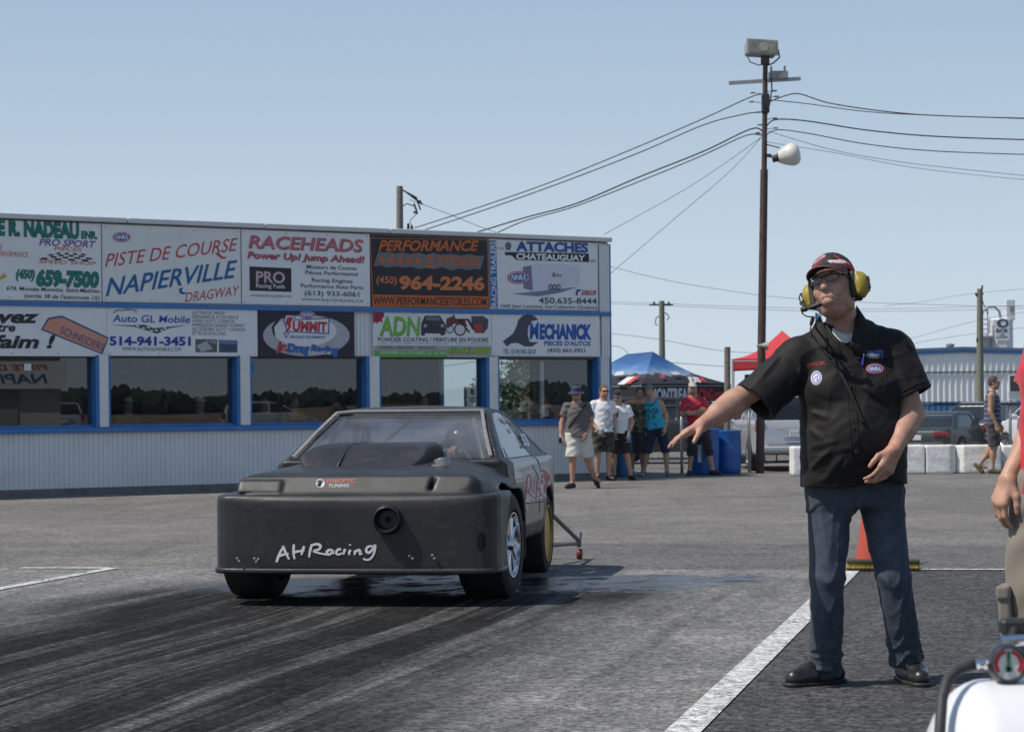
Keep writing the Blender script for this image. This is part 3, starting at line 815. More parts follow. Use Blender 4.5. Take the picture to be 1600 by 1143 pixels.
# A
s = Sign("advertising_board", "white board with green phone number and checkered flag, upper row far left", corners(-62, 158, CT, CB), WH)
s.text("E R. NADEAU", (-3, 366), (123, 372), 23.5, GRN, 4, bold=.035, outline=BK, ow=.03)
s.text("ENR.", (127, 372), (152, 373), 11, GRN, 4, bold=.03, outline=BK, ow=.03)
s.text("PRO SPORT", (61, 383), (150, 387), 10.5, (0.16, 0.07, 0.30), 3, .25, .02)
s.text("PIÈCES", (84, 391), (128, 393), 5.5, ORG, 3, .2, .01)
fl = [(84, 394), (131, 396), (151, 409), (61, 405)]
s.poly(fl, BK, 2, "checkered_flag")
def lerp2(a, b, t): return (a[0]+(b[0]-a[0])*t, a[1]+(b[1]-a[1])*t)
mb = MB()
for i in range(8):
    for j in range(4):
        if (i+j) % 2 == 0:
            q = []
            for (ii, jj) in ((i, j), (i+1, j), (i+1, j+1), (i, j+1)):
                q.append(lerp2(lerp2(fl[0], fl[1], ii/8), lerp2(fl[3], fl[2], ii/8), jj/4))
            mb.quad(*[(x, -0.0045, z) for x, z in (s.L(*p) for p in q)])
mb.obj("checkered_squares", s.ink((0.75, 0.75, 0.75)), s.root)
s.text("SPEED SHOP", (61, 411), (150, 414.5), 5.5, ORG, 3, .1, .01)
s.text("E", (-1, 390), (4, 390), 7.5, ORG, 3, .2); s.text("PERFORMANCE", (-5, 400), (44, 402), 8, ORG, 3, .25)
s.text("(450)", (25, 434), (54, 435), 13, GRN, 4, .2, .03, outline=BK, ow=.03)
s.text("659-7500", (57, 445), (154, 448), 23, GRN, 4, .15, .04, outline=BK, ow=.03)
s.text("674, Montée Monette, Saint-Mathieu", (10, 453), (156, 457.5), 6.2, BK, 3, .2, .012)
s.text("(sortie 38 de l'autoroute 15)", (38, 464.5), (155, 468.5), 6.2, BK, 3, .2, .012)
s.poly([(-8, 437), (2, 432), (4, 428), (9, 426), (7, 430), (11, 429), (9, 434), (4, 435), (-6, 442)], (0.55, 0.38, 0.03), 2, "wrench")
# B
s = Sign("advertising_board", "white board lettered PISTE DE COURSE NAPIERVILLE DRAGWAY in red and blue", corners(160, 376, CT, CB), (0.72, 0.73, 0.72))
s.nhra(190, 370.5, 14.5, 8)
s.text("PISTE DE COURSE", (164, 417.5), (372, 391), 20, RED, 3, .28, .0)
s.text("NAPIERVILLE", (165, 462.5), (371, 432.5), 27, (0.01, 0.12, 0.30), 3, .28, .015)
s.text("DRAGWAY", (289, 472), (374, 460.5), 14.5, RED, 3, .25, .0)
s.poly([(336, 396), (340, 394), (348, 401), (354, 401), (352, 404), (346, 404)], RED, 2); s.poly([(279, 451), (286, 449), (284, 455), (292, 458), (288, 460), (281, 459)], (0.01, 0.12, 0.30), 2)
# C
s = Sign("advertising_board", "white board with large pink RACEHEADS lettering and a black fuel logo", corners(378, 578, CT, CB), (0.73, 0.74, 0.76))
s.text("RACEHEADS", (388, 386.5), (567, 393), 19, (0.52, 0.14, 0.16), 4, .18, .02, shadow=(0.1, 0.03, 0.04))
s.text("Power Up! Jump Ahead!", (386, 402.5), (569, 410), 10, (0.50, 0.10, 0.12), 4, .2, .02, shadow=(0.12, 0.04, 0.05))
s.poly([(389.5, 416), (455, 419), (455.5, 456), (390, 454)], BK, 1, "fuel_logo")
s.text("PRO", (400, 440.5), (445, 442), 17, (0.62, 0.42, 0.50), 3, 0, .02)
s.text("Racing Fuels", (400, 449), (445, 450.5), 6.5, (0.7, 0.7, 0.72), 3, 0, .01)
s.text("AUTHORIZED DISTRIBUTOR", (391, 463), (455, 465), 3.6, (0.08, 0.08, 0.1), 3)
for t, l, r, c in (("Moteurs de Course", (479, 419.5), (557, 422), 6), ("Pièces Performance", (477, 428.5), (559, 431), 6), ("Racing Engines", (487, 440), (551, 442.3), 6), ("Performance Auto Parts", (470, 449), (567, 452), 6), ("(613) 933-6061", (476, 461), (561, 463.5), 7.5)):
    s.text(t, l, r, c, (0.03, 0.06, 0.08), 3, 0, .012)
s.text("WWW.RACEHEADS.CA", (471, 469.5), (568, 472.5), 4, (0.06, 0.08, 0.1), 3)
# D
s = Sign("advertising_board", "black and orange board with five stars and a phone number", corners(579, 763, CT, CB), (0.018, 0.017, 0.025))
q = lambda x, y: (570+x/4, 350+y/4)
for a in ([(33, 86), (768, 96), (768, 100), (36, 90)], [(33, 88), (37, 88), (52, 515), (47, 515)], [(765, 100), (770, 100), (777, 520), (772, 520)]): s.poly([q(*p) for p in a], ORG, 1, "border")
s.poly([q(47, 440), q(774, 452), q(776, 524), q(50, 514)], ORG, 1, "web_band")
s.text("PERFORMANCE", q(83, 166), q(713, 166), 16, ORG, 4, .3, .03)
sp = [(85, 170), (120, 180), (150, 172), (190, 186), (235, 176), (280, 188), (330, 178), (380, 192), (430, 180), (480, 195), (540, 185), (600, 197), (660, 187), (700, 200), (748, 196), (722, 285), (690, 278), (640, 288), (590, 276), (540, 290), (480, 270), (430, 282), (390, 272), (340, 282), (290, 265), (240, 272), (190, 262), (140, 272), (100, 258), (55, 262)]
s.poly([q(*p) for p in sp], (0.16, 0.155, 0.165), 1, "splash")
for i in range(5):
    cx, cy = 105+i*57, 225+i*1.5; P = []
    for k in range(10):
        r = (32 if k % 2 == 0 else 12); t = -math.pi/2+k*math.pi/5+.25; P.append(q(cx+r*math.cos(t), cy+r*math.sin(t)))
    s.poly(P, ORG, 3, "star")
s.text("5", q(372, 272), q(438, 272), 19, ORG, 3, .25, .01); s.text("ÉTOILES", q(450, 255), q(722, 258), 13, ORG, 3, .3, .02)
s.text("(450)", q(72, 366), q(200, 372), 10.5, (0.62, 0.19, 0.06), 3, .1, .02)
s.text("964-2246", q(214, 404), q(748, 410), 20, (0.62, 0.19, 0.06), 3, .05, .045)
s.text("WWW.PERFORMANCE5ETOILES.COM", q(54, 502), q(760, 509), 12, BK, 3, .05, .015)
# E
s = Sign("advertising_board", "white trailer dealer board with blue RACING TRAILERS side strip", corners(765, 934, CT, CB), (0.72, 0.74, 0.76))
s.poly([q(779, 101), q(820, 102), q(832, 522), q(783, 519)], (0.02, 0.13, 0.36), 1, "side_strip")
s.text("RACING TRAILERS", q(824, 514), q(816, 108), 8, (0.75, 0.77, 0.8), 3, 0, .01, vert=True)
s.text("www", q(830, 158), q(872, 160), 3.6, (0.3, 0.35, 0.38), 3, caps=False)
s.oval(*q(896, 134), 5, 5.5, (0.12, 0.16, 0.19), 2); s.poly([q(884, 148), q(908, 148), q(912, 163), q(880, 163)], (0.12, 0.16, 0.19), 2)
s.text("ATTACHES", q(944, 166), q(1396, 176), 14.5, (0.02, 0.08, 0.33), 3, 0, .05)
s.poly([q(874, 174), q(1400, 184), q(1402, 238), q(945, 224), q(918, 196), q(876, 194)], BK, 1, "hitch_bar")
s.text("CHATEAUGUAY", q(945, 218), q(1378, 230), 9, (0.76, 0.78, 0.8), 3, .05, .04)
s.text(".com", q(1406, 238), q(1443, 240), 4.5, (0.2, 0.25, 0.3), 3, caps=False)
s.poly([q(915, 436), q(1330, 392), q(1225, 428), q(1080, 452)], (0.17, 0.22, 0.34), 1, "trailer_shadow")
s.poly([q(1040, 258), q(1075, 242), q(1345, 262), q(1340, 380), q(1050, 416)], (0.60, 0.63, 0.72), 2, "trailer_picture"); s.poly([q(988, 268), q(1040, 258), q(1050, 416), q(992, 402)], (0.16, 0.2, 0.3), 2, "trailer_picture")
for x in (1160, 1185, 1210): s.oval(*q(x, 394), 3.6, 5, (0.1, 0.12, 0.15), 3, 16, "trailer_wheel"); s.oval(*q(x, 394), 1.8, 2.6, (0.45, 0.48, 0.52), 4, 12, "trailer_wheel")
s.text("pace", q(1185, 326), q(1230, 328), 3.6, RED, 4, .2, .01, caps=False); s.poly([q(1174, 304), q(1186, 304), q(1180, 330), q(1172, 330)], NAVY, 4)
s.nhra(*q(960, 334), 17.5, 10, 4)
s.text("pace", q(1352, 436), q(1446, 438), 6, RED, 4, .2, .02, caps=False); s.poly([q(1322, 408), q(1352, 408), q(1346, 420), q(1334, 420), q(1328, 446), q(1316, 446)], NAVY, 4); s.text("AMERICAN", q(1364, 446), q(1434, 447), 2, NAVY, 4)
s.text("450.635-8444", q(1086, 494), q(1450, 499), 9, (0.02, 0.08, 0.1), 3, 0, .02)
s.text("1660 Jean Lachaine, Ste-Catherine (Quebec)", q(848, 520), q(1452, 531), 5.2, (0.03, 0.08, 0.12), 3, 0, .008)
# lower row
z4 = lambda x, y: (x/4, 320+y/4)
s = Sign("advertising_board", "white board reading faim ! with a salmon ribbon, lower row far left", corners(-62, 167, DT, DB), WH)
s.text("vez", z4(-10, 735), z4(248, 735), 13.5, BK, 3, .25, .04, caps=False)
s.text("tre", z4(-14, 790), z4(96, 790), 9, BK, 3, .25, .03, caps=False)
s.text("faim !", z4(-45, 892), z4(346, 892), 13.5, BK, 3, .25, .04, caps=False)
s.poly([z4(255, 780), z4(300, 705), z4(385, 690), z4(680, 828), z4(640, 935)], (0.03, 0.08, 0.2), 1, "ribbon_edge")
s.poly([z4(268, 775), z4(308, 715), z4(385, 702), z4(670, 835), z4(634, 924)], (0.62, 0.28, 0.20), 2, "ribbon")
s.text("SCHNEIDERS", z4(372, 802), z4(640, 915), 12, (0.03, 0.08, 0.22), 4, .0, .0, strokes='rot')
s = Sign("advertising_board", "white car wrap board with navy phone number and checkered swoosh", corners(167.6, 402, DT, DB), (0.75, 0.76, 0.78))
s.poly([z4(705, 675), z4(720, 655), z4(780, 652), z4(785, 645), z4(850, 652), z4(858, 672), z4(845, 672), z4(838, 660), z4(730, 664), z4(715, 678)], (0.3, 0.32, 0.35), 2, "car_outline")
s.text("Auto GL Mobile", z4(703, 730), z4(1188, 737), 11, (0.02, 0.08, 0.36), 3, .12, .015)
s.poly([z4(685, 748), z4(830, 752), z4(900, 748), z4(960, 770), z4(1190, 748), z4(1060, 770), z4(980, 805), z4(920, 785), z4(840, 762)], (0.05, 0.08, 0.08), 1, "checkered_swoosh")
mb = MB()
for (x, y) in ((850, 752), (885, 764), (915, 760), (935, 780), (965, 778), (1000, 776), (1020, 764)): mb.quad(*[(a, -0.004, b) for a, b in (s.L(*z4(x, y)), s.L(*z4(x+18, y+2)), s.L(*z4(x+22, y+12)), s.L(*z4(x+4, y+10)))])
mb.obj("checkered_squares", s.ink((0.75, 0.75, 0.75)), s.root)
s.text("514-941-3451", z4(684, 875), z4(1192, 877), 13.5, (0.015, 0.045, 0.33), 3, 0, .04)
s.text("WWW.AUTOGLMOBILE.COM", z4(764, 910), z4(1131, 913), 5.5, (0.04, 0.05, 0.07), 3)
for i, (t, x) in enumerate((("LETTRAGE WRAP", 1405), ("DÉMARREUR À DISTANCE", 1490), ("VITRES AUTO / CAMION", 1465), ("IMPRESSION GRAND FORMAT", 1530), ("ACCESSOIRE AUTO / CAMION", 1530), ("ET PLUS ENCORE...", 1425))):
    s.text(t, z4(1200, 684+i*25.5), z4(x, 686+i*25.8), 5, (0.1, 0.11, 0.13), 3)
s.poly([z4(1220, 838), z4(1357, 840), z4(1357, 921), z4(1222, 920)], (0.10, 0.11, 0.11), 1, "photo"); s.poly([z4(1225, 880), z4(1290, 850), z4(1330, 900), z4(1260, 918)], (0.42, 0.43, 0.42), 2, "photo"); s.poly([z4(1280, 846), z4(1350, 846), z4(1350, 870)], (0.3, 0.3, 0.3), 2, "photo")
s.poly([z4(1367, 842), z4(1484, 846), z4(1483, 922), z4(1369, 921)], (0.05, 0.07, 0.12), 1, "photo"); s.poly([z4(1367, 842), z4(1484, 846), z4(1484, 872), z4(1367, 866)], (0.12, 0.2, 0.34), 2, "photo")
# H
z5 = lambda x, y: (370+x/4.971, 340+y/4.971)
s = Sign("advertising_board", "black racing league board with silver ring and red SUMMIT lettering", [z5(168, 703), z5(912, 716), z5(916, 1080), z5(178, 1076)], (0.02, 0.018, 0.035), off=0.058)
def ell_px(cx, cy, rx, ry, rgb, lay, nm):
    P = [z5(cx+rx*math.cos(2*math.pi*i/48), cy+min(ry*math.sin(2*math.pi*i/48)+0, 160)) for i in range(48)]; s.poly(P, rgb, lay, nm)
ell_px(540, 915, 336, 160, (0.42, 0.42, 0.47), 1, "silver_ring"); ell_px(528, 880, 246, 118, (0.7, 0.7, 0.73), 2, "white_oval")
s.poly([z5(270, 850), z5(300, 800), z5(352, 768), z5(330, 800), z5(290, 850), z5(300, 930), z5(280, 900)], BK, 3, "ring_gap")
s.poly([z5(380, 752), z5(455, 755), z5(450, 790), z5(722, 775), z5(716, 905), z5(410, 888), z5(382, 942), z5(362, 895), z5(385, 870), z5(358, 800)], (0.02, 0.10, 0.32), 3, "lettering_outline")
s.poly([z5(386, 760), z5(446, 763), z5(442, 798), z5(712, 785), z5(706, 895), z5(404, 880), z5(384, 925), z5(372, 895), z5(394, 868), z5(368, 800)], (0.74, 0.74, 0.76), 4, "lettering_ground")
s.poly([z5(392, 770), z5(440, 772), z5(418, 815), z5(420, 850), z5(384, 905), z5(380, 880), z5(400, 850), z5(374, 815)], RED, 5, "lettering")
s.text("UMMIT", z5(432, 876), z5(702, 886), 15.5, RED, 5, .05, .05)
s.nhra(*z5(546, 752), 12.6, 6.6, 5)
s.text("RACING EQUIPMENT", z5(412, 934), z5(690, 938), 4, (0.03, 0.14, 0.38), 5, .25, .02)
s.text("Jr.", z5(300, 1030), z5(392, 1032), 13.5, (0.5, 0.05, 0.04), 6, .2, .05, outline=(0.02, 0.03, 0.1))
s.text("Drag Racing", z5(395, 1040), z5(788, 1058), 13, (0.04, 0.15, 0.45), 6, .1, .05, outline=(0.02, 0.03, 0.1))
s.text("LEAGUE", z5(550, 1056), z5(735, 1062), 4.6, (0.75, 0.75, 0.75), 7, .2, .03)
# I
s = Sign("advertising_board", "white powder coating board with green ADN letters and motorcycle picture", [q(48, 541), q(790, 548), q(792, 829), q(56, 831)], (0.72, 0.73, 0.74), off=0.058)
s.poly([q(49, 541), q(118, 541), q(122, 575), q(108, 590), q(110, 618), q(92, 606), q(78, 622), q(66, 612), q(52, 622)], (0.33, 0.02, 0.05), 1, "red_splash")
s.text("ADN", q(90, 693), q(345, 693), 29, (0.17, 0.48, 0.05), 3, .12, .02, shadow=(0.06, 0.18, 0.02))
s.poly([q(352, 620), q(375, 572), q(470, 572), q(490, 605), q(505, 630), q(503, 690), q(478, 698), q(470, 684), q(378, 682), q(372, 698), q(350, 696)], (0.04, 0.04, 0.06), 1, "car_picture"); s.poly([q(380, 600), q(388, 580), q(460, 580), q(474, 602)], (0.16, 0.17, 0.22), 2, "car_picture")
for x in (378, 484): s.oval(*q(x, 635), 2.5, 2.5, (0.4, 0.4, 0.42), 2, 12, "car_picture")
for (x, y, r) in ((530, 655, 26), (595, 658, 38)):
    s.oval(*q(x, y), r/4, r/3.7, BK, 1, 24, "motorcycle_picture"); s.oval(*q(x, y), r/4*.78, r/3.7*.78, (0.6, 0.6, 0.62), 2, 24, "motorcycle_picture")
s.poly([q(510, 590), q(550, 575), q(556, 560), q(566, 590), q(625, 600), q(640, 640), q(560, 622), q(520, 650), q(506, 640)], (0.14, 0.04, 0.04), 3, "motorcycle_picture")
s.poly([q(575, 590), q(650, 592), q(690, 660), q(676, 664), q(640, 602), q(600, 604), q(660, 676), q(648, 678)], BK, 3, "frame_picture")
s.poly([q(665, 575), q(740, 574), q(772, 596), q(768, 650), q(742, 682), q(690, 680), q(668, 640)], (0.08, 0.075, 0.08), 3, "engine_picture"); s.poly([q(672, 630), q(730, 622), q(732, 672), q(690, 676)], (0.42, 0.04, 0.04), 4, "engine_picture")
s.poly([q(54, 760), q(790, 760), q(791, 829), q(56, 831)], (0.38, 0.38, 0.40), 1, "grey_band")
s.text("POWDER COATING / PEINTURE EN POUDRE", q(80, 734), q(772, 736), 6.5, BK, 3, 0, .012)
s.text("ATV PARTS - AUTO PARTS - JUMPSUITES - INDUSTRIAL PARTS - ROUTING / PIÈCES V.T.T. - PIÈCES D'AUTO - PIÈCES INDUSTRIELLES", q(82, 750), q(774, 752), 2.1, (0.2, 0.2, 0.2), 3)
s.text("CERAMIC (HEADERS - EXHAUST)", q(80, 779), q(448, 781), 5.2, (0.04, 0.04, 0.045), 3)
s.poly([q(55, 790), q(512, 788), q(512, 829), q(56, 831)], (0.13, 0.40, 0.08), 2, "green_band")
s.text("4500 KIMBER, #25 - ST-HUBERT QC - J3Y 8K5", q(92, 811), q(504, 813), 4.6, (0.65, 0.7, 0.62), 3)
s.text("450.443.8009", q(516, 808), q(780, 810), 9.5, (0.30, 0.55, 0.06), 5, .15, .03, outline=(0.02, 0.04, 0.02), ow=.035)
# J
s = Sign("advertising_board", "white auto parts board with dark wrench and blue MECHANICK lettering", corners(768.5, 937, DT, DB), (0.73, 0.75, 0.77))
s.poly([q(*p) for p in [(1085, 598), (1060, 575), (1025, 563), (985, 572), (958, 600), (948, 640), (925, 685), (862, 732), (888, 765), (915, 745), (955, 742), (1000, 765), (1045, 765), (1085, 738), (1030, 735), (1018, 690), (1022, 640), (1040, 608)]], (0.055, 0.065, 0.10), 1, "wrench")
s.text("M", q(1030, 716), q(1088, 716), 25.5, (0.015, 0.09, 0.38), 3, .05, .03)
s.text("ECHANICK", q(1092, 714), q(1416, 716), 22.5, (0.015, 0.09, 0.38), 3, .05, .06)
s.text("PIECES D'AUTOS", q(1120, 758), q(1410, 760), 7, (0.015, 0.09, 0.38), 3, .05, .03)
s.text("(450) 663-3921", q(1143, 799), q(1375, 801), 6, (0.02, 0.03, 0.06), 3, 0, .015)
s.text("TEL: (514) 842-5818", q(863, 810), q(1067, 811), 7.5, (0.02, 0.1, 0.33), 3, .05, .01)
# ================================================================ hull modelling for vehicles
def poly_sd(P, X, Y):
    """signed distance of the points (X, Y) to the closed polygon P"""
    P = np.array(P, float); d = np.full(np.broadcast(X, Y).shape, 1e9); sg = np.ones_like(d)
    n = len(P); j = n-1
    for i in range(n):
        ex, ey = P[j]-P[i]; wx, wy = X-P[i][0], Y-P[i][1]
        t = np.clip((wx*ex+wy*ey)/max(ex*ex+ey*ey, 1e-12), 0, 1)
        bx, by = wx-ex*t, wy-ey*t
        d = np.minimum(d, bx*bx+by*by)
        c1 = Y >= P[i][1]; c2 = Y < P[j][1]; c3 = ex*wy > ey*wx
        fl = (c1 & c2 & c3) | (~c1 & ~c2 & ~c3)
        sg = np.where(fl, -sg, sg); j = i
    return sg*np.sqrt(d)
def smooth_poly(P, n=1):
    for _ in range(n):
        Q = []
        for i in range(len(P)):
            a, b = np.array(P[i], float), np.array(P[(i+1) % len(P)], float)
            Q += [a*.75+b*.25, a*.25+b*.75]
        P = Q
    return P
def mirror(P):                    # half outline given on the +x side, from first to last
    return list(P)+[(-x, y) for x, y in reversed(P)]
def hull(s, side=None, plan=None, front=None, k=0.04, op='+', ku=0.0):
    """three-view hull: side (y,z), plan (x,y), front (x,z)"""
    X, Y, Z = s.ax
    D = None
    def add(d):
        nonlocal D
        D = d if D is None else smax(D, d, k)
    if side is not None: add(poly_sd(side, Y[:, None], Z[None, :])[None, :, :]*np.ones((len(X), 1, 1)))
    if plan is not None: add(poly_sd(plan, X[:, None], Y[None, :])[:, :, None])
    if front is not None: add(poly_sd(front, X[:, None], Z[None, :])[:, None, :])
    D = (D*np.ones(s.D.shape)).astype(np.float32)
    if op == '+': s.D = smin(s.D, D, ku)
    elif op == '-': s.D = smax(s.D, -D, ku)
    elif op == '&': s.D = smax(s.D, D, ku)
    return s
def wheel(name, parent, c, r, w, side, m_rim, rim_r=None, style="spokes", fine=20, steer=0.0):
    """one wheel, axis along x; side = +1 outer face towards +x"""
    rim_r = rim_r or r*.66
    e = bpy.data.objects.new(name, None); link(e, parent); e.location = c; e.rotation_euler = (0, 0, steer)
    h = w/2
    prof = [(rim_r, -h*.82), (rim_r+.02, -h), (r-.05, -h), (r-.012, -h*.86), (r, -h*.6), (r, h*.6), (r-.012, h*.86), (r-.05, h), (rim_r+.02, h), (rim_r, h*.82)]
    MB().lathe(prof, (0, 0, 0), 'X', 48).obj("tyre", mat("tyre_rubber", (0.018, 0.018, 0.019), 0.75, vary=0.3, vscale=9, dirt=(0.06, 0.058, 0.055), dscale=6, damt=0.4), e, angle=40)
    mb = MB(); s = side
    mb.lathe([(rim_r*1.03, s*h*.84), (rim_r*1.0, s*h*.97), (rim_r*.95, s*h*.97), (rim_r*.92, s*h*.62), (rim_r*.84, s*h*.35), (rim_r*.8, -s*h*.6), (rim_r*1.0, -s*h*.8)], (0, 0, 0), 'X', 40)
    if style == "spokes":
        for i in range(10):
            t = 2*math.pi*i/10
            mb.box((s*h*.72, math.cos(t)*rim_r*.56, math.sin(t)*rim_r*.56), (0.05, rim_r*.72, rim_r*.16), Matrix.Rotation(t, 3, 'X'), bev=.018)
        mb.lathe([(0, s*h*1.0), (rim_r*.16, s*h*.98), (rim_r*.24, s*h*.75), (rim_r*.26, s*h*.2)], (0, 0, 0), 'X', 24)
    else:
        mb.lathe([(0, s*h*.62), (rim_r*.18, s*h*.6), (rim_r*.22, s*h*.35), (rim_r*.5, s*h*.28), (rim_r*.84, s*h*.3)], (0, 0, 0), 'X', 36)
    mb.obj("rim", m_rim, e, angle=35)
    return e
m_carglass = mat("car_glass_dark", (0.012, 0.015, 0.017), 0.04, spec=0.6)
m_chrome = mat("chrome", (0.75, 0.75, 0.77), 0.12, 1.0)
m_alloy = mat("alloy", (0.5, 0.5, 0.52), 0.3, 0.9)
m_blackpl = mat("black_plastic", (0.02, 0.02, 0.021), 0.55)
m_redlens = mat("red_lens", (0.20, 0.012, 0.012), 0.15, coat=0.6)
def parked_car(name, label, paint, loc, rz, kind="sedan", group="cars parked behind the fence", h=0.035):
    """+y is the rear of the car, origin on the ground under its middle"""
    L2, W2 = (2.25, 0.86)
    root = thing(name, label, "car", loc, rz, group)
    s = SDF((-1.0, -2.45, 0.1), (1.0, 2.45, 1.75), h)
    if kind == "sedan":
        body = [(-2.2, .32), (-2.24, .55), (-2.1, .72), (-1.0, .88), (1.35, .93), (2.15, .93), (2.22, .7), (2.24, .42), (2.1, .28), (-2.0, .24)]
        cab = [(-1.05, .84), (-.35, 1.32), (.1, 1.39), (.7, 1.37), (1.1, 1.28), (1.75, .9), (1.7, .8), (-1.0, .8)]; top = 1.4
        wy = (-1.35, 1.3)
    else:
        body = [(-2.1, .35), (-2.14, .6), (-2.0, .82), (-1.2, .98), (2.0, 1.02), (2.12, .95), (2.16, .6), (2.2, .5), (2.1, .3), (-2.0, .28)]
        cab = [(-1.35, .92), (-.55, 1.46), (.1, 1.56), (1.4, 1.55), (1.88, 1.48), (2.1, .98), (2.05, .85), (-1.2, .85)]; top = 1.58
        wy = (-1.3, 1.3)
    plan = mirror([(.0, -2.3), (.5, -2.26), (.78, -2.0), (.85, -1.2), (.87, 0), (.86, 1.4), (.80, 2.05), (.6, 2.24), (0, 2.28)])
    hull(s, side=smooth_poly(body, 2), plan=plan, front=mirror([(0, .2), (.8, .24), (.88, .5), (.87, .72), (.80, 1.1), (0, 1.15)]), k=.06)
    hull(s, side=smooth_poly(cab, 1), front=mirror([(0, .7), (.83, .75), (.81, .95), (.60, top), (.3, top+.03), (0, top+.04)]), k=.05, ku=.03)
    for y in wy: s.cone((-1.1, y, .3), (1.1, y, .3), .355, op='-')
    s.box((0, 0, .1), (.62, 1.9, .22), op='-')
    cz0, cz1 = (.95, 1.3) if kind == "sedan" else (1.04, 1.47)
    y0, y1 = (-.86, 1.42) if kind == "sedan" else (-1.08, 1.72)
    # window openings
    sw = [(y0, cz0), (y0+.62, cz1-.02), (y1-.55 if kind == "sedan" else y1-.08, cz1-.02), (y1-.02 if kind == "sedan" else y1, cz0)]
    s2 = s.like(); hull(s2, side=sw, k=0)
    s2.box((0, 0, 1.2), (2, .05, 2), op='-') if kind == "sedan" else s2.box((0, .02, 1.2), (2, .05, 2), op='-').box((0, 1.05, 1.2), (2, .04, 2), op='-')
    fw = mirror([(0, cz0+.0), (.69, cz0), (.55, cz1), (0, cz1+.01)])
    s3 = s.like(); hull(s3, front=fw, k=0); s3.box((0, .3, 1.2), (2, (.75 if kind == "sedan" else 1.35), 2), op='-')
    shell = s.D.copy()
    s.D = np.maximum(np.maximum(s.D, -np.maximum(s2.D, -(shell+.05))), -np.maximum(s3.D, -(shell+.05)))
    s.obj("body", paint, root)
    g = s.like(); g.D = np.maximum(shell+.02, -(np.ones_like(shell)))
    g.box((0, 0, .3), (2, 3, .56), op='-')
    g.obj("windows", m_carglass, root)
    for y in wy:
        for sd in (-1, 1): wheel("wheel", root, (sd*.76, y, .31), .31, .2, sd, m_alloy, .2)
    for sd in (-1, 1):
        if kind == "sedan":
            MB().box((sd*.62, 2.17, .76), (.34, .14, .15), Matrix.Rotation(-sd*.25, 3, 'Z'), bev=.03).obj("tail_light", m_redlens, root)
        else:
            MB().box((sd*.74, 2.06, .92), (.16, .18, .30), Matrix.Rotation(-sd*.5, 3, 'Z'), bev=.04).obj("tail_light", m_redlens, root)
        MB().box((sd*.95, -.72, 1.02), (.2, .1, .13), bev=.04).tube((sd*.8, -.74, .98), (sd*.95, -.72, 1.0), .03).obj("side_mirror", paint, root)
        MB().box((sd*.62, -2.14, .66), (.34, .16, .14), Matrix.Rotation(sd*.35, 3, 'Z'), bev=.03).obj("headlight", mat("lamp_glass", (0.55, 0.57, 0.6), 0.1, coat=.5), root)
    MB().box((0, 2.2, .66 if kind == "sedan" else .76), (.34, .06, .14), bev=.01).obj("licence_plate", mat("plate_white", (0.6, 0.62, 0.65), 0.4), root)
    MB().box((0, 2.21, .45), (1.5, .14, .16), bev=.05).obj("rear_bumper", paint, root)
    MB().tube((-.5, 2.0, .27), (-.5, 2.3, .27), .045, n=14).obj("exhaust_pipe", m_chrome, root)
    if kind == "suv": MB().box((0, 2.22, .60), (1.3, .06, .03), bev=.01).box((0, 2.2, .86), (.8, .05, .035), bev=.01).obj("chrome_strip", m_chrome, root)
    return root

# ================================================================ POLES AND WIRES
m_rust = mat("rusty_steel", (0.065, 0.042, 0.035), 0.7, vary=0.4, vscale=6, dirt=(0.13, 0.06, 0.035), dscale=5, damt=0.6)
m_wood = mat("weathered_wood", (0.20, 0.18, 0.155), 0.9, vary=0.3, vscale=14, bump=.4)
m_woodg = mat("green_wood", (0.17, 0.18, 0.14), 0.9, vary=0.3, vscale=14, bump=.4)
m_galv = mat("galvanised", (0.33, 0.34, 0.35), 0.45, 0.6, vary=0.15, vscale=10)
m_wire = mat("wire_black", (0.03, 0.032, 0.035), 0.6)
m_wiret = mat("wire_grey", (0.12, 0.125, 0.13), 0.6)
m_grey = mat("grey_casting", (0.26, 0.27, 0.26), 0.55, vary=0.2)
PB = G(1187, 739); PY = PB.y
def PP(px, py, dy=0.0): return W(px, py, PY+dy)
pole = thing("light_pole", "tall rusty steel pole carrying a floodlight, a globe lamp and overhead wires", "light pole", PB)
iv = lambda p: Vector(p)-PB
MB().tube(iv((PB.x, PB.y, PB.z-.05)), iv(PP(1194, 265)), .085, .075, 16).tube(iv(PP(1194, 265)), iv(PP(1195, 178)), .055, .05, 14).tube(iv(PP(1195, 178)), iv(PP(1196, 84)), .052, .048, 12).box(iv(PP(1195.5, 95)), (.16, .14, .16)).obj("pole", m_rust, pole, angle=40)
MB().box(iv(PP(1196, 162)), (.15, .14, .38), bev=.02).box(iv(PP(1199, 158, -.05)), (.06, .1, .3), bev=.01).obj("junction_box", m_blackpl, pole)
a, b = PP(1139, 130), PP(1251, 123)
ang = math.atan2((b-a).z, (b-a).x)
MB().box(iv((a+b)/2), ((b-a).length, .05, .07), Matrix.Rotation(-ang, 3, 'Y')).obj("crossbar", m_galv, pole)
MB().box(iv(PP(1216, 118)), (.37, .22, .16), bev=.02).box(iv(PP(1205, 112)), (.02, .2, .2)).box(iv(PP(1226, 110)), (.02, .2, .16)).obj("ballast", m_grey, pole)
fl = bpy.data.objects.new("floodlight", None); link(fl, pole); fl.location = iv(PP(1190, 75, -.1)); fl.rotation_euler = (R(-12), R(3), R(8))
MB().box((0, .08, 0), (.60, .26, .27), bev=.03).box((0, .2, .03), (.4, .18, .2), bev=.04).box((0, -.055, 0), (.64, .03, .32), bev=.01).obj("housing", m_grey, fl)
MB().box((0, -.072, 0), (.56, .012, .25)).obj("lens", mat("flood_lens", (0.20, 0.20, 0.17), 0.25, vary=.35, vscale=7), fl)
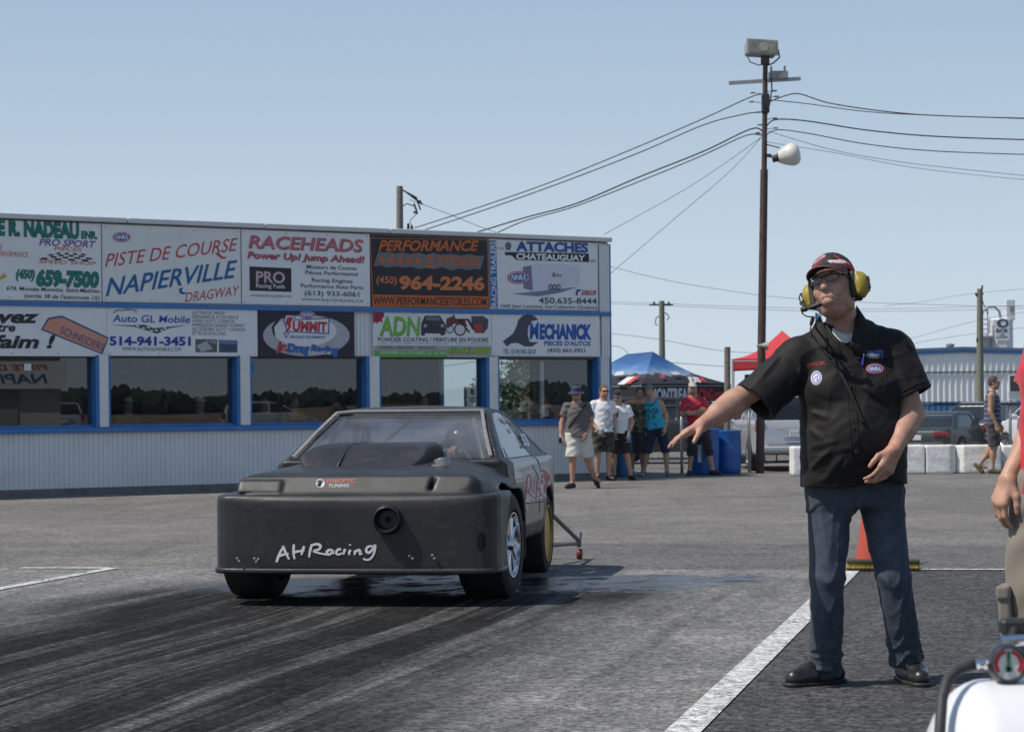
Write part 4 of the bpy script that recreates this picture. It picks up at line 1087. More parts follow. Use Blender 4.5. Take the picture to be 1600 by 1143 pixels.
MB().lathe([(0, -.082), (.09, -.082), (.095, -.075)], (0.03, 0, 0), 'Y', 20).obj("bulb", mat("flood_bulb", (0.3, 0.3, 0.26), 0.3), fl)
MB().path([iv(PP(1168, 88, -.1)), iv(PP(1172, 97)), iv(PP(1185, 102)), iv(PP(1192, 101))], .012).path([iv(PP(1216, 78, -.1)), iv(PP(1218, 90)), iv(PP(1208, 99)), iv(PP(1198, 103)), iv(PP(1197, 118))], .016).path([iv(PP(1205, 115, -.1)), iv(PP(1206, 140, -.1)), iv(PP(1203, 160, -.1)), iv(PP(1199, 178, -.1))], .014).obj("cable", m_wire, pole, smooth=True)
gl = bpy.data.objects.new("globe_lamp", None); link(gl, pole); gl.location = iv(PP(1230, 243, -.1))
prof = [(0.0, -.30), (.07, -.30), (.075, -.2), (.11, -.17), (.17, -.07), (.215, .04), (.228, .12), (.2, .2), (.12, .25), (0, .262)]
o = MB().lathe(prof[3:], (0, 0, 0), 'X', 36).obj("shade", mat("lamp_white", (0.62, 0.60, 0.57), 0.4, vary=.12, vscale=5), gl, angle=50)
o2 = MB().lathe(prof[:4]+[(0.0, -.165)], (0, 0, 0), 'X', 20).obj("lamp_socket", m_blackpl, gl, angle=40)
gl.rotation_euler = (0, R(-12), R(-10))
MB().tube(iv(PP(1197, 244, -.06)), iv(PP(1216, 247, -.1)), .018).tube(iv(PP(1198, 226)), iv(PP(1218, 231, -.1)), .012).box(iv(PP(1201, 243, -.06)), (.1, .08, .06)).obj("bracket", m_wire, pole)
MB().lathe([(.03, 0), (.04, .1), (.085, .2), (.09, .21), (.0, .2)], iv(PP(1183, 540, -.25)), 'X', 20).tube(iv(PP(1183, 540, -.25)), iv(PP(1190, 541, -.05)), .015).obj("horn_speaker", m_grey, pole)
# small insulators where the wires meet the pole
mb = MB()
for (x, y) in ((1176, 145), (1174, 159), (1186, 175), (1187, 195), (1184, 208), (1210, 142), (1213, 151), (1211, 185), (1212, 200)): mb.box(iv(PP(x, y)), (.10, .04, .035), bev=.01).tube(iv(PP(x, y)), iv(PP(1195, y+2)), .007, n=5)
mb.obj("insulators", m_grey, pole)

def wire(label, pts, r, m=None, sag=0.0, group="overhead wires at the light pole"):
    P = [W(*p) for p in pts]
    # smooth curve through the points
    C = []
    for i in range(len(P)-1):
        p0, p1, p2, p3 = P[max(i-1, 0)], P[i], P[i+1], P[min(i+2, len(P)-1)]
        for k in range(8):
            t = k/8; C.append(0.5*((2*p1)+(-p0+p2)*t+(2*p0-5*p1+4*p2-p3)*t*t+(-p0+3*p1-3*p2+p3)*t*t*t))
    C.append(P[-1])
    o = MB().path(C, r*.72, 5).obj("overhead_wire", m or m_wire, None, smooth=True)
    return tag(o, label, "wire", group)
Yw = PY
wire("upper twisted wire from pole top falling left behind the roof", [(1190, 147, Yw), (1170, 153, Yw), (1100, 185, Yw+.4), (1000, 228, Yw+1), (870, 281, Yw+2), (760, 320, Yw+3), (648, 356, Yw+4)], .016)
wire("second wire from pole falling left behind the roof", [(1186, 176, Yw), (1165, 178, Yw), (1100, 195, Yw+.4), (1000, 238, Yw+1), (870, 288, Yw+2), (760, 327, Yw+3), (655, 362, Yw+4)], .016)
wire("thick braided cable from pole falling left to the roof middle", [(1192, 205, Yw), (1172, 202, Yw), (1100, 236, Yw+.4), (1000, 276, Yw+1), (900, 318, Yw+2), (820, 340, Yw+2.5), (735, 366, Yw+3)], .021)
wire("lower braided cable from pole meeting the roof middle", [(1192, 212, Yw), (1165, 212, Yw), (1095, 244, Yw+.4), (1000, 283, Yw+1), (900, 322, Yw+2), (820, 345, Yw+2.5), (770, 367, Yw+3)], .016)
wire("thin guy wire from pole down to the roof corner", [(1192, 213, Yw), (1080, 290, Yw+.5), (944, 366, Yw+2)], .008, m_wiret)
wire("thin wire from pole slanting steeply to the building end", [(1190, 214, Yw), (1140, 268, Yw), (1050, 345, Yw+.5), (953, 428, Yw+1)], .008, m_wiret)
wire("uppermost wire leaving the pole to the right", [(1200, 160, Yw), (1226, 150, Yw), (1250, 147, Yw), (1300, 162, Yw), (1400, 176, Yw+.3), (1500, 182, Yw+.6), (1700, 187, Yw+1)], .016)
wire("second wire leaving the pole top to the right", [(1203, 156, Yw), (1222, 158, Yw), (1260, 162, Yw), (1350, 174, Yw+.2), (1450, 180, Yw+.6), (1700, 189, Yw+1)], .012)
wire("thick wire leaving the pole to the right below the box", [(1197, 198, Yw), (1212, 187, Yw), (1260, 189, Yw), (1360, 204, Yw+.3), (1480, 214, Yw+.6), (1700, 221, Yw+1)], .019)
wire("wire dipping right from the pole above the globe lamp", [(1196, 212, Yw), (1215, 203, Yw), (1260, 208, Yw), (1360, 226, Yw+.3), (1480, 237, Yw+.6), (1700, 244, Yw+1)], .014)
wire("thin wire passing right just above the globe lamp", [(1200, 205, Yw), (1300, 234, Yw+.2), (1400, 252, Yw+.4), (1500, 264, Yw+.6), (1700, 284, Yw+1)], .008, m_wiret)
wire("thinnest wire passing right behind the globe lamp", [(1198, 222, Yw), (1300, 238, Yw+.2), (1450, 265, Yw+.5), (1700, 290, Yw+1)], .007, m_wiret)
FW = "distant wires across the sky"
wire("distant wire sloping down right past the wooden pole", [(640, 312, 62), (700, 334, 66), (790, 368, 72), (956, 417, 84), (1100, 448, 90), (1300, 470, 95), (1700, 482, 110)], .012, m_wiret, group=FW)
wire("upper distant level wire behind the man's head", [(940, 471, 92), (1034, 474, 92), (1200, 480, 94), (1400, 482, 96), (1700, 474, 100)], .010, m_wiret, group=FW)
wire("lower distant level wire behind the man's head", [(940, 474, 92), (1034, 477, 92), (1200, 484, 94), (1400, 486, 96), (1700, 480, 100)], .010, m_wiret, group=FW)
wire("distant wire sloping above the tents to the red canopy", [(940, 519, 70), (1030, 530, 70), (1130, 548, 72), (1230, 552, 74), (1400, 556, 78)], .010, m_wiret, group=FW)
wire("dark distant wire just above the tent roof", [(690, 572, 70), (940, 540, 70), (1000, 560, 70), (1130, 572, 72), (1260, 576, 74)], .012, m_wiret, group=FW)
wire("distant wire rising right to the pole beside the silo", [(1380, 550, 88), (1440, 534, 88), (1531, 520, 88), (1700, 500, 90)], .010, m_wiret, group=FW)
wire("second distant wire rising right above the warehouse roof", [(1380, 538, 88), (1440, 524, 88), (1531, 500, 88), (1700, 470, 90)], .010, m_wiret, group=FW)
wire("faint distant wire rising right to the pole top", [(1380, 478, 88), (1450, 470, 88), (1531, 457, 88), (1700, 445, 90)], .008, m_wiret, group=FW)

# pole behind the building
P2 = W(625, 640, 60); P2.z = zg(0, 60)
p2 = thing("utility_pole", "grey wooden pole rising behind the building roof", "utility pole", P2, 0, "utility poles")
w2 = lambda px, py, dy=0: W(px, py, 60+dy)-P2
MB().tube((0, 0, 0), w2(624.5, 291), .13, .085, 14).obj("pole", m_wood, p2, angle=40)
MB().box(w2(648, 310), (.5, .05, .05), Matrix.Rotation(R(38), 3, 'Y')).path([w2(629, 297), w2(646, 306), w2(652, 310)], .02).box(w2(649, 324), (.05, .06, .22), Matrix.Rotation(R(-20), 3, 'Y')).box(w2(655, 322), (.04, .05, .2), Matrix.Rotation(R(-20), 3, 'Y')).tube(w2(651, 315), w2(658, 314), .03).tube(w2(646, 331), w2(653, 333), .03).obj("cutout_fuse", m_wire, p2)
MB().tube(w2(638, 365), w2(638, 349), .045, .03).tube(w2(643.5, 365), w2(643.5, 352), .045, .03).path([w2(652, 333), w2(640, 345), w2(643, 352)], .01).path([w2(629, 322), w2(636, 318), w2(646, 322)], .014).obj("arrester", m_wire, p2)
# pole with hardware beyond the tents
P3 = W(1035, 640, 92); P3.z = zg(0, 92)
p3 = thing("utility_pole", "distant wooden pole with a wire bracket standing beyond the blue tent", "utility pole", P3, 0, "utility poles")
w3 = lambda px, py: W(px, py, 92)-P3
MB().tube((0, 0, 0), w3(1034, 470), .15, .11, 12).obj("pole", m_woodg, p3, angle=40)
MB().box(w3(1033, 476), (.95, .06, .06)).tube(w3(1022, 476), w3(1022, 471), .04).tube(w3(1045, 476), w3(1045, 471), .04).path([w3(1036, 488), w3(1042, 490), w3(1046, 496), w3(1042, 500)], .02).path([w3(1032, 492), w3(1025, 497), w3(1024, 506), w3(1028, 508)], .02).obj("wire_bracket", m_wire, p3)
# pole by the silo
P4 = W(1531, 640, 70); P4.z = zg(0, 70)
p4 = thing("utility_pole", "greenish wooden pole in front of the striped warehouse", "utility pole", P4, 0, "utility poles")
w4 = lambda px, py: W(px, py, 70)-P4
MB().tube((0, 0, -.1), w4(1531, 451), .13, .085, 14).obj("pole", m_woodg, p4, angle=40)
MB().box(w4(1530, 459), (.25, .06, .06)).tube(w4(1534, 453), w4(1535, 446), .03).box(w4(1527, 461), (.08, .1, .08)).path([w4(1533, 462), w4(1538, 478), w4(1543, 490)], .012).box(w4(1529, 531), (.12, .14, .12)).obj("wire_bracket", m_wire, p4)
# wooden fence post beside the tent
P5 = G(1136.5, 740)
p5 = thing("wooden_post", "stout grey wooden post between the tent and the red canopy", "post", P5)
MB().tube((0, 0, -.05), W(1136.5, 543, P5.y)-P5, .065, .06, 14).obj("post", m_wood, p5, angle=40)
MB().tube(W(1136.5, 543, P5.y)-P5, W(1136.5, 541.6, P5.y)-P5, .064, .055, 14).obj("post_cap", m_wood, p5, angle=40)

# ================================================================ TENTS
def tent_material():
    m = bpy.data.materials.new("printed_tent"); m.use_nodes = True
    nt = m.node_tree; N = nt.nodes; L = nt.links; b = N["Principled BSDF"]; b.inputs["Roughness"].default_value = .7
    tc = N.new("ShaderNodeTexCoord"); sp = N.new("ShaderNodeSeparateXYZ"); L.new(tc.outputs["Object"], sp.inputs[0])
    no = N.new("ShaderNodeTexNoise"); no.inputs["Scale"].default_value = 3.2; no.inputs["Detail"].default_value = 8; L.new(tc.outputs["Object"], no.inputs["Vector"])
    ad = N.new("ShaderNodeMath"); ad.operation = 'MULTIPLY_ADD'; ad.inputs[1].default_value = .32; L.new(no.outputs["Fac"], ad.inputs[0]); L.new(sp.outputs[2], ad.inputs[2])
    rp = N.new("ShaderNodeValToRGB"); L.new(ad.outputs[0], rp.inputs[0])
    mr = N.new("ShaderNodeMapRange"); mr.inputs[1].default_value = 1.85; mr.inputs[2].default_value = 2.95; L.new(ad.outputs[0], mr.inputs[0]); L.new(mr.outputs[0], rp.inputs[0])
    e = rp.color_ramp.elements
    e[0].position = .30; e[0].color = (0.02, 0.02, 0.025, 1); e[1].position = 1.0; e[1].color = (0.012, 0.05, 0.17, 1)
    for p, c in ((.40, (.045, .045, .06, 1)), (.43, (.20, .27, .38, 1)), (.56, (.06, .16, .36, 1)), (.72, (.02, .09, .26, 1))):
        q_ = e.new(p); q_.color = c
    L.new(rp.outputs[0], b.inputs["Base Color"]); return m
def canopy(name, label, corners4, eave_z, val_h, ridge, m_top, m_val, m_leg, leg_foot, curve=0.12):
    """corners4: ground-plan corners (counter-clockwise from near corner); ridge: two top points"""
    o = Vector((corners4[0][0], corners4[0][1], leg_foot)); root = thing(name, label, "tent", o)
    C = [Vector((c[0], c[1], eave_z))-o for c in corners4]; A, B = [Vector(r)-o for r in ridge]
    mb = MB()
    def patch(a, b, ta, tb, n=10):
        V = []; F = []
        for i in range(n+1):
            t = i/n; sagz = -curve*math.sin(math.pi*t)
            for j in range(n+1):
                u = j/n
                p = a.lerp(b, u).lerp(ta.lerp(tb, u), t); p = p.copy(); p.z += sagz
                V.append(p)
        for i in range(n):
            for j in range(n): F.append((i*(n+1)+j, i*(n+1)+j+1, (i+1)*(n+1)+j+1, (i+1)*(n+1)+j))
        mb.add(V, F)
    tops = [A, B, B, A] if (A-B).length > .01 else [A]*4
    near = lambda c: min((A, B), key=lambda q: (q-c).length)
    T = [near(c) for c in C]
    for i in range(4): patch(C[i], C[(i+1) % 4], T[i], T[(i+1) % 4])
    top = mb.obj("canopy_top", m_top, root, angle=30)
    mv = MB()
    for i in range(4):
        a, b = C[i], C[(i+1) % 4]; d = (b-a).normalized(); n_ = Vector((d.y, -d.x, 0))*.01
        m_ = 10; V = []; F = []
        for j in range(m_+1):
            p = a.lerp(b, j/m_)+n_; s_ = -.03*math.sin(math.pi*j/m_)
            V += [p+Vector((0, 0, .01)), p+Vector((0, 0, -val_h-s_))]
        for j in range(m_): F.append((2*j, 2*j+1, 2*j+3, 2*j+2))
        mv.add(V, F)
    mv.obj("valance", m_val, root)
    for c in C: MB().box((c.x, c.y, (c.z)/2), (.04, .04, c.z)).obj("leg", m_leg, root)
    fr = MB()
    for i in range(4): fr.tube(C[i]-Vector((0, 0, .05)), C[(i+1) % 4]-Vector((0, 0, .05)), .015)
    for c, t in zip(C, T):
        P_ = []
        for i_ in range(9):
            u_ = i_/8; q_ = (c-Vector((0, 0, .06))).lerp(t-Vector((0, 0, .09)), u_); q_.z -= curve*math.sin(math.pi*u_)+.05*math.sin(math.pi*u_); P_.append(q_)
        fr.path(P_, .014, 6)
    fr.obj("frame", m_leg, root)
    return root, o
m_tent = tent_material()
m_tblack = mat("tent_black", (0.02, 0.02, 0.024), 0.7, vary=.15)
m_legw = mat("leg_white", (0.6, 0.6, 0.6), 0.4)
c1 = W(1001, 601, 57.0); c2 = W(1141, 598, 58.6)
d12 = Vector((c2.x-c1.x, c2.y-c1.y, 0)); nn = Vector((-d12.y, d12.x, 0)).normalized(); dn = d12.normalized()
back = (nn*.88-dn*.47)*2.7
c0 = Vector((c1.x, c1.y, 0))+back; c3 = Vector((c2.x, c2.y, 0))+back
EZ = (c1.z+c2.z)/2
r1 = W(1020, 549, 58.6); r0 = W(979, 553, 59.4)
tent, to = canopy("printed_tent", "blue and black printed tent lettered along its valance", [(c1.x, c1.y), (c2.x, c2.y), (c3.x, c3.y), (c0.x, c0.y)], EZ, .46, (r0, r1), m_tent, m_tblack, m_galv, zg(0, 58))
def tent_plane_text(t, pa, pb, hgt, rgb, shear=0.0, bold=.02, off=.03):
    """line of lettering on the front valance from fraction pa to pb"""
    v, f = text_verts(t, shear, bold)
    a = Vector((c1.x, c1.y, EZ))-to; b = Vector((c2.x, c2.y, EZ))-to; d = (b-a); n_ = Vector((d.y, -d.x, 0)).normalized()
    x0, x1 = v[:, 0].min(), v[:, 0].max(); hh = .73
    P = [a+d*(pa+(p[0]-x0)/(x1-x0)*(pb-pa))+n_*off+Vector((0, 0, -.405+p[1]/hh*hgt)) for p in v]
    MB().add(P, f).obj("lettering", mat("tent_ink_%d" % int(rgb[1]*1000), rgb, .6), tent)
tent_plane_text("MONTREAL", .10, .55, .30, (0.55, 0.58, 0.68), 0, .045)
tent_plane_text("RACING.com", .555, .92, .30, (0.42, 0.03, 0.045), 0, .045)
def tent_decal(pts, rgb, nm="logo"):
    """flat print on the front roof slope"""
    a = Vector((c1.x, c1.y, EZ)); b = Vector((c2.x, c2.y, EZ)); n_ = (b-a).cross(r1-a).normalized()
    if n_.y > 0: n_ = -n_
    P = []
    for p in pts:
        u, v = unroll(*p); d = Vector((u/FPX, 1, v/FPX)); o_ = Vector((0, 0, CAM_H)); q_ = a+n_*.02
        P.append(o_+d*((q_-o_).dot(n_)/d.dot(n_))-to)
    MB().add(P, [tuple(range(len(P)))]).obj(nm, mat("tent_print_%d_%d" % (int(rgb[0]*99), int(rgb[1]*99)), rgb, .6), tent)
z6 = lambda x, y: (950+x/7.62, 540+y/7.62)
for pts in ([(945, 368), (972, 368), (1005, 432), (978, 432)], [(972, 368), (990, 368), (1010, 400), (1000, 410)], [(1005, 368), (1035, 368), (1068, 432), (1038, 432)], [(1040, 370), (1062, 372), (1108, 435), (1080, 433)]): tent_decal([z6(*p) for p in pts], (.6, .6, .62))
tent_decal([z6(*p) for p in [(1064, 376), (1130, 378), (1150, 395), (1140, 405), (1185, 430), (1155, 430), (1120, 408), (1130, 432), (1104, 432)]], (.5, .05, .06))
tent_decal([z6(*p) for p in [(735, 310), (820, 306), (870, 342), (780, 345)]], (.5, .5, .56), "print"); tent_decal([z6(*p) for p in [(640, 340), (665, 345), (680, 385), (620, 378), (612, 352)]], (.4, .06, .08), "print"); tent_decal([z6(*p) for p in [(870, 340), (950, 350), (940, 356), (875, 350)]], (.4, .4, .46), "print")
def tent_decal_left(pts, rgb, nm="logo"):
    a = Vector((c1.x, c1.y, EZ)); b = Vector((c0.x, c0.y, EZ)); n_ = (b-a).cross(r1-a).normalized()
    if n_.y > 0: n_ = -n_
    P = []
    for p in pts:
        u, v = unroll(*p); d = Vector((u/FPX, 1, v/FPX)); o_ = Vector((0, 0, CAM_H)); q_ = a+n_*.03
        P.append(o_+d*((q_-o_).dot(n_)/d.dot(n_))-to)
    MB().add(P, [tuple(range(len(P)))]).obj(nm, mat("tent_print_%d_%d" % (int(rgb[0]*99), int(rgb[1]*99)), rgb, .6), tent)
tent_decal_left([z6(*p) for p in [(230, 370), (320, 364), (190, 460), (108, 458)]], (.6, .6, .62)); tent_decal_left([z6(*p) for p in [(322, 364), (376, 362), (262, 450), (200, 455)]], (.5, .05, .06))
tent_decal_left([z6(*p) for p in [(100, 310), (190, 300), (180, 345), (70, 355)]], (.5, .5, .56), "print")
m_tred = mat("tent_red", (0.56, 0.045, 0.055), 0.6, vary=.08)
rc = W(1144, 561, 60); rp_ = W(1222, 516, 61.2)
rr = canopy("red_canopy", "plain red pop-up canopy behind the rusty pole", [(rc.x, rc.y), (rc.x+2.7, rc.y-.3), (rc.x+3.0, rc.y+2.4), (rc.x+.3, rc.y+2.7)], rc.z, .27, (rp_, rp_), m_tred, m_tred, m_legw, zg(0, 60), .16)

# loudspeaker under the red canopy
lp = W(1171, 596, 60.6)
sp_ = thing("loudspeaker", "black loudspeaker on a stand under the red canopy", "speaker", (lp.x, lp.y, zg(0, 60)))
hz = lp.z-zg(0, 60)
MB().box((0, 0, hz), (.24, .25, .38), bev=.02).obj("cabinet", m_blackpl, sp_)
MB().lathe([(0, -.135), (.06, -.135), (.085, -.13)], (0, 0, hz-.06), 'Y', 20).obj("driver", m_wire, sp_)
MB().tube((0, 0, .02), (0, 0, hz-.19), .02).tube((0, 0, .4), (.35, .2, 0), .012).tube((0, 0, .4), (-.35, .2, 0), .012).tube((0, 0, .4), (0, -.4, 0), .012).obj("stand", m_wire, sp_)
# feather flag behind the man's shoulder
fp = W(1275, 515, 56)
ff = thing("feather_flag", "pale blue and pink feather flag behind the man's neck", "flag", (fp.x, fp.y, zg(0, 56)))
hz = W(1275, 488, 56).z-zg(0, 56)
MB().tube((0, 0, 0), (0, 0, hz), .015).obj("pole", m_wire, ff)
MB().add([(0.0, 0.01, hz), (.13, 0.01, hz-.05), (.19, .01, hz-.3), (.2, .01, .8), (0.0, .01, .7)], [(0, 1, 2, 3, 4)]).add([(0.0, 0.016, hz), (.13, 0.016, hz-.05), (.19, .016, hz-.3), (.2, .016, .8), (0.0, .016, .7)], [(4, 3, 2, 1, 0)]).obj("banner", mat("flag_cloth", (0.22, 0.5, 0.68), .7, dirt=(.7, .2, .45), dscale=4, damt=.9), ff)

# ================================================================ CHAIN LINK FENCES
m_link = mat("chain_link", (0.30, 0.31, 0.32), 0.5, 0.5)
def fence(name, label, a, b, z0, z1, posts, diamond=.062, r=.0036, rail=True, frame=False):
    a, b = Vector((a[0], a[1], 0)), Vector((b[0], b[1], 0)); L_ = (b-a).length; d = (b-a)/L_
    root = thing(name, label, "fence" if not frame else "gate", (a.x, a.y, z0), math.atan2(d.y, d.x))
    H_ = z1-z0; mb = MB(); n = int(L_/diamond); m_ = int(H_/(diamond*.5))
    nrm = (0, 1, 0)
    for i in range(n):
        x = i*diamond; V = []; F = []
        for j in range(m_+1):
            xx = x+(diamond*.5 if (j+i) % 2 else -diamond*.5)+diamond*.5; z = j*diamond*.5+.03; yo = .006 if (j+i) % 2 else -.006
            V += [(xx-r, yo, z), (xx+r, yo, z), (xx, yo-r*1.4, z)]
        for j in range(m_):
            q_ = 3*j; F += [(q_, q_+1, q_+4, q_+3), (q_+1, q_+2, q_+5, q_+4), (q_+2, q_, q_+3, q_+5)]
        mb.add(V, F)
    mb.obj("wire_mesh", m_link, root)
    if frame:
        P = [(.06, 0, .04), (.02, 0, .1), (.02, 0, H_-.06), (.08, 0, H_), (L_-.08, 0, H_), (L_-.02, 0, H_-.06), (L_-.02, 0, .1), (L_-.06, 0, .04)]
        MB().path(P, .024, 8, closed=True).obj("frame", m_galv, root, smooth=True)
        MB().tube((.35, 0, .04), (.35, 0, H_), .016).obj("brace", m_galv, root, smooth=True)
    else:
        MB().tube((0, 0, H_), (L_, 0, H_), .022).obj("top_rail", m_wire if rail == 'dark' else m_galv, root, smooth=True)
        for p in posts: MB().tube((p*L_, .03, -.02), (p*L_, .03, H_+.04), .032).lathe([(.036, H_+.04), (.03, H_+.07), (0, H_+.085)], (p*L_, .03, 0), 'Z', 12).obj("post", m_galv, root, smooth=True)
    return root
fa = G(958, 741); fb = G(1183, 739)
fence("chain_link_fence", "low chain link fence behind the spectators", (fa.x, fa.y+.5), (fb.x-.05, fb.y+.45), zg(0, 44)+.02, W(1080, 634, 44).z, (.02, .5, .98), rail='dark')
ga = G(1192, 735); gb = G(1251, 733)
fence("chain_link_gate", "galvanised chain link gate standing beside the rusty pole", (ga.x, ga.y-.1), (gb.x, gb.y-.2), zg(0, 44)+.14, W(1220, 633, 44.5).z, (), frame=True)
ha = W(1395, 690, 46.2); hb = W(1760, 690, 46.2)
fence("chain_link_fence", "chain link fence with dark top rail behind the white barriers", (ha.x, ha.y), (hb.x, hb.y), zg(0, 46)+.02, W(1500, 631, 46.2).z, (.05, .505, .98), rail='dark')
np_ = W(1228, 653, ga.y-.15)
no = thing("notice_plate", "small blank white plate hanging on the gate", "sign", np_)
MB().box((0, 0, 0), (.17, .008, .16)).obj("plate", mat("paper", (0.75, 0.75, 0.75), 0.8), no)
MB().tube((-.06, .005, .07), (-.06, .015, .1), .004).tube((.06, .005, .07), (.06, .015, .1), .004).obj("wire_tie", m_wire, no)

# ================================================================ WHITE CONCRETE BARRIERS
m_bar = mat("barrier_white", (0.74, 0.74, 0.73), 0.85, vary=.10, vscale=3, bump=.9, bscale=9, dirt=(.33, .32, .3), dscale=4.5, damt=.35)
def barrier(label, xa, xb, y, ca, cb, depth=.55, ytop=695):
    a = W(xa, 740, y); b = W(xb, 740, y); z0 = zg(0, y); h_ = W((xa+xb)/2, ytop, y).z-z0; L_ = b.x-a.x
    root = thing("concrete_barrier", label, "barrier", (a.x, y, z0), 0, "white concrete barriers")
    s = SDF((-.1, -.1, -.05), (L_+.1, depth+.1, h_+.1), .022)
    P = [(ca, 0), (L_-cb, 0), (L_, cb*.8), (L_, depth), (0, depth), (0, ca*.8)]
    X, Y, Z = s.ax
    D = poly_sd(P, X[:, None], Y[None, :])[:, :, None]; dz = (np.abs(Z-h_/2)-h_/2)[None, None, :]
    s.D = smax(D+.0*dz, dz+.0*D, .03).astype(np.float32)
    rnd = np.random.RandomState(int(xa)); ph = rnd.uniform(0, 6.28, 6)
    s.warp(lambda x, y_, z: .004*np.sin(x*7+ph[0]+3*np.sin(z*5+ph[1]))*np.sin(z*9+ph[2])+.0015*np.sin(x*37+ph[3]+2*np.sin(z*13))*np.sin(z*33+ph[4]+2*np.sin(x*11)))
    s.obj("block", m_bar, root)
    MB().path([(L_*.5-.1, depth*.5, h_-.02), (L_*.5-.1, depth*.5, h_+.05), (L_*.5+.1, depth*.5, h_+.05), (L_*.5+.1, depth*.5, h_-.02)], .012, 8).obj("lifting_eye", m_rust, root, smooth=True)
    return root
barrier("white barrier mostly hidden by the man, its left end by the gate", 1239, 1332, 43.6, .02, .02, ytop=697)
barrier("white barrier right behind the man, its right end showing past his hand", 1334, 1446, 44.0, .02, .01)
barrier("white barrier with a chamfered right end beside the shadowed notch", 1447.5, 1496, 44.0, .01, .13)
barrier("white barrier with a chamfered left end behind the walking man's feet", 1496.5, 1566, 44.0, .12, .02)
barrier("rightmost white barrier reaching out of the picture", 1567, 1680, 44.2, .02, .02)

# ================================================================ BINS
m_bin = mat("barrel_blue", (0.012, 0.10, 0.36), 0.4, vary=.1, dirt=(.08, .14, .3), dscale=4, damt=.4)
def barrel(label, px, y, r, h_, m, group="blue plastic barrels"):
    c = W(px, 740, y); root = thing("plastic_barrel", label, "barrel", (c.x, y, zg(0, y)), 0, group)
    prof = [(r*.86, 0), (r*.93, .02), (r*.95, h_*.1), (r, h_*.3), (r*.985, h_*.33), (r, h_*.36), (r, h_*.64), (r*.985, h_*.67), (r, h_*.7), (r*.96, h_*.93), (r*.98, h_*.95), (r*.98, h_*.985), (r*.9, h_), (r*.88, h_*.97), (0, h_*.97)]
    MB().lathe(prof, (0, 0, 0), 'Z', 36).obj("drum", m, root, angle=40)
    MB().lathe([(.03, h_*.97), (.03, h_*.995), (0, h_*.995)], (r*.5, 0, 0), 'Z', 14).lathe([(.03, h_*.97), (.03, h_*.995), (0, h_*.995)], (-r*.5, 0, 0), 'Z', 14).obj("bung", m_blackpl, root)
    return root
bb = barrel("blue plastic barrel with a white label beside the man in red", 1101, 44.9, .29, .90, m_bin)
MB().box((-.12, -.288, .42), (.07, .012, .34), Matrix.Rotation(-.42, 3, 'Z')).obj("label", MATS["paper"], bb)
barrel("blue plastic barrel standing right beside the wooden post", 1138, 45.3, .26, .86, m_bin)
barrel("teal blue barrel at the building corner behind the men in white", 972, 43.9, .16, .52, mat("barrel_teal", (0.02, 0.11, 0.22), .5))

# ================================================================ PARKED CARS
m_silver = mat("paint_silver", (0.46, 0.47, 0.49), 0.30, 0.35, coat=.6)
m_green = mat("paint_dark_green", (0.014, 0.024, 0.024), 0.45, 0.0, coat=.25)
m_black = mat("paint_black", (0.012, 0.012, 0.014), 0.25, coat=.8)
m_white = mat("paint_white", (0.65, 0.66, 0.68), 0.3, coat=.6)
m_dgrey = mat("paint_dark_grey", (0.06, 0.065, 0.07), 0.3, 0.3, coat=.6)
def at(px, y): p = W(px, 640, y); return (p.x, p.y, zg(0, y))
parked_car("parked_car", "silver hatchback seen from behind through the gate", m_silver, at(1214, 48.6), math.pi+R(4), "suv")
parked_car("parked_car", "dark green sedan behind the chain link fence and barriers", m_green, at(1474, 55), math.pi-R(28), "sedan").scale = (1.0, 1.0, .84)
parked_car("parked_car", "dark grey sedan half hidden behind the walking man", m_dgrey, at(1552, 57), math.pi-R(30), "sedan")
parked_car("parked_car", "white car at the right picture edge behind the fence", m_white, at(1668, 52), math.pi+R(20), "suv")
parked_car("parked_car", "black car in the shade of the printed tent", m_black, at(1065, 54), R(80), "suv")
parked_car("parked_car", "white car seen beneath the printed tent's valance", m_white, at(1085, 68), R(95), "suv")

# ================================================================ WAREHOUSE AND SILO
YW = 95.0
m_ws = mat("warehouse_siding", (0.76, 0.78, 0.79), .5, vary=.06, vscale=.8, dirt=(.35, .34, .32), dscale=.7, damt=.35)
wa = W(1405, 640, YW); wb = W(1760, 640, YW); zb_ = W(1500, 627, YW).z
wh = thing("warehouse", "long white corrugated warehouse with a blue lettered base band", "building", (wa.x, YW, zg(0, YW)))
g0 = zg(0, YW); wl = wb.x-wa.x; ztL = W(1432, 550, YW).z-g0; ztP = W(1505, 546, YW).z-g0; xp = W(1505, 546, YW).x-wa.x; zbb = zb_-g0
def wall_ribs(z0, z1f, x0, x1, pitch, dep, m, nm):
    mb = MB(); n = int((x1-x0)/pitch); pr = []
    for i in range(n):
        a_ = x0+i*pitch; pr += [(a_, 0), (a_+pitch*.62, 0), (a_+pitch*.7, -dep), (a_+pitch*.92, -dep)]
    V = []; F = []
    for x, d_ in pr: V += [(x, d_, z0), (x, d_, z1f(x))]
    for i in range(len(pr)-1): F.append((2*i, 2*i+2, 2*i+3, 2*i+1))
    mb.add(V, F).obj(nm, m, wh)
roofz = lambda x: ztL+(ztP-ztL)*(1-abs(x-xp)/xp) if x < 2*xp else ztL
wall_ribs(zbb, roofz, 0, wl, .24, .05, m_ws, "wall")
wall_ribs(0, lambda x: zbb, 0, wl, .24, .04, mat("warehouse_blue", (0.045, 0.16, 0.36), .5, vary=.1), "base_band")
MB().box((0, 5, ztL/2), (.1, 10, ztL-.1)).box((wl/2, 5, ztL-.2), (wl, 9.9, .1)).obj("shell", m_ws, wh)
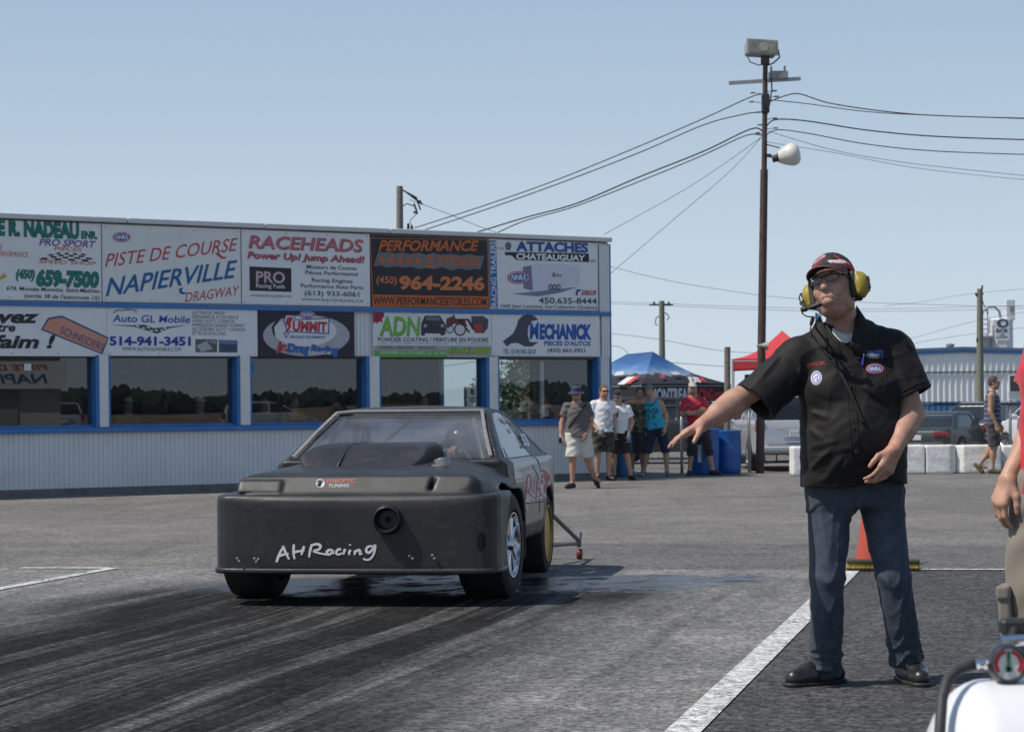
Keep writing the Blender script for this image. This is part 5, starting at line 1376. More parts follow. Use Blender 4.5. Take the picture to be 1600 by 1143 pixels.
rf = MB(); V = [(-.15, -.15, roofz(0)+.02), (xp, -.15, ztP+.02), (2*xp, -.15, ztL+.02), (wl, -.15, ztL+.02)]
rf.prism([(v[0], v[1], v[2]+.1) for v in V]+[(v[0], v[1], v[2]-.02) for v in reversed(V)], (0, 10.3, 0)).obj("roof", mat("warehouse_roof", (0.10, 0.16, 0.26), .5), wh)
MB().box((wl/2, -.07, W(1500, 581, YW).z-g0), (wl, .06, .06)).obj("rail", mat("rail_dark", (0.12, 0.15, 0.15), .6), wh)
MB().prism([(v[0], -.12, v[2]-.03) for v in V]+[(v[0], -.12, v[2]-.14) for v in reversed(V)], (0, .05, 0)).obj("fascia", mat("fascia_blue", (0.06, 0.2, 0.45), .5), wh)
wx0 = W(1575, 600, YW).x-wa.x; wz0 = W(1575, 613, YW).z-g0; wz1 = W(1575, 585, YW).z-g0
wf = MB().box((wx0+.55, -.05, (wz0+wz1)/2), (1.1, .1, wz1-wz0)).obj("window", m_ws, wh)
for k in (0, 1): MB().box((wx0+.29+.52*k, -.102, (wz0+wz1)/2), (.46, .02, wz1-wz0-.1)).obj("pane", m_carglass, wf)
vx = W(1499, 540, YW).x-wa.x
MB().lathe([(.14, ztP), (.14, ztP+.18), (.19, ztP+.2), (.19, ztP+.28), (0, ztP+.32)], (vx, 2, 0), 'Z', 16).obj("roof_vent", m_grey, wh)
def wh_text(t, px, py0, py1, rgb):
    v, f = text_verts(t, 0, .02); a = W(px, py1, YW); h_ = W(px, py0, YW).z-a.z
    MB().add([(a.x-wa.x+p[0]/.73*h_*1.15, -.06, a.z-g0+p[1]/.73*h_) for p in v], f).obj("lettering", mat("gold_ink", rgb, .5), wh)
wh_text("S.A. EQUIP", 1516, 634, 646, (.45, .33, .12)); wh_text("TE INDUS", 1534, 650, 657, (.45, .36, .17))
YS = 130.0
sa = W(1546, 640, YS)
si = thing("concrete_plant_silo", "white silo block with a ring logo above the warehouse roof", "silo", (sa.x, YS, zg(0, YS)))
sz = lambda py: W(1560, py, YS).z-zg(0, YS); sx = lambda px: W(px, 520, YS).x-sa.x
m_silo = mat("silo_white", (0.62, 0.64, 0.67), .5, vary=.05)
MB().lathe([(sx(1587)/2*.98, 0), (sx(1587)/2*.98, sz(499)), (sx(1587)/2*.9, sz(497)), (0, sz(496))], (sx(1587)/2, .6, 0), 'Z', 10).obj("tank", m_silo, si)
MB().box(((sx(1573)+sx(1587))/2, .4, (sz(467)+sz(500))/2), (sx(1587)-sx(1573), .6, sz(467)-sz(500)), bev=.04).obj("tower", m_silo, si)
MB().box(((sx(1575)+sx(1587))/2+.05, .1, sz(482)), (.3, .1, .3), bev=.02).obj("tower_hatch", m_grey, si)
MB().path([(sx(1535), .2, sz(500)), (sx(1537), .2, sz(486)), (sx(1546), .2, sz(479)), (sx(1556), .2, sz(479)), (sx(1563), .2, sz(486)), (sx(1565), .2, sz(499))], .07, 8).obj("filling_pipe", m_galv, si, smooth=True)
mb = MB()
for k in range(7): mb.tube((sx(1535), -.1, sz(545)+k*.28), (sx(1543), -.1, sz(545)+k*.28), .03)
for x in (1535, 1543): mb.tube((sx(x), -.1, sz(560)), (sx(x), -.1, sz(482)), .035)
mb.box((sx(1541), 0, sz(526)), (.6, .7, .12)).box((sx(1540), .1, sz(536)), (.45, .5, .7)).obj("ladder_platform", m_galv, si)
lg = MB(); cx, cz = sx(1566), sz(505); R0, R1 = .30, .16; V = []; F = []
for i in range(32):
    t = 2*math.pi*i/32
    V += [(cx+R0*1.1*math.cos(t), -.16, cz+R0*.85*math.sin(t)), (cx+.03+R1*math.cos(t), -.16, cz+R1*.9*math.sin(t))]
for i in range(32): F.append((2*i, (2*i+2) % 64, (2*i+3) % 64, 2*i+1))
m_sil = mat("silo_ink", (.05, .08, .14), .5)
# flat plate that carries the logo and the letters
MB().box((sx(1565), -.13, sz(516)), (sx(1577)-sx(1554), .04, sz(500)-sz(532))).obj("logo_plate", m_silo, si)
lg.add(V, F).obj("logo", m_sil, si)
for t, x0, x1, y, h_ in (("BCR", 1556, 1574.5, 519, 5.5), ("LES", 1561, 1569, 524, 2.4), ("CONCEPT", 1556, 1574, 528, 2.6)):
    v, f = text_verts(t, 0, .04); X0, X1 = v[:, 0].min(), v[:, 0].max()
    MB().add([(sx(x0)+(p[0]-X0)/(X1-X0)*(sx(x1)-sx(x0)), -.16, sz(y)+p[1]/.73*h_*YS/FPX) for p in v], f).obj("lettering", m_sil, si)

# ================================================================ TREES
m_leafs = [mat("leaf_mid", (0.055, 0.085, 0.028), .6, vary=.4, vscale=1.2), mat("leaf_dark", (0.032, 0.055, 0.02), .6, vary=.4, vscale=1.2), mat("leaf_pale", (0.10, 0.125, 0.06), .6, vary=.35, vscale=1.2)]
m_bark = mat("bark", (0.09, 0.07, 0.055), .9, vary=.3)
def tree(name, label, loc, h_, w_, mi, seed, n=8000, leaf=.085, group="trees beyond the building"):
    rnd = random.Random(seed); root = thing(name, label, "tree", loc, 0, group)
    tb = MB(); tb.path([(0, 0, -.1), (rnd.uniform(-.1, .1), 0, h_*.3), (rnd.uniform(-.2, .2), .1, h_*.6)], [h_*.035, h_*.028, h_*.015], 8)
    clumps = []
    for i in range(26):
        a = rnd.uniform(0, 6.28); zz = rnd.uniform(.18, .95); rad = w_*.5*math.sqrt(max(0.05, 1-((zz-.5)/.55)**2))*rnd.uniform(.45, 1.0)
        c = Vector((math.cos(a)*rad, math.sin(a)*rad, zz*h_)); clumps.append((c, rnd.uniform(.14, .26)*w_))
        if i % 3 == 0: tb.path([(0, 0, h_*rnd.uniform(.15, .4)), c*.6+Vector((0, 0, c.z*.25)), c], [h_*.014, h_*.009, h_*.004], 5)
    tb.obj("trunk", m_bark, root, smooth=True)
    lb = MB()
    for i in range(n):
        c, r = rnd.choice(clumps); d = Vector((rnd.gauss(0, 1), rnd.gauss(0, 1), rnd.gauss(0, 1))).normalized()*r*rnd.uniform(.5, 1.08)
        p = c+d; s_ = leaf*rnd.uniform(.6, 1.4)
        u = Vector((rnd.gauss(0, 1), rnd.gauss(0, 1), rnd.gauss(0, .6))).normalized(); w = u.orthogonal().normalized(); w.rotate(Matrix.Rotation(rnd.uniform(0, 6.28), 3, u))
        lb.quad(p-u*s_, p-w*s_*.45, p+u*s_, p+w*s_*.45)
    lb.obj("crown", m_leafs[mi], root)
    return root
for (px, y, h_, w_, mi, sd, lab) in (
    (803, 82, 2.7, 3.0, 2, 11, "pale bushy tree seen through the end window, left of the others"),
    (832, 84, 3.4, 2.4, 0, 12, "taller green tree seen through the end window beside the mullion"),
    (868, 88, 3.6, 3.4, 1, 13, "dark tree behind the tinted end pane"),
    (915, 90, 3.0, 3.2, 0, 14, "green tree hidden behind the building's end"),
    (984, 70, 1.4, 1.6, 0, 15, "low green bush behind the fence under the tent edge")):
    p = W(px, 640, y); tree("tree", lab, (p.x, y, zg(0, y)), h_, w_, mi, sd)
# road sign seen through the building
rs = W(735, 640, 62)
sg = thing("roadside_sign", "tall grey panel sign seen through the building's windows", "sign", (rs.x, 62, zg(0, 62)))
rz1 = W(735, 604, 62).z-zg(0, 62)
MB().box((.04, 0, rz1/2+.2), (.30, .08, rz1-.4), bev=.01).obj("panel", mat("sign_grey", (.42, .43, .43), .5), sg)
MB().box((-.14, 0, rz1/2), (.06, .1, rz1)).box((.22, 0, rz1/2), (.03, .1, rz1)).obj("post", m_wire, sg)
MB().box((.05, -.045, rz1-.12), (.08, .01, .12)).box((.05, -.045, rz1-.3), (.2, .01, .02)).box((.05, -.045, rz1-.36), (.16, .01, .02)).obj("print", m_wire, sg)

# ---------------------------------------------------------------- what the office windows mirror: the other side of the strip
tw = thing("control_tower", "cream race control tower mirrored in the office windows", "building", (27.5, 11.0, 0), math.atan2(.58, -.84)+math.pi/2)
MB().box((0, 2, 1.6), (5.0, 4, 3.2)).box((0, 1.9, 5.2), (5.6, 4.4, 4.0)).obj("wall", mat("tower_cream", (.55, .53, .47), .6, vary=.05), tw)
MB().box((0, -.33, 2.45), (5.4, .05, .95)).obj("sign_panel", mat("tower_sign", (.75, .75, .74), .6), tw)
for t, z, hh, c in (("PISTE DE COURSE", 2.62, .2, (.5, .04, .06)), ("NAPIERVILLE", 2.16, .34, (.01, .1, .3))):
    v, f = text_verts(t, .2, .02); w_ = v[:, 0].max()
    MB().add([((p[0]/w_-.5)*4.2, -.36, z+p[1]/.73*hh) for p in v], f).obj("lettering", mat("tower_ink_%d" % int(c[0]*99), c, .6), tw)
for x in (-1.6, 0, 1.6): MB().box((x, -.31, 5.6), (1.3, .06, 1.2)).obj("window", m_carglass, tw)
MB().box((-.6, -.03, .98), (.9, .06, 1.92)).obj("door", mat("door_grey", (.3, .3, .28), .6), tw)
MB().box((0, 1.9, 7.3), (6.0, 4.8, .2)).obj("roof", m_trim, tw)
RV = Vector((.866, -.5, 0)); RS = Vector((.5, .866, 0))
wd = MB(); V = []; F = []; rnd = random.Random(21); NW, NH = 900, 7
hs_ = [2.5+.35*math.sin(i*.021+1)+.28*math.sin(i*.083)+.30*abs(math.sin(i*.171+2))+.22*abs(math.sin(i*.39+1))+rnd.uniform(-.20, .20) for i in range(NW+1)]
for i in range(NW+1):
    p = Vector((-5, 37, 0))+RV*(150+4*math.sin(i*.21))+RS*(110-190*i/NW)
    for k in range(NH+1):
        f = k/NH; q = p-RV*(math.sin(f*math.pi*.9)*2.5+rnd.uniform(-.5, .5)); V.append((q.x, q.y, hs_[i]*f**.8+(rnd.uniform(-.1, .1) if 0 < k < NH else 0)))
for i in range(NW):
    for k in range(NH): F.append((i*(NH+1)+k, (i+1)*(NH+1)+k, (i+1)*(NH+1)+k+1, i*(NH+1)+k+1))
wo = wd.add(V, F).obj("far_woods", mat("woods", (.022, .034, .016), .9, vary=.6, vscale=.6)); tag(wo, "far dark belt of woods across the strip", "woods", None, "stuff")
for i, (src, t, u, rz, lab) in enumerate((("parked_car", 62, 14, 2.0, "silver hatchback across the strip mirrored in the glass"), ("parked_car", 66, 4, 2.6, "second silver hatchback across the strip mirrored in the glass"), ("parked_car", 60, -5, .9, "third silver hatchback across the strip mirrored in the glass"))):
    c_ = copy_tree(bpy.data.objects[src]); p = Vector((-5, 37, 0))+RV*t+RS*u; c_.location = (p.x, p.y, 0); c_.rotation_euler = (0, 0, rz); tag(c_, lab, "car", "cars across the strip")
bk_ = MB(); V = []; F = []
for i in range(13):
    t = i/12; pb_ = Vector((-5, 37, 0))+RV*112+RS*(70-140*t); x, y = pb_.x, pb_.y; hh = 1.15+.35*math.sin(i*1.7)
    V += [(x-3, y, 0), (x, y, hh), (x+4, y, hh*.9), (x+8, y, 0)]
for i in range(12):
    for k in range(3): F.append((i*4+k, i*4+k+1, (i+1)*4+k+1, (i+1)*4+k))
tag(bk_.add(V, F).obj("earth_bank", mat("earth", (.20, .14, .085), .95, vary=.35, vscale=.8), smooth=True), "bare brown earth bank across the strip", None, None, 'structure')
# ================================================================ THE DRAG CAR
_old = mat("matte_black_body", (0.034, 0.035, 0.038), 0.46, vary=.12, vscale=3, dirt=(.075, .074, .074), dscale=3.2, damt=.55, bump=.06, bscale=16)
def body_paint():
    n = Net("worn_matte_black"); tc = n.tc
    c = n.mix(n.ramp(n.noise(tc, 1.6, 6, .6), .35, .68), (.0145, .0155, .0175), (.028, .028, .029))
    c = n.mix(n.ramp(n.noise(n.mapping(tc, sc=(1.2, 1, 4.5)), 3.0, 8, .7), .55, .78, 0, .4), c, (.085, .082, .077))
    c = n.mix(n.ramp(n.noise(tc, 22, 4, .7), .62, .74, 0, .35), c, (.12, .118, .115))
    for rot, sd in ((.5, 0), (-.7, 7), (1.3, 3)):
        sc_ = n.noise(n.mapping(n.mapping(tc, (sd, sd, 0), rot=(rot*.6, rot, rot)), sc=(1.2, 60, 60)), 1.0, 2, .5)
        c = n.mix(n.math('MULTIPLY', n.ramp(sc_, .735, .76, 0, .55), n.ramp(n.noise(tc, 2.3, 3), .5, .62)), c, (.20, .20, .20))
    n.L.new(c, n.b.inputs["Base Color"]); n.put(n.b.inputs["Roughness"], n.ramp(n.noise(tc, 4, 6, .65), .3, .7, .34, .58))
    n.bump(n.noise(tc, 9, 5, .55), .10, .01); return n.m
m_fib = body_paint()
m_door = mat("satin_grey_body", (0.065, 0.068, 0.072), 0.32, vary=.1, vscale=3, dirt=(.11, .11, .11), dscale=4, damt=.4, coat=.3)
m_lex = glass("lexan_windscreen", (0.80, 0.82, 0.85), .05, film=.105, filmcol=(.45, .48, .54), boost=.8)
m_lexrear = glass("lexan_rear", (.85, .87, .9), .05, film=.03, filmcol=(.5, .5, .52))
m_lexside = mat("lexan_side", (0.20, 0.225, 0.25), 0.16, vary=.08, vscale=5, spec=.7)
m_lexdark = mat("lexan_rear_side", (0.05, 0.055, 0.062), 0.4, vary=.08, spec=.4)
m_hole = mat("dark_opening", (0.006, 0.006, 0.007), .9)
m_alu = mat("aluminium_strip", (0.42, 0.38, 0.33), .4, .6, vary=.2, vscale=20)
m_cage = mat("cage_tube", (0.10, 0.10, 0.11), .4)
m_int = mat("car_interior", (0.07, 0.07, 0.075), .8)
m_gold = mat("gold_wheel", (0.42, 0.26, 0.05), .38, .7, vary=.15)
m_pol = mat("polished_wheel", (0.72, 0.73, 0.76), .14, 1.0)
CY = R(-9)
CP = Vector((-.85, 14.6, 0))
car = thing("drag_car", "matte black drag racing hatchback with a hood scoop and AHRacing lettered nose", "race car", CP, CY)
CM = Matrix.Translation(CP) @ Matrix.Rotation(CY, 4, 'Z')
CMI = CM.inverted()
def CL(px, py, axis, val):
    """car-local point seen at a photo pixel on the car-local plane axis=val (axis 0,1,2)"""
    u, v = unroll(px, py); d = CMI.to_3x3() @ Vector((u/FPX, 1, v/FPX)); o = CMI @ Vector((0, 0, CAM_H))
    t = (val-o[axis])/d[axis]; return o+d*t
h = .0125
LO, HI = (-1.02, -.92, .12), (1.02, 2.95, 1.3)
NOSE = smooth_poly(mirror([(x*1.014, y) for x, y in [(0, -.775), (.40, -.772), (.70, -.752), (.815, -.725), (.868, -.64), (.872, -.45), (.878, -.25), (.88, .2), (.86, .62), (0, .62)]]), 1)
# --- front clip: flat nose, stepped headlamp band, hood and fenders
s = SDF(LO, (1.02, .75, 1.1), h)
hull(s, side=[(-.765, .205), (-.785, .24), (-.785, .60), (-.77, .645), (-.735, .676), (.9, .70), (.9, .205)],
     plan=NOSE, k=.028)
# hood block above the ledge
hull(s, side=[(-.69, .60), (-.69, .67), (-.66, .70), (-.595, .785), (-.50, .805), (0.0, .845), (.36, .885), (.9, .90), (.9, .60)],
     plan=mirror([(0, -.69), (.62, -.685), (.70, -.66), (.76, -.58), (.80, -.3), (.825, .2), (.80, .9), (0, .9)]),
     front=mirror([(0, .55), (.83, .55), (.80, .72), (.70, .80), (.50, .86), (.2, .92), (0, .93)]), k=.03, ku=.02)
# raised headlamp door edges and the slot on the band
s.box((-.60, -.640, .725), (.135, .012, .045), Matrix.Rotation(R(-37), 3, 'X'), rad=.008, k=.012)
s.box((.47, -.64, .75), (.012, .05, .05), Matrix.Rotation(R(14), 3, 'Y'), rad=.005, k=.012, op='-')
# wheel openings, hollow underside
for sd in (-1, 1):
    s.cone((sd*.52, 0, .335), (sd*1.2, 0, .335), .385, op='-', k=.012)
    s.box((sd*.90, .02, .12), (.3, .36, .35), op='-', k=.02)
s.box((0, .1, .2), (.8, .8, .36), op='-'); s.box((0, .75, .5), (2, .35, 2), op='-')
s.obj("front_body", m_fib, car); FVF = s.verts()
# --- cabin and tail
s = SDF(LO, HI, h)
hull(s, side=[(.30, .30), (.38, .86), (.9, .87), (1.9, .875), (2.42, .865), (2.62, .80), (2.72, .66), (2.78, .60), (2.80, .42), (2.70, .34), (2.2, .36), (1.9, .30)],
     plan=mirror([(0, .28), (.78, .30), (.80, .6), (.805, 1.6), (.80, 2.2), (.755, 2.6), (.64, 2.76), (0, 2.80)]),
     front=mirror([(0, .25), (.76, .28), (.805, .40), (.80, .56), (.785, .60), (.79, .70), (.765, .83), (.70, .89), (0, .90)]), k=.03)
roof = [(.36, .85), (.70, 1.03), (1.02, 1.165), (1.15, 1.195), (1.40, 1.212), (1.62, 1.195), (1.85, 1.125), (2.10, 1.02), (2.38, .90), (2.55, .82), (2.5, .7), (.4, .7)]
hull(s, side=roof, front=mirror([(0, .6), (.735, .70), (.725, .85), (.665, .95), (.545, 1.15), (.50, 1.185), (.40, 1.208), (0, 1.235)]), k=.03, ku=.02)
solid = s.D.copy()
# openings: windscreen, side glass, rear glass; hollow cabin
ws = s.like(); hull(ws, front=mirror([(0, .862), (.665, .862), (.672, .880), (.512, 1.150), (.490, 1.165), (0, 1.178)]), k=0); ws.box((0, 2.0, 1), (2, 1.0, 2), op='-')
sw = s.like(); hull(sw, side=[(.60, .865), (1.03, 1.10), (1.18, 1.15), (1.42, 1.16), (1.62, 1.14), (1.84, 1.07), (2.08, .965), (2.26, .865)], k=.0); sw.box((0, 1, 1), (.40, 3, 2), op='-')
inner = np.maximum(s.D+.03, -1)
cav = s.like(); cav.D = (solid+.045).astype(np.float32)
s.D = np.maximum(s.D, -cav.D)
rw = s.like(); hull(rw, plan=[(-.50, 1.70), (.50, 1.70), (.60, 2.42), (-.60, 2.42)], k=0); rw.box((0, 2, .5), (2, 2, .38), op='-')
s.D = np.maximum(s.D, -np.maximum(rw.D, solid-.05))
s.D = np.maximum(s.D, -np.maximum(ws.D, solid-.0+0*solid-.05)); s.D = np.maximum(s.D, -np.maximum(sw.D, solid-.05))
for sd in (-1, 1):
    s.cone((sd*.45, 2.2, .30), (sd*1.2, 2.2, .30), .335, op='-', k=.01)
    s.box((sd*.8, 2.2, .15), (.35, .31, .2), op='-', k=.01)
    s.cone((sd*.52, 0, .335), (sd*1.2, 0, .335), .43, op='-')
s.box((0, 1.5, .2), (.62, 1.6, .2), op='-')
s.obj("body_shell", m_door if False else m_fib, car)
# door and quarter skins with a slightly glossier finish, 3 mm proud of the shell
for sd in (1,):
    sk = s.like(); sk.D = np.maximum(solid-.004, -(solid+.03)).astype(np.float32)
    keep = s.like(); hull(keep, side=[(.50, .40), (.52, .62), (.60, .855), (1.60, .855), (1.72, .80), (1.80, .62), (1.80, .45), (1.72, .40)], k=0); keep.box((0, 1, 1), (.60, 3, 2), op='-')
    dr = sk.D; a = np.maximum(dr, keep.D)
    m_ = s.like(); m_.D = a.astype(np.float32); m_.box((-2, 1, 1), (2.2, 4, 3), op='-'); m_.obj("door", m_door, car)
    DVF = m_.verts(); keep2 = s.like(); hull(keep2, side=[(1.745, .80), (1.63, .852), (2.45, .845), (2.62, .76), (2.72, .62), (2.72, .42), (2.60, .40), (2.52, .50), (2.36, .62), (2.15, .655), (1.96, .60), (1.86, .46), (1.82, .46), (1.82, .62)], k=0); keep2.box((0, 1, 1), (.50, 4, 2), op='-')
    m_ = s.like(); m_.D = np.maximum(dr, keep2.D).astype(np.float32); m_.box((-2, 1, 1), (2.2, 4, 3), op='-'); m_.obj("quarter_panel", m_door, car); QVF = m_.verts()
# panes follow the shell surface
gs = s.like(); gs.D = np.maximum(np.maximum(solid+.010, -(solid+.036)), ws.D-.02).astype(np.float32)
gs.box((0, 1, .6), (2, 3, .262), op='-'); gs.obj("windscreen", m_lex, car)
rgl = s.like(); rgl.D = np.maximum(np.maximum(solid+.008, -(solid+.034)), rw.D-.015).astype(np.float32); rgl.obj("rear_window", m_lexrear, car)
sg = s.like(); sg.D = np.maximum(np.maximum(solid+.003, -(solid+.03)), sw.D-.012).astype(np.float32); sg.box((-1.5, 1, 1), (1.5, 4, 3), op='-')
a = s.like(); a.D = np.maximum(sg.D, 0*sg.D-1); front_part = poly_sd([(0, 0), (1.52, 1.3), (1.66, .8), (1.7, 0)], s.ax[1][:, None], s.ax[2][None, :])[None]
front_part = poly_sd([(-.5, .2), (-.5, 1.5), (1.50, 1.5), (1.515, 1.16), (1.70, .86), (1.9, .2)], s.ax[1][:, None], s.ax[2][None, :])[None]
f1 = s.like(); f1.D = np.maximum(sg.D, front_part+.0*sg.D).astype(np.float32); f1.obj("side_window", m_lexside, car)
f2 = s.like(); f2.D = np.maximum(sg.D, -front_part+.006+.0*sg.D).astype(np.float32); f2.obj("rear_side_window", m_lexdark, car)
sgl = s.like(); sgl.D = np.maximum(np.maximum(solid+.003, -(solid+.03)), sw.D-.012).astype(np.float32); sgl.box((1.5, 1, 1), (1.5, 4, 3), op='-'); sgl.obj("side_window", m_lexrear, car)
# windscreen edge strip with rivets
rim = [CL(462, 717, 1, .42)]
def on_ws(x, z):                  # point on the windscreen slope
    zs = [.85, 1.03, 1.165, 1.195]; ys_ = [.36, .70, 1.02, 1.15]
    return Vector((x, np.interp(z, zs, ys_)-.012, z+.012))
edge = [on_ws(-.655+.155*t, .872+.285*t) for t in np.linspace(0, 1, 10)]+[on_ws(-.50+1.0*t, 1.166) for t in np.linspace(0, 1, 10)[1:]]+[on_ws(.50+.155*t, 1.157-.285*t) for t in np.linspace(0, 1, 10)]
mb = MB()
for i in range(len(edge)-1):
    a, b = edge[i], edge[i+1]; d = (b-a).normalized(); n_ = Vector((0, -.42, .9)); w_ = d.cross(n_).normalized()*.011
    mb.add([a-w_, a+w_, b+w_, b-w_, a-w_+n_*.005, a+w_+n_*.005, b+w_+n_*.005, b-w_+n_*.005], [(0, 3, 2, 1), (4, 5, 6, 7), (0, 1, 5, 4), (1, 2, 6, 5), (2, 3, 7, 6), (3, 0, 4, 7)])
st = mb.obj("windscreen_strip", m_alu, car)
mb = MB()
for i in range(len(edge)-1):
    for k in range(3):
        p = edge[i].lerp(edge[i+1], k/3)+Vector((0, -.003, .006)); mb.box(p, (.007, .007, .006))
mb.obj("rivets", m_chrome, st)
# hood scoop with its opening towards the windscreen
s = SDF((-.62, -.22, .74), (.55, .62, 1.02), .010)
hull(s, side=[(-.17, .80), (-.16, .825), (.09, .952), (.17, .972), (.50, .980), (.50, .78)],
     plan=mirror([(0, -.195), (.33, -.17), (.40, -.02), (.42, .30), (.43, .52), (0, .52)]),
     front=[(.48, .7), (.48, .76), (.455, .87), (.415, .955), (.37, .985), (0, .995), (-.28, .988), (-.35, .955), (-.51, .84), (-.53, .75), (-.53, .7)], k=.010)
s.box((0, .52, .88), (.27, .12, .055), op='-', rad=.02)
off = -.105
sc = s.obj("hood_scoop", m_fib, car); sc.location = (off, .02, -.005)
MB().path([(-.13, -.168, .83), (-.125, -.05, .885), (-.12, .10, .953), (-.10, .2, .972), (-.08, .49, .977)], .008, 8).obj("scoop_seam", m_fib, sc, smooth=True)
mb = MB()
for i in range(14): mb.lathe([(.006, 0), (.005, .004), (0, .006)], (-.36+.05*i*1.05, -.185 if 2 < i < 11 else -.10, .822+(.0 if 2 < i < 11 else .012)), 'Z', 8)
mb.obj("rivets", m_hole, sc)
FS = Cloth(FVF, CM, car)
# small dump tube in its plate on the hood
c = FS.hit(689, 726, 0.0)
MB().lathe([(.066, -.012), (.066, .004), (.0, .004)], (c.x, c.y, c.z), 'Z', 24).obj("tube_plate", m_alu, car)
MB().lathe([(.050, -.01), (.050, .036), (.047, .041), (.042, .036), (.040, -.01)], (0, 0, 0), 'Z', 24).obj("dump_tube", mat("steel_tube", (.30, .29, .27), .38, .75, vary=.3, vscale=20), car, angle=40).matrix_local = Matrix.Translation((c.x+.012, c.y, c.z+.004)) @ Matrix.Rotation(R(-14), 4, 'Y')
MB().lathe([(.035, .0), (.028, .004), (0, .004)], (c.x-.046, c.y-.005, c.z+.003), 'Z', 16).obj("tube_hole", m_hole, car)
# nose: turbo inlet, brake duct hole, tow lip, rivets
NY = -.776
c = CL(606, 811, 1, NY)
MB().lathe([(.040, .06), (.050, .02), (.060, -.025), (.074, -.055), (.085, -.045), (.090, -.02), (.088, .01)], (c.x, NY, c.z), 'Y', 40).obj("turbo_inlet", mat("inlet_black", (.018, .018, .02), .35), car, angle=60)
MB().lathe([(0, -.012), (.048, -.012)], (c.x, NY+.04, c.z), 'Y', 30).lathe([(.016, -.035), (.022, -.02), (.03, -.005), (0, -.005)], (c.x, NY+.03, c.z), 'Y', 20).obj("inlet_throat", m_hole, car)
c = CL(752, 846, 1, NY)
FS.oval(752, 846, 6.8, 15.5, m_hole, "duct_hole", .002)
mb = MB(); mh = MB()
for (x, y) in ((371, 872), (374, 876), (398, 872), (401, 877), (404, 873), (640, 868), (645, 872), (676, 867), (679, 872)):
    c = CL(x, y, 1, NY); mb.lathe([(.0095, -.002), (.008, -.009), (0, -.011)], (c.x, NY, c.z), 'Y', 10)
for (x, y) in ((389, 798), (389, 813), (390, 820), (418, 812), (419, 818), (420, 824), (390, 825), (655, 818), (656, 824)):
    c = CL(x, y, 1, NY); mh.lathe([(0, -.004), (.005, -.004)], (c.x, NY, c.z), 'Y', 8)
mb.obj("nose_bolts", m_alu, car); mh.obj("drill_holes", m_hole, car)
sl_ = SDF((-.95, -.86, .17), (.95, .05, .28), .008)
hull(sl_, side=[(-1, .203), (-1, .238), (.0, .238), (.0, .203)], plan=[(x*1.012, y*1.018-.004) for x, y in NOSE], k=.012); hull(sl_, plan=[(x*.96, y*.95+.0) for x, y in NOSE], side=[(-1, .1), (-1, .4), (1, .4), (1, .1)], k=0, op='-')
for sd in (-1, 1): sl_.box((sd*.92, .0, .2), (.3, .38, .2), op='-')
sl_.obj("nose_lip", m_fib, car)
# brushed lettering on the nose
def strokes(parent, name, lines, m, plane, w=(3.2, 2.0), surf=None, lift=.0025):
    """each line: photo pixels, drawn as a ribbon of tapering width lying on the panel"""
    mb = MB(); axis, val, offv = plane
    for k, ln in enumerate(lines):
        P = []
        for i in range(len(ln)-1):
            p0, p1, p2, p3 = [np.array(ln[min(max(j, 0), len(ln)-1)], float) for j in (i-1, i, i+1, i+2)]
            for q_ in range(6):
                t = q_/6; P.append(.5*((2*p1)+(-p0+p2)*t+(2*p0-5*p1+4*p2-p3)*t*t+(-p0+3*p1-3*p2+p3)*t**3))
        P.append(np.array(ln[-1], float)); P = np.array(P); n = len(P)
        T = np.gradient(P, axis=0); T /= np.maximum(np.linalg.norm(T, axis=1)[:, None], 1e-6); Nn = np.stack([-T[:, 1], T[:, 0]], 1)
        ww = np.interp(np.linspace(0, 1, n), [0, .25, 1], [w[0]*.8, w[0], w[1]])*.5
        V = []
        for i in range(n):
            for sg in (-1, 1):
                X_, Y_ = P[i][0]+sg*Nn[i][0]*ww[i], P[i][1]+sg*Nn[i][1]*ww[i]
                if surf is not None: V.append(surf.hit(X_, Y_, lift+.0001*k)); continue
                c = CL(X_, Y_, axis, val); c = Vector(c); c[axis] = val+offv-.00008*k; V.append(c)
        mb.add(V, [(2*i, 2*i+1, 2*i+3, 2*i+2) for i in range(n-1)])
    return mb.obj(name, m, parent)
z8 = lambda x, y: (320+x/3.363, 610+y/3.362)
m_wht = mat("white_vinyl", (.72, .73, .75), .5)
A = [[(376, 900), (395, 850), (416, 815)], [(410, 815), (425, 850), (443, 885)], [(388, 868), (412, 860), (440, 855)],
     [(468, 806), (466, 850), (472, 884)], [(522, 815), (512, 845), (508, 862)], [(462, 850), (490, 843), (524, 838)],
     [(560, 815), (552, 845), (548, 875)], [(556, 812), (590, 805), (608, 815), (600, 832), (572, 842), (600, 852), (640, 860)],
     [(672, 838), (652, 836), (640, 850), (650, 860), (668, 850), (674, 838), (676, 858)], [(716, 832), (700, 834), (690, 850), (702, 860), (722, 852)],
     [(738, 830), (732, 845), (728, 860)], [(766, 835), (758, 850), (760, 862)], [(764, 806), (761, 812)], [(790, 838), (786, 862)], [(788, 848), (806, 836), (816, 842), (814, 858), (828, 854)],
     [(880, 815), (856, 820), (848, 840), (862, 850), (882, 832), (890, 815), (896, 815), (890, 850), (872, 880), (850, 888), (832, 880)]]
A = [[z8(*p) for p in l] for l in A]
strokes(car, "lettering", A, m_wht, (1, NY, -.006), (4.2, 2.6), FS)
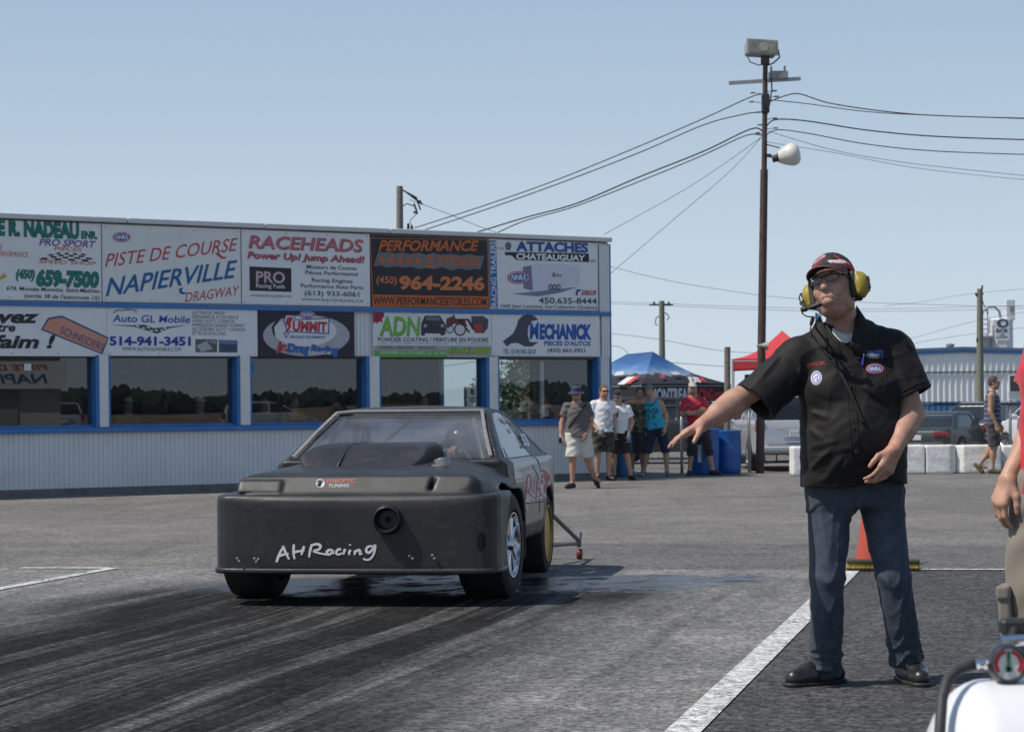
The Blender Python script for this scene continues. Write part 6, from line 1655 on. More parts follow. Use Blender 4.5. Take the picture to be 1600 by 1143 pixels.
# sponsor sticker on the band
bandN = None
def band(px, py):
    """car-local point on the sloping headlamp band"""
    return FS.hit(px, py, .0022)
    u, v = unroll(px, py); d = CMI.to_3x3() @ Vector((u/FPX, 1, v/FPX)); o = CMI @ Vector((0, 0, CAM_H))
    n_ = Vector((0, -.085, .065)).normalized(); q_ = Vector((0, -.66, .70))+n_*.013
    return o+d*((q_-o).dot(n_)/d.dot(n_))
def band_text(t, x0, x1, yb, hgt, rgb, sh):
    v, f = text_verts(t, sh, .03); X0, X1 = v[:, 0].min(), v[:, 0].max()
    MB().add([band(x0+(p[0]-X0)/(X1-X0)*(x1-x0), yb-p[1]/.73*hgt-(p[0]-X0)/(X1-X0)*.8) for p in v], f).obj("sticker_lettering", mat("sticker_%d" % int(rgb[0]*99), rgb, .5), car)
band_text("SYNOPTIC", 509, 556, 754, 6, (.42, .06, .07), .2); band_text("TUNING", 513, 546, 761, 5.5, (.34, .35, .38), .2)
MB().add([band(500.5+7*math.cos(2*math.pi*i/24), 754.5+7*math.sin(2*math.pi*i/24)) for i in range(24)], [tuple(range(24))]).obj("sticker_emblem", mat("sticker_silver", (.5, .51, .54), .4), car)
MB().add([band(*p)+Vector((0, -.001, .0007)) for p in [(495, 758), (499, 752), (506, 750), (503, 754), (500, 761)]], [(0, 1, 2, 3, 4)]).add([band(*p)+Vector((0, -.001, .0007)) for p in [(496, 751), (500, 749), (504, 749), (498, 752), (494, 755)]], [(0, 1, 2, 3, 4)]).obj("sticker_emblem", m_hole, car)
# graffiti lettering along the door, red with white edges
z9 = lambda x, y: (700+x/6.725, 630+y/6.724)
SX = .812
VV = np.concatenate([DVF[0], QVF[0]]); FF = np.concatenate([DVF[1], QVF[1]+len(DVF[0])]); SS = Cloth((VV, FF), CM, car)
gr = [[(700, 830), (722, 880), (740, 1000), (748, 1050)], [(715, 1060), (735, 1110), (740, 1160)], [(748, 1050), (770, 960), (790, 880)], [(790, 880), (800, 980), (806, 1040)], [(815, 1020), (822, 900), (830, 790), (850, 745), (872, 790), (866, 880), (836, 920)], [(836, 920), (880, 970), (925, 1000)], [(925, 1030), (932, 900), (936, 800)], [(936, 900), (960, 890), (965, 960), (940, 985)], [(975, 980), (985, 820), (990, 700)], [(985, 720), (1010, 700), (1012, 780), (990, 820), (1015, 880), (1005, 950), (980, 960)], [(1030, 880), (1030, 720), (1045, 760), (1055, 860), (1065, 740), (1075, 880)], [(745, 1070), (760, 1110), (765, 1150)], [(800, 1065), (815, 1100), (830, 1130)]]
gr = [[z9(*p) for p in l] for l in gr]
strokes(car, "door_graffiti_edge", gr, mat("graffiti_white", (.62, .63, .65), .5), (0, SX, .004), (7.2, 5.0), SS, .004); strokes(car, "door_graffiti", gr, mat("graffiti_red", (.36, .05, .05), .5), (0, SX, .0065), (3.6, 2.4), SS, .007)
strokes(car, "number", [[z9(*p) for p in l] for l in ([(790, 318), (762, 322), (776, 362), (795, 355), (806, 385), (815, 420), (822, 436)], [(800, 318), (822, 345), (828, 375), (815, 372), (838, 395), (856, 440), (835, 440)])], m_wht, (0, .62, .07), (2.2, 2.0)) if False else None
def side_pt(px, py, off=.014):
    """car-local point on the leaning side glass"""
    u, v = unroll(px, py); d = CMI.to_3x3() @ Vector((u/FPX, 1, v/FPX)); o = CMI @ Vector((0, 0, CAM_H))
    a, b = Vector((.665, 0, .95)), Vector((.545, 0, 1.15)); n_ = Vector((b.z-a.z, 0, a.x-b.x)).normalized(); q_ = a+n_*off
    return o+d*((q_-o).dot(n_)/d.dot(n_))
def side_poly(pts, rgb, nm, off=.014):
    MB().add([side_pt(*z9(*p), off) for p in pts], [tuple(range(len(pts)))]).obj(nm, mat("%s_%d%d%d" % (nm, int(rgb[0]*99), int(rgb[1]*99), int(rgb[2]*99)), rgb, .5), car)
v, f = text_verts("53", 0, .05); X0, X1 = v[:, 0].min(), v[:, 0].max()
def lerpq(u, w): 
    a = lerp2(z9(757, 318), z9(808, 318), u); b = lerp2(z9(800, 440), z9(862, 440), u); return lerp2(b, a, w)
MB().add([side_pt(*lerpq((p[0]-X0)/(X1-X0), p[1]/.73)) for p in v], f).obj("number", m_wht, car)
side_poly([(568, 130), (590, 128), (660, 190), (640, 195), (600, 175)], (.5, .35, .38), "sticker"); side_poly([(650, 240), (678, 246), (708, 290), (682, 288)], (.30, .34, .08), "sticker")
side_poly([(572, 460), (584, 466), (634, 566), (630, 582), (612, 560), (590, 510)], (.006, .006, .007), "window_slot")
side_poly([(555, 690), (560, 655), (563, 690), (558, 710)], (.5, .5, .52), "sticker") if False else None
# door gap, sill crease
strokes(car, "door_gap", [[z9(*p) for p in l] for l in ([(885, 640), (905, 690), (935, 740), (950, 800), (958, 880), (960, 1060), (962, 1140)], [(690, 1058), (830, 1045), (960, 1035), (1010, 1025)])], m_hole, (0, SX, .0015), (1.3, 1.3), SS, .002)
# interior: floor tub, dash, seat, cage, steering wheel
MB().box((0, 1.3, .36), (1.2, 1.7, .05)).box((0, .50, .74), (1.25, .16, .16), bev=.04).box((0, .40, .55), (1.3, .06, .5)).obj("dashboard", m_int, car)
MB().box((.34, 1.30, .50), (.44, .46, .10), bev=.03).box((.34, 1.52, .70), (.46, .10, .42), Matrix.Rotation(R(-12), 3, 'X'), bev=.04).obj("driver_seat", m_int, car)
MB().box((0, 1.78, .58), (1.20, .02, .46), Matrix.Rotation(R(-8), 3, 'X')).box((-.34, 1.30, .42), (.5, .7, .02)).obj("added_pale_panel", mat('bare_aluminium', (.34, .345, .36), .55, .2, vary=.1), car)  # pale panels added to lighten the cabin behind the driver's helmet
T = .021
MB().path([(-.60, .52, .4), (-.58, .60, .84), (-.44, 1.02, 1.12), (-.42, 1.5, 1.15)], T, 8).path([(.60, .52, .4), (.58, .60, .84), (.44, 1.02, 1.12), (.42, 1.5, 1.15)], T, 8).path([(-.44, 1.02, 1.12), (.44, 1.02, 1.12)], T, 8).path([(-.55, 1.52, .4), (-.42, 1.5, 1.15), (.42, 1.5, 1.15), (.55, 1.52, .4)], T, 8).path([(-.5, 1.53, .5), (.4, 1.5, 1.12)], T, 8).path([(-.42, 1.5, 1.1), (-.5, 2.3, .6)], T, 8).path([(.42, 1.5, 1.1), (.5, 2.3, .6)], T, 8).path([(0, 1.02, 1.12), (-.26, .62, .84)], T*.8, 8).obj("roll_cage", m_cage, car, smooth=True)
sw_ = [(.33+.13*math.cos(2*math.pi*i/28), .80+.05*math.sin(2*math.pi*i/28), .80+.12*math.sin(2*math.pi*i/28)) for i in range(28)]
MB().path(sw_, .014, 8, closed=True).tube((.33, .80, .80), (.33, .5, .74), .02).tube((.2, .8, .80), (.46, .8, .80), .012).obj("steering_wheel", mat("wheel_grey", (.12, .12, .125), .4), car, smooth=True)
# wheels
wheel("wheel", car, (-.79, 0, .335), .335, .31, -1, m_pol, .205, steer=R(-3)); wheel("wheel", car, (.715, 0, .335), .335, .31, 1, m_pol, .205, steer=R(-3))
wheel("wheel", car, (.665, 2.2, .285), .285, .22, 1, m_gold, .205, style="dish"); wheel("wheel", car, (-.665, 2.2, .285), .285, .22, -1, m_gold, .205, style="dish")
MB().tube((-.66, 2.2, .285), (.66, 2.2, .285), .04).tube((-.7, 0, .32), (.7, 0, .32), .035).box((0, .1, .30), (.9, .6, .10), bev=.03).box((-.1, -.2, .24), (.30, .3, .10), bev=.03).tube((.15, -.3, .22), (.15, 2.4, .26), .035).obj("underbody", m_int, car)
MB().box((0, 2.76, .47), (1.30, .10, .16), bev=.04).obj("rear_bumper", m_fib, car)
# wheelie bars
mb = MB()
for sx in (.30, .62):
    t = Vector((sx+.20, 3.55, .13))
    mb.tube((sx, 2.70, .50), t+Vector((0, -.02, .02)), .017).tube((sx, 2.62, .16), t, .015).tube(t+Vector((0, -.03, -.02)), t+Vector((0, .03, .08)), .018)
mb.tube((.50, 3.55, .13), (.82, 3.55, .13), .012)
wb_ = mb.obj("wheelie_bar", m_cage, car)
for sx in (.50, .82): MB().lathe([(.0, -.02), (.038, -.02), (.043, -.012), (.043, .012), (.038, .02), (0, .02)], (sx, 3.56, .046), 'X', 20).obj("wheelie_roller", mat("roller_red", (.11, .022, .015), .6), wb_, angle=40)
# ================================================================ PEOPLE
def skin_mat(name, rgb): return mat(name, rgb, .52, sss=.10, vcol=True, bump=.22, bscale=150, vary=.16, vscale=22, dirt=(.42, .17, .12), dscale=16, damt=.28)
m_skin = skin_mat("skin", (1, 1, 1))
def vec(*a): return np.array(a, float)
def unit(v): v = np.asarray(v, float); return v/max(np.linalg.norm(v), 1e-9)
def rot_ypr(yaw, pitch, roll):
    """columns: right, back, up. yaw turns the face towards image right, pitch lifts the chin, roll tips the crown to image left"""
    M = Matrix.Rotation(yaw, 3, 'Z') @ Matrix.Rotation(roll, 3, 'Y').inverted() @ Matrix.Rotation(-pitch, 3, 'X')
    return np.array([[M[i][j] for j in range(3)] for i in range(3)])
def hand(s, wrist, d, n, side, curl=.5, sc=1.0, spread=.10, rad=1.0, thumb=(.75, .35), k=.007):
    """palm, four fingers and a thumb; d = wrist to knuckles, n = way the palm faces, side = thumb side"""
    d = unit(d); n = unit(np.asarray(n, float)-d*np.dot(n, d)); sd = np.cross(d, n)
    if np.dot(sd, side) < 0: sd = -sd
    wrist = np.asarray(wrist, float); tips = []
    base = []
    for i, (off, L0) in enumerate(((.030, .088), (.010, .092), (-.010, .087), (-.029, .079))):
        b = wrist+d*L0*sc+sd*off*sc*1.0-n*(.004 if i in (1, 2) else .0)*sc; base.append(b)
        s.cone(wrist+sd*off*.55*sc+d*.008*sc, b, .0165*sc, .0135*sc*rad, k=.016*sc)
    for i, (b, L, sp, cu) in enumerate(zip(base, ((.044, .026, .022), (.049, .030, .023), (.045, .028, .023), (.035, .021, .020)), (.12, .03, -.06, -.16), (.85, 1.0, 1.08, 1.2))):
        a = curl*cu*.75; dirv = unit(d*math.cos(a)+n*math.sin(a)+sd*sp*spread*6); p = b; r = (.0092, .0095, .009, .008)[i]*sc*rad
        for j, l in enumerate(L):
            q = p+dirv*l*sc; s.cone(p, q, r*(1-.10*j), r*(.92-.11*j), k=.004 if j else k)
            p = q; a += curl*cu*(.95, .6, .3)[j]; dirv = unit(d*math.cos(a)+n*math.sin(a)+sd*sp*spread*6)
        tips.append(p)
    tb = wrist+d*.022*sc+sd*.026*sc+n*.006*sc
    t1 = tb+unit(d*thumb[0]+sd*.62+n*thumb[1])*.042*sc; t2 = t1+unit(d*(thumb[0]+.25)+sd*.22+n*thumb[1])*.032*sc; t3 = t2+unit(d*(thumb[0]+.3)+sd*.05+n*(thumb[1]+.1))*.024*sc
    s.cone(wrist+sd*.012*sc+d*.005*sc, t1, .0175*sc, .0125*sc*rad, k=.014*sc); s.cone(t1, t2, .0115*sc*rad, .0105*sc*rad, k=.006); s.cone(t2, t3, .0105*sc*rad, .0085*sc*rad, k=.004)
    return tips
def head(s, c, M, z=1.0, neck=None, neck_r=.056, fine=True, frown=0.0):
    P = lambda x, y, zz: c+M@(vec(x, y, zz)*z)
    E = lambda p, r, k, op='+': s.ell(P(*p), vec(*r)*z, M, k*z, op)
    E((0, .012, .032), (.077, .096, .098), 0)
    E((0, -.022, -.030), (.064, .070, .090), .03)
    E((0, -.058, -.102), (.030, .028, .024), .025)
    for q in (-1, 1):
        E((q*.055, .0, -.070), (.018, .045, .03), .03); E((q*.036, -.066, -.028), (.026, .022, .026), .02)
        E((q*.079, .014, -.006), (.010, .020, .033), .008)
        E((q*.032, -.097, .013), (.019, .014, .011), .012, '-'); E((q*.032, -.080, .012), (.0165, .0125, .0115), .004)
    s.cone(P(-.042, -.080, .034), P(.042, -.080, .034), .012*z, k=.018*z)
    s.cone(P(0, -.090, .018), P(0, -.108, -.026), .0095*z, .0155*z, k=.012*z)
    for q in (-1, 1): E((q*.0135, -.095, -.030), (.0105, .012, .009), .006)
    E((0, -.080, -.060), (.034, .018, .024), .02)
    if frown:
        E((0, -.087, -.060), (.026, .016, .012), .012); E((0, -.090, -.084), (.024, .016, .013), .014); E((0, -.095, -.0725), (.018, .008, .005), .006)
        for q in (-1, 1):
            s.cone(P(q*.028, -.086, -.079), P(q*.012, -.101, -.069), .0024*z, .0024*z, k=.003*z, op='-'); s.cone(P(q*.012, -.101, -.069), P(0, -.104, -.067), .0024*z, k=.003*z, op='-')
        for q in (-1, 1):
            s.cone(P(q*.020, -.098, -.030), P(q*.036, -.086, -.066), .0035*z, .004*z, k=.008*z, op='-')
            s.cone(P(q*.008, -.094, .030), P(q*.010, -.092, .048), .002*z, k=.006*z, op='-')
        E((0, -.022, -.108), (.045, .045, .02), .02)
    else:
        s.cone(P(-.020, -.090, -.060), P(.020, -.090, -.060), .0055*z, k=.006*z); s.cone(P(-.016, -.090, -.070), P(.016, -.090, -.070), .006*z, k=.006*z)
    if neck is not None:
        s.cone(neck, P(0, .034 if fine and frown else .022, -.052), neck_r*1.12, neck_r, k=.014 if frown else .03)
def paint_skin(base, spots, var=.06, seed=1):
    base = np.array(base)
    def fn(V):
        C = np.tile(base, (len(V), 1))
        nz = np.sin(V[:, 0]*31+2*np.sin(V[:, 2]*23))*np.sin(V[:, 1]*37+V[:, 2]*29)
        C = C*(1+var*nz[:, None])
        for p, r, col, soft in spots:
            if callable(p): d = p(V)
            else: d = np.sqrt((((V-np.array(p))/np.array(r))**2).sum(1))
            w = np.clip((1-d)/soft, 0, 1)[:, None]; C = C*(1-w)+np.array(col)*w
        return C
    return fn
def face_spots(c, M, z, brow=(.05, .03, .02), lip=(.36, .14, .11), eyes=None, stubble=None):
    c = np.asarray(c)
    def loc(x, y, zz, rx, ry, rz):
        return lambda V: np.sqrt(((((V-c)@M)/z-vec(x, y, zz))**2/vec(rx, ry, rz)**2).sum(1))
    S_ = []
    if stubble is not None: S_.append((loc(0, -.05, -.085, .075, .075, .055), None, stubble, .5))
    S_ += [(loc(0, -.098, -.068, .022, .025, .0085), None, lip, .6)]
    for q in (-1, 1):
        S_.append((loc(q*.034, -.088, .037, .021, .03, .0055), None, brow, .5))
        if eyes is not None: S_.append((loc(q*.032, -.095, .0115, .012, .02, .0042), None, eyes, .4))
    return S_
def wrinkle(amp, f=1.0, seed=0, zdir=1.0):
    r = np.random.RandomState(seed); p = r.uniform(0, 6.28, 8)
    def fn(x, y, z):
        a = np.sin(f*(x*9+y*7+p[0])+1.6*np.sin(f*(z*11+p[1])))
        return (amp*(.6*np.sin(f*(z*34*zdir+x*16)+2.2*a+p[2])+.4*np.sin(f*(z*61*zdir-x*28+y*22)+1.7*a+p[3]))).astype(np.float32)
    return fn
STD = dict(pelvis=(0, 0, .94), chest=(0, 0, 1.29), neck=(0, .01, 1.470), head=(0, -.01, 1.625),
           shl=(-.168, .01, 1.395), shr=(.168, .01, 1.395), ell=(-.245, .03, 1.13), elr=(.245, .03, 1.13), wrl=(-.25, -.05, .885), wrr=(.25, -.05, .885),
           hdl=(0, -.2, -1), hdr=(0, -.2, -1), hnl=(1, .1, 0), hnr=(-1, .1, 0), hsl=(0, -1, 0), hsr=(0, -1, 0), curl=.55, curr=.55,
           hipl=(-.09, 0, .90), hipr=(.09, 0, .90), knl=(-.105, -.015, .49), knr=(.105, -.015, .49), anl=(-.11, .025, .085), anr=(.11, .025, .085),
           tol=(-.25, -1, 0), tor=(.25, -1, 0), hyaw=0, hpitch=0, hroll=0, byaw=0, hz=.95)
def build_person(label, loc, rz, J, fit, H=1.75, h=.0085, group=None, fat=1.0, name="person"):
    j = dict(STD); j.update(J); k = H/1.75
    q = {a: (np.array(b, float)*k if isinstance(b, tuple) and len(b) == 3 and a[:2] not in ('hd', 'hn', 'hs', 'to') else (np.array(b, float) if isinstance(b, tuple) else b)) for a, b in j.items()}
    root = thing(name, label, "person", loc, rz, group)
    pts = [q[a] for a in ('head', 'ell', 'elr', 'wrl', 'wrr', 'anl', 'anr', 'knl', 'knr', 'shl', 'shr')]
    lo = np.min(pts, 0)-.26; hi = np.max(pts, 0)+.26; lo[2] = min(lo[2], -.02); lo[2] = max(lo[2], -.06); hi[2] = q['head'][2]+.24
    cy = math.cos(q['byaw']), math.sin(q['byaw'])
    xd = unit((cy[0], cy[1], 0))
    up = unit(q['neck']-q['pelvis']); a0 = q['pelvis']-up*.13*k; b0 = q['neck']+up*.01
    TS = [0, .16, .32, .55, .76, .90, 1.0]; RX = [.13, .165, .148, .156, .168, .120, .055]; RY = [.10, .125, .108, .120, .118, .090, .055]
    rx = [v*k*fat for v in RX]; ry = [v*k*fat for v in RY]
    def torso(s, g=0.0, kk=0.0): s.loft(a0, b0, TS, rx, ry, xd, k=kk, grow=g)
    def arm(s, sd, g=0.0, fr=1.0, kk=.02):
        a, e, w = q['sh'+sd], q['el'+sd], q['wr'+sd]
        s.cone(a, a+(e-a)*fr, (.056+g)*k, (.042+(.014*(1-fr)))*k+g, k=kk*2)
        if fr >= 1:
            s.cone(e, w, .043*k+g, .028*k+g, k=kk); s.cone(e+(w-e)*.12, e+(w-e)*.5, .043*k+g, .036*k+g, k=kk)
    def leg(s, sd, g=0.0, g2=None, upto=2.0, kk=.03):
        a, b, c = q['hip'+sd], q['kn'+sd], q['an'+sd]; g2 = g if g2 is None else g2
        t = min(upto, 1.0); s.cone(a, a+(b-a)*t, .088*k*fat+g, (.088-.032*t)*k*fat+(g2 if upto <= 1 else g), k=kk)
        if upto > 1:
            t = upto-1; s.cone(b, b+(c-b)*t, .056*k+g, (.056-.02*t)*k+g2, k=kk)
            if g == 0: s.ell(b+(c-b)*.32+vec(0, .02, 0)*k, vec(.05, .052, .12)*k, None, .03)
    s = SDF(lo, hi, h); torso(s)
    for sd in 'lr':
        s.cone(q['neck']-up*.015*k, q['sh'+sd], .042*k, .054*k, k=.05); arm(s, sd); leg(s, sd)
        hand(s, q['wr'+sd], q['hd'+sd], q['hn'+sd], q['hs'+sd], (q['curl'] if sd == 'l' else q['curr']), k, rad=1.12)
        s.cone(q['an'+sd], q['an'+sd]+unit(q['to'+sd])*.13*k-vec(0, 0, .045)*k, .04*k, .028*k, k=.03)
    z = q['hz']*k; M = rot_ypr(q['hyaw'], q['hpitch'], q['hroll']); c = q['head']
    head(s, c, M, z, q['neck']-up*.02)
    sp = face_spots(c, M, z, fit.get('brow', (.06, .04, .025)), eyes=(.03, .02, .02), stubble=fit.get('stubble'))
    for t in fit.get('tattoo', []): sp.append(t)
    s.obj("body", m_skin, root, paint_skin(fit.get('skin', (.42, .24, .16)), sp))
    P = lambda x, y, zz: c+M@(vec(x, y, zz)*z)
    # top
    t = fit['top']; g = t.get('grow', .016); s = SDF(lo, hi, h); torso(s, g)
    hemz = q['pelvis']-up*t.get('hem', .05)*k
    s.loft(hemz-up*.02, q['pelvis']+up*.28*k, [0, .5, 1], [(.176*fat)*k+g+t.get('flare', .01), .168*k*fat+g, .15*k*fat+g], [.134*k*fat+g+t.get('flare', .01), .128*k*fat+g, .112*k*fat+g], xd, k=.03)
    cuts = []
    for sd in 'lr':
        a, e = q['sh'+sd], q['el'+sd]; f = t.get('sleeve', .55)
        if t['type'] == 'tee':
            sl = s.like(); sl.cone(q['neck']-up*.02*k, a, .040*k+g*.6, .054*k+g*.5, k=.05)
            sl.cone(a, a+(e-a)*f, .054*k+g*.7, .052*k+g*1.1, k=.03)
            en = a+(e-a)*f; sl.plane(en, e-a, en-.15, en+.15)
            s.D = smin(s.D, sl.D, .025).astype(np.float32)
        else:
            inn = q['neck']+(a-q['neck'])*.55; s.cone(q['neck']+(a-q['neck'])*.30, inn, .036*k+g, .036*k+g, k=.03)
            out = a+(a-q['neck'])*.10-up*.02; s.cone(out+up*.10, out-up*.20*k, .075*k, .07*k, op='-', k=.01)
    s.plane(hemz, -up)
    s.ell(q['neck']+vec(0, -.04, .03)*k, vec(.078, .095, .065 if t['type'] == 'tee' else .12)*k, None, .01, '-'); s.plane(q['neck']+up*.012*k, up, q['neck']-.2, q['neck']+.3)
    s.warp(wrinkle(t.get('wr', .004), 1.0, len(label)))
    so = s.obj("shirt", t['mat'], root, t.get('paint'))
    VF = s.verts()
    # bottom
    b = fit['bottom']; s = SDF(lo, hi, h); g = b.get('grow', .02)
    s.loft(q['pelvis']-up*.14*k, q['pelvis']+up*.10*k, [0, .5, 1], [.15*k*fat, .172*k*fat+g*.7, .16*k*fat+g*.5], [.11*k*fat, .13*k*fat+g*.7, .118*k*fat+g*.5], xd)
    up_to = b.get('len', .95)
    for sd in 'lr':
        leg(s, sd, g, b.get('grow2', g), up_to, .03)
        a, e, w = q['hip'+sd], q['kn'+sd], q['an'+sd]
        if up_to <= 1: en = a+(e-a)*up_to; nn_ = e-a
        else: en = e+(w-e)*(up_to-1); nn_ = w-e
        s.plane(en, nn_, en-.16, en+.16)
    s.warp(wrinkle(b.get('wr', .006), .8, len(label)+3, 1.0))
    s.obj("trousers" if up_to > 1.5 else "shorts", b['mat'], root, b.get('paint'))
    # shoes
    for sd in 'lr':
        s = SDF(q['an'+sd]-.26, q['an'+sd]+vec(.26, .26, .14), h*.9); td = unit(q['to'+sd]); an = q['an'+sd]
        dn = vec(0, 0, -1); fl = np.array(td); tl = fit.get('tilt'+sd, 0.0)
        fwd = unit(fl*math.cos(tl)+dn*math.sin(tl)); dwn = unit(dn*math.cos(tl)-fl*math.sin(tl))
        heel = an-fwd*.045*k+dwn*.035*k; ball = an+fwd*.115*k+dwn*.042*k; toe = an+fwd*.165*k+dwn*.048*k
        s.cone(heel, ball, .036*k, .040*k, k=.02); s.cone(ball, toe, .041*k, .030*k, k=.02); s.cone(an+dwn*.0, an+fwd*.06*k+dwn*.03*k, .047*k, .042*k, k=.02)
        sole = an+dwn*.078*k; s.plane(sole, dwn); s.plane(an-dwn*.02*k, -dwn)
        s.obj("shoe", fit['shoes'], root, fit.get('shoe_paint'))
        if fit.get('socks'):
            s = SDF(an-.12, an+.16, h*.8); s.cone(an-vec(0, 0, .0), an+unit(q['kn'+sd]-an)*.07*k, .047*k, .044*k); e = an+unit(q['kn'+sd]-an)*.075*k; s.plane(e, q['kn'+sd]-an); s.obj("sock", fit['socks'], root)
    # hair and hats
    hr = fit.get('hair')
    if hr is not None:
        s = SDF(c-.2, c+.2, h*.8); s.ell(P(0, .016, .040), vec(.083, .099, .098)*z, M); s.ell(P(0, .03, .0), vec(.084, .085, .10)*z, M, .02)
        s.plane(P(0, -.045, .05), M@vec(0, -1, -.55), k=.01); s.plane(P(0, 0, -.03), M@vec(0, -.25, -1), k=.01)
        for sx in (-1, 1): s.ell(P(sx*.085, -.03, -.01), vec(.03, .05, .035)*z, M, .005, '-')
        s.warp(wrinkle(.003, 3.0, 5)); s.obj("hair", hr, root)
    ht = fit.get('hat')
    if ht:
        s = SDF(c-.24, c+.24, h*.8)
        if ht[0] == 'bucket':
            s.loft(P(0, .008, .045), P(0, .008, .145), [0, .7, 1], [.092*z, .082*z, .06*z], [.108*z, .098*z, .07*z], M@vec(1, 0, 0), k=.01)
            s.loft(P(0, .005, .015), P(0, .005, .055), [0, .35, 1], [.150*z, .135*z, .095*z], [.165*z, .15*z, .11*z], M@vec(1, 0, 0), k=.01)
        else:
            s.ell(P(0, .012, .048), vec(.085, .104, .098)*z, M); s.plane(P(0, 0, .045), M@vec(0, .12, -1), k=.006)
            d = -1 if ht[0] == 'cap' else 1
            s.ell(P(0, .02+d*.12, .055 if d < 0 else .04), vec(.068, .075, .010)*z, M@np.array([[1, 0, 0], [0, math.cos(.22*d), math.sin(.22*d)], [0, -math.sin(.22*d), math.cos(.22*d)]]), .012)
        s.obj("hat", ht[1], root)
    gl = fit.get('glasses')
    if gl is not None:
        mb = MB(); R_ = Matrix([list(r) for r in M])
        for sx in (-1, 1): mb.box(Vector(P(sx*.033, -.101, .014)), (.054*z, .010*z, .032*z), R_, bev=.006)
        mb.box(Vector(P(0, -.104, .018)), (.03*z, .008*z, .008*z), R_)
        for sx in (-1, 1): mb.tube(Vector(P(sx*.062, -.092, .018)), Vector(P(sx*.082, .01, .012)), .004*z)
        mb.obj("sunglasses", gl, root)
    W2 = Matrix.Translation(Vector(loc)) @ Matrix.Rotation(rz, 4, 'Z')
    return root, VF, W2
def cloth_mat(name, rgb, vary=.1, rough=.85, sheen=.15, **k): return mat(name, rgb, rough, vary=vary, vscale=9, sheen=sheen, bump=.12, bscale=260, **k)
def camo(cols, f=1.0, seed=0):
    r = np.random.RandomState(seed); p = r.uniform(0, 6.28, 9)
    def fn(V):
        x, y, z = V[:, 0]*f, V[:, 1]*f, V[:, 2]*f
        a = np.sin(x*38+2*np.sin(z*25+p[0])+p[1])+np.sin(z*33+2*np.sin(y*29+p[2])+p[3])+np.sin(y*31+x*17+p[4])
        b = np.sin(x*61+p[5]+z*22)+np.sin(z*57-x*19+p[6])
        C = np.tile(np.array(cols[0]), (len(V), 1)); C[a > .5] = cols[1]; C[b > .7] = cols[2]; C[(a < -1.1)] = cols[3]
        return C
    return fn
m_vc = cloth_mat("patterned_cloth", (1, 1, 1), vcol=True)
m_shoe_black = mat("shoe_black", (.015, .015, .016), .5)
m_shoe_grey = mat("shoe_grey", (.16, .16, .17), .7)
m_hair_br = mat("hair_brown", (.045, .028, .018), .7, vary=.3, vscale=60)
m_dark_lens = mat("dark_lens", (.01, .01, .012), .08)
m_white_cot = cloth_mat("white_cotton", (.70, .71, .73), .05)
m_gap = mat("ink_black_cloth", (.02, .02, .022), .8)
def foot(px, py): p = G(px, py); return (p.x, p.y, p.z)
SPEC = "spectators beside the building"
# --- walking man with the bucket hat
r_, VF, W2 = build_person("man in navy bucket hat and grey t-shirt striding past the building in cream shorts", foot(903, 763), R(8),
    dict(head=(-.02, -.03, 1.60), hyaw=R(-12), hpitch=R(-8), neck=(0, 0, 1.455), ell=(-.26, .04, 1.12), wrl=(-.29, -.02, .88), elr=(.25, .05, 1.13), wrr=(.13, -.13, .93), hdr=(-.35, -.2, -.9), hnr=(-.7, .6, 0),
         hsr=(-.8, -.6, .2), knl=(-.09, -.05, .50), anl=(-.10, -.03, .085), tol=(-.75, -.65, 0), knr=(.17, .05, .51), anr=(.33, .16, .17), tor=(.25, -.55, 0), hipl=(-.08, 0, .90), hipr=(.10, 0, .90)),
    dict(top=dict(type='tee', mat=cloth_mat("tee_grey_brown", (.115, .105, .105)), sleeve=.62, hem=.07, grow=.03, wr=.006), bottom=dict(mat=cloth_mat("shorts_cream", (.56, .54, .49)), len=.92, grow=.045, grow2=.068, wr=.008), shoes=m_shoe_black, tiltr=.7,
         hat=('bucket', cloth_mat("navy_canvas", (.018, .026, .065))), hair=m_hair_br, glasses=m_dark_lens, stubble=(.24, .15, .11), skin=(.43, .235, .16)), H=1.70)
cl = Cloth(VF, W2, r_); cl.line([(915, 632), (905, 645), (893, 660), (888, 668)], .016, m_gap, "shoulder_strap", .008)
MB().box((-.30, -.06, .80), (.05, .05, .10), bev=.01).obj("camera_pouch", m_blackpl, r_)
# --- two men in white
tat = [(lambda V: 1.15-.55*(np.sin(V[:, 2]*90+3*np.sin(V[:, 0]*70))+1)*((V[:, 0] < -.17) & (V[:, 2] < 1.16) & (V[:, 2] > .92)), None, (.16, .10, .08), .6)]
r_, VF, W2 = build_person("man in white t-shirt and dark camouflage shorts holding a water bottle at the building corner", foot(943, 751), R(12),
    dict(head=(.02, -.02, 1.62), hyaw=R(8), ell=(-.25, .01, 1.13), wrl=(-.14, -.17, .93), hdl=(.5, -.3, -.8), hnl=(.7, .6, 0), hsl=(.5, -.7, .3), elr=(.23, .06, 1.13), wrr=(.20, .0, .88), tol=(-.2, -1, 0), tor=(.35, -1, 0)),
    dict(top=dict(type='tee', mat=m_white_cot, sleeve=.6, hem=.05, grow=.02), bottom=dict(mat=m_vc, len=.90, grow=.035, grow2=.05, paint=camo([(.035, .04, .03), (.012, .013, .012), (.06, .065, .045), (.02, .024, .018)], .8, 3)), shoes=m_shoe_black,
         hair=mat("hair_sandy", (.10, .06, .03), .7), glasses=m_dark_lens, stubble=(.30, .19, .13), skin=(.46, .26, .18), tattoo=[]), H=1.74, group=SPEC)
cl = Cloth(VF, W2, r_)
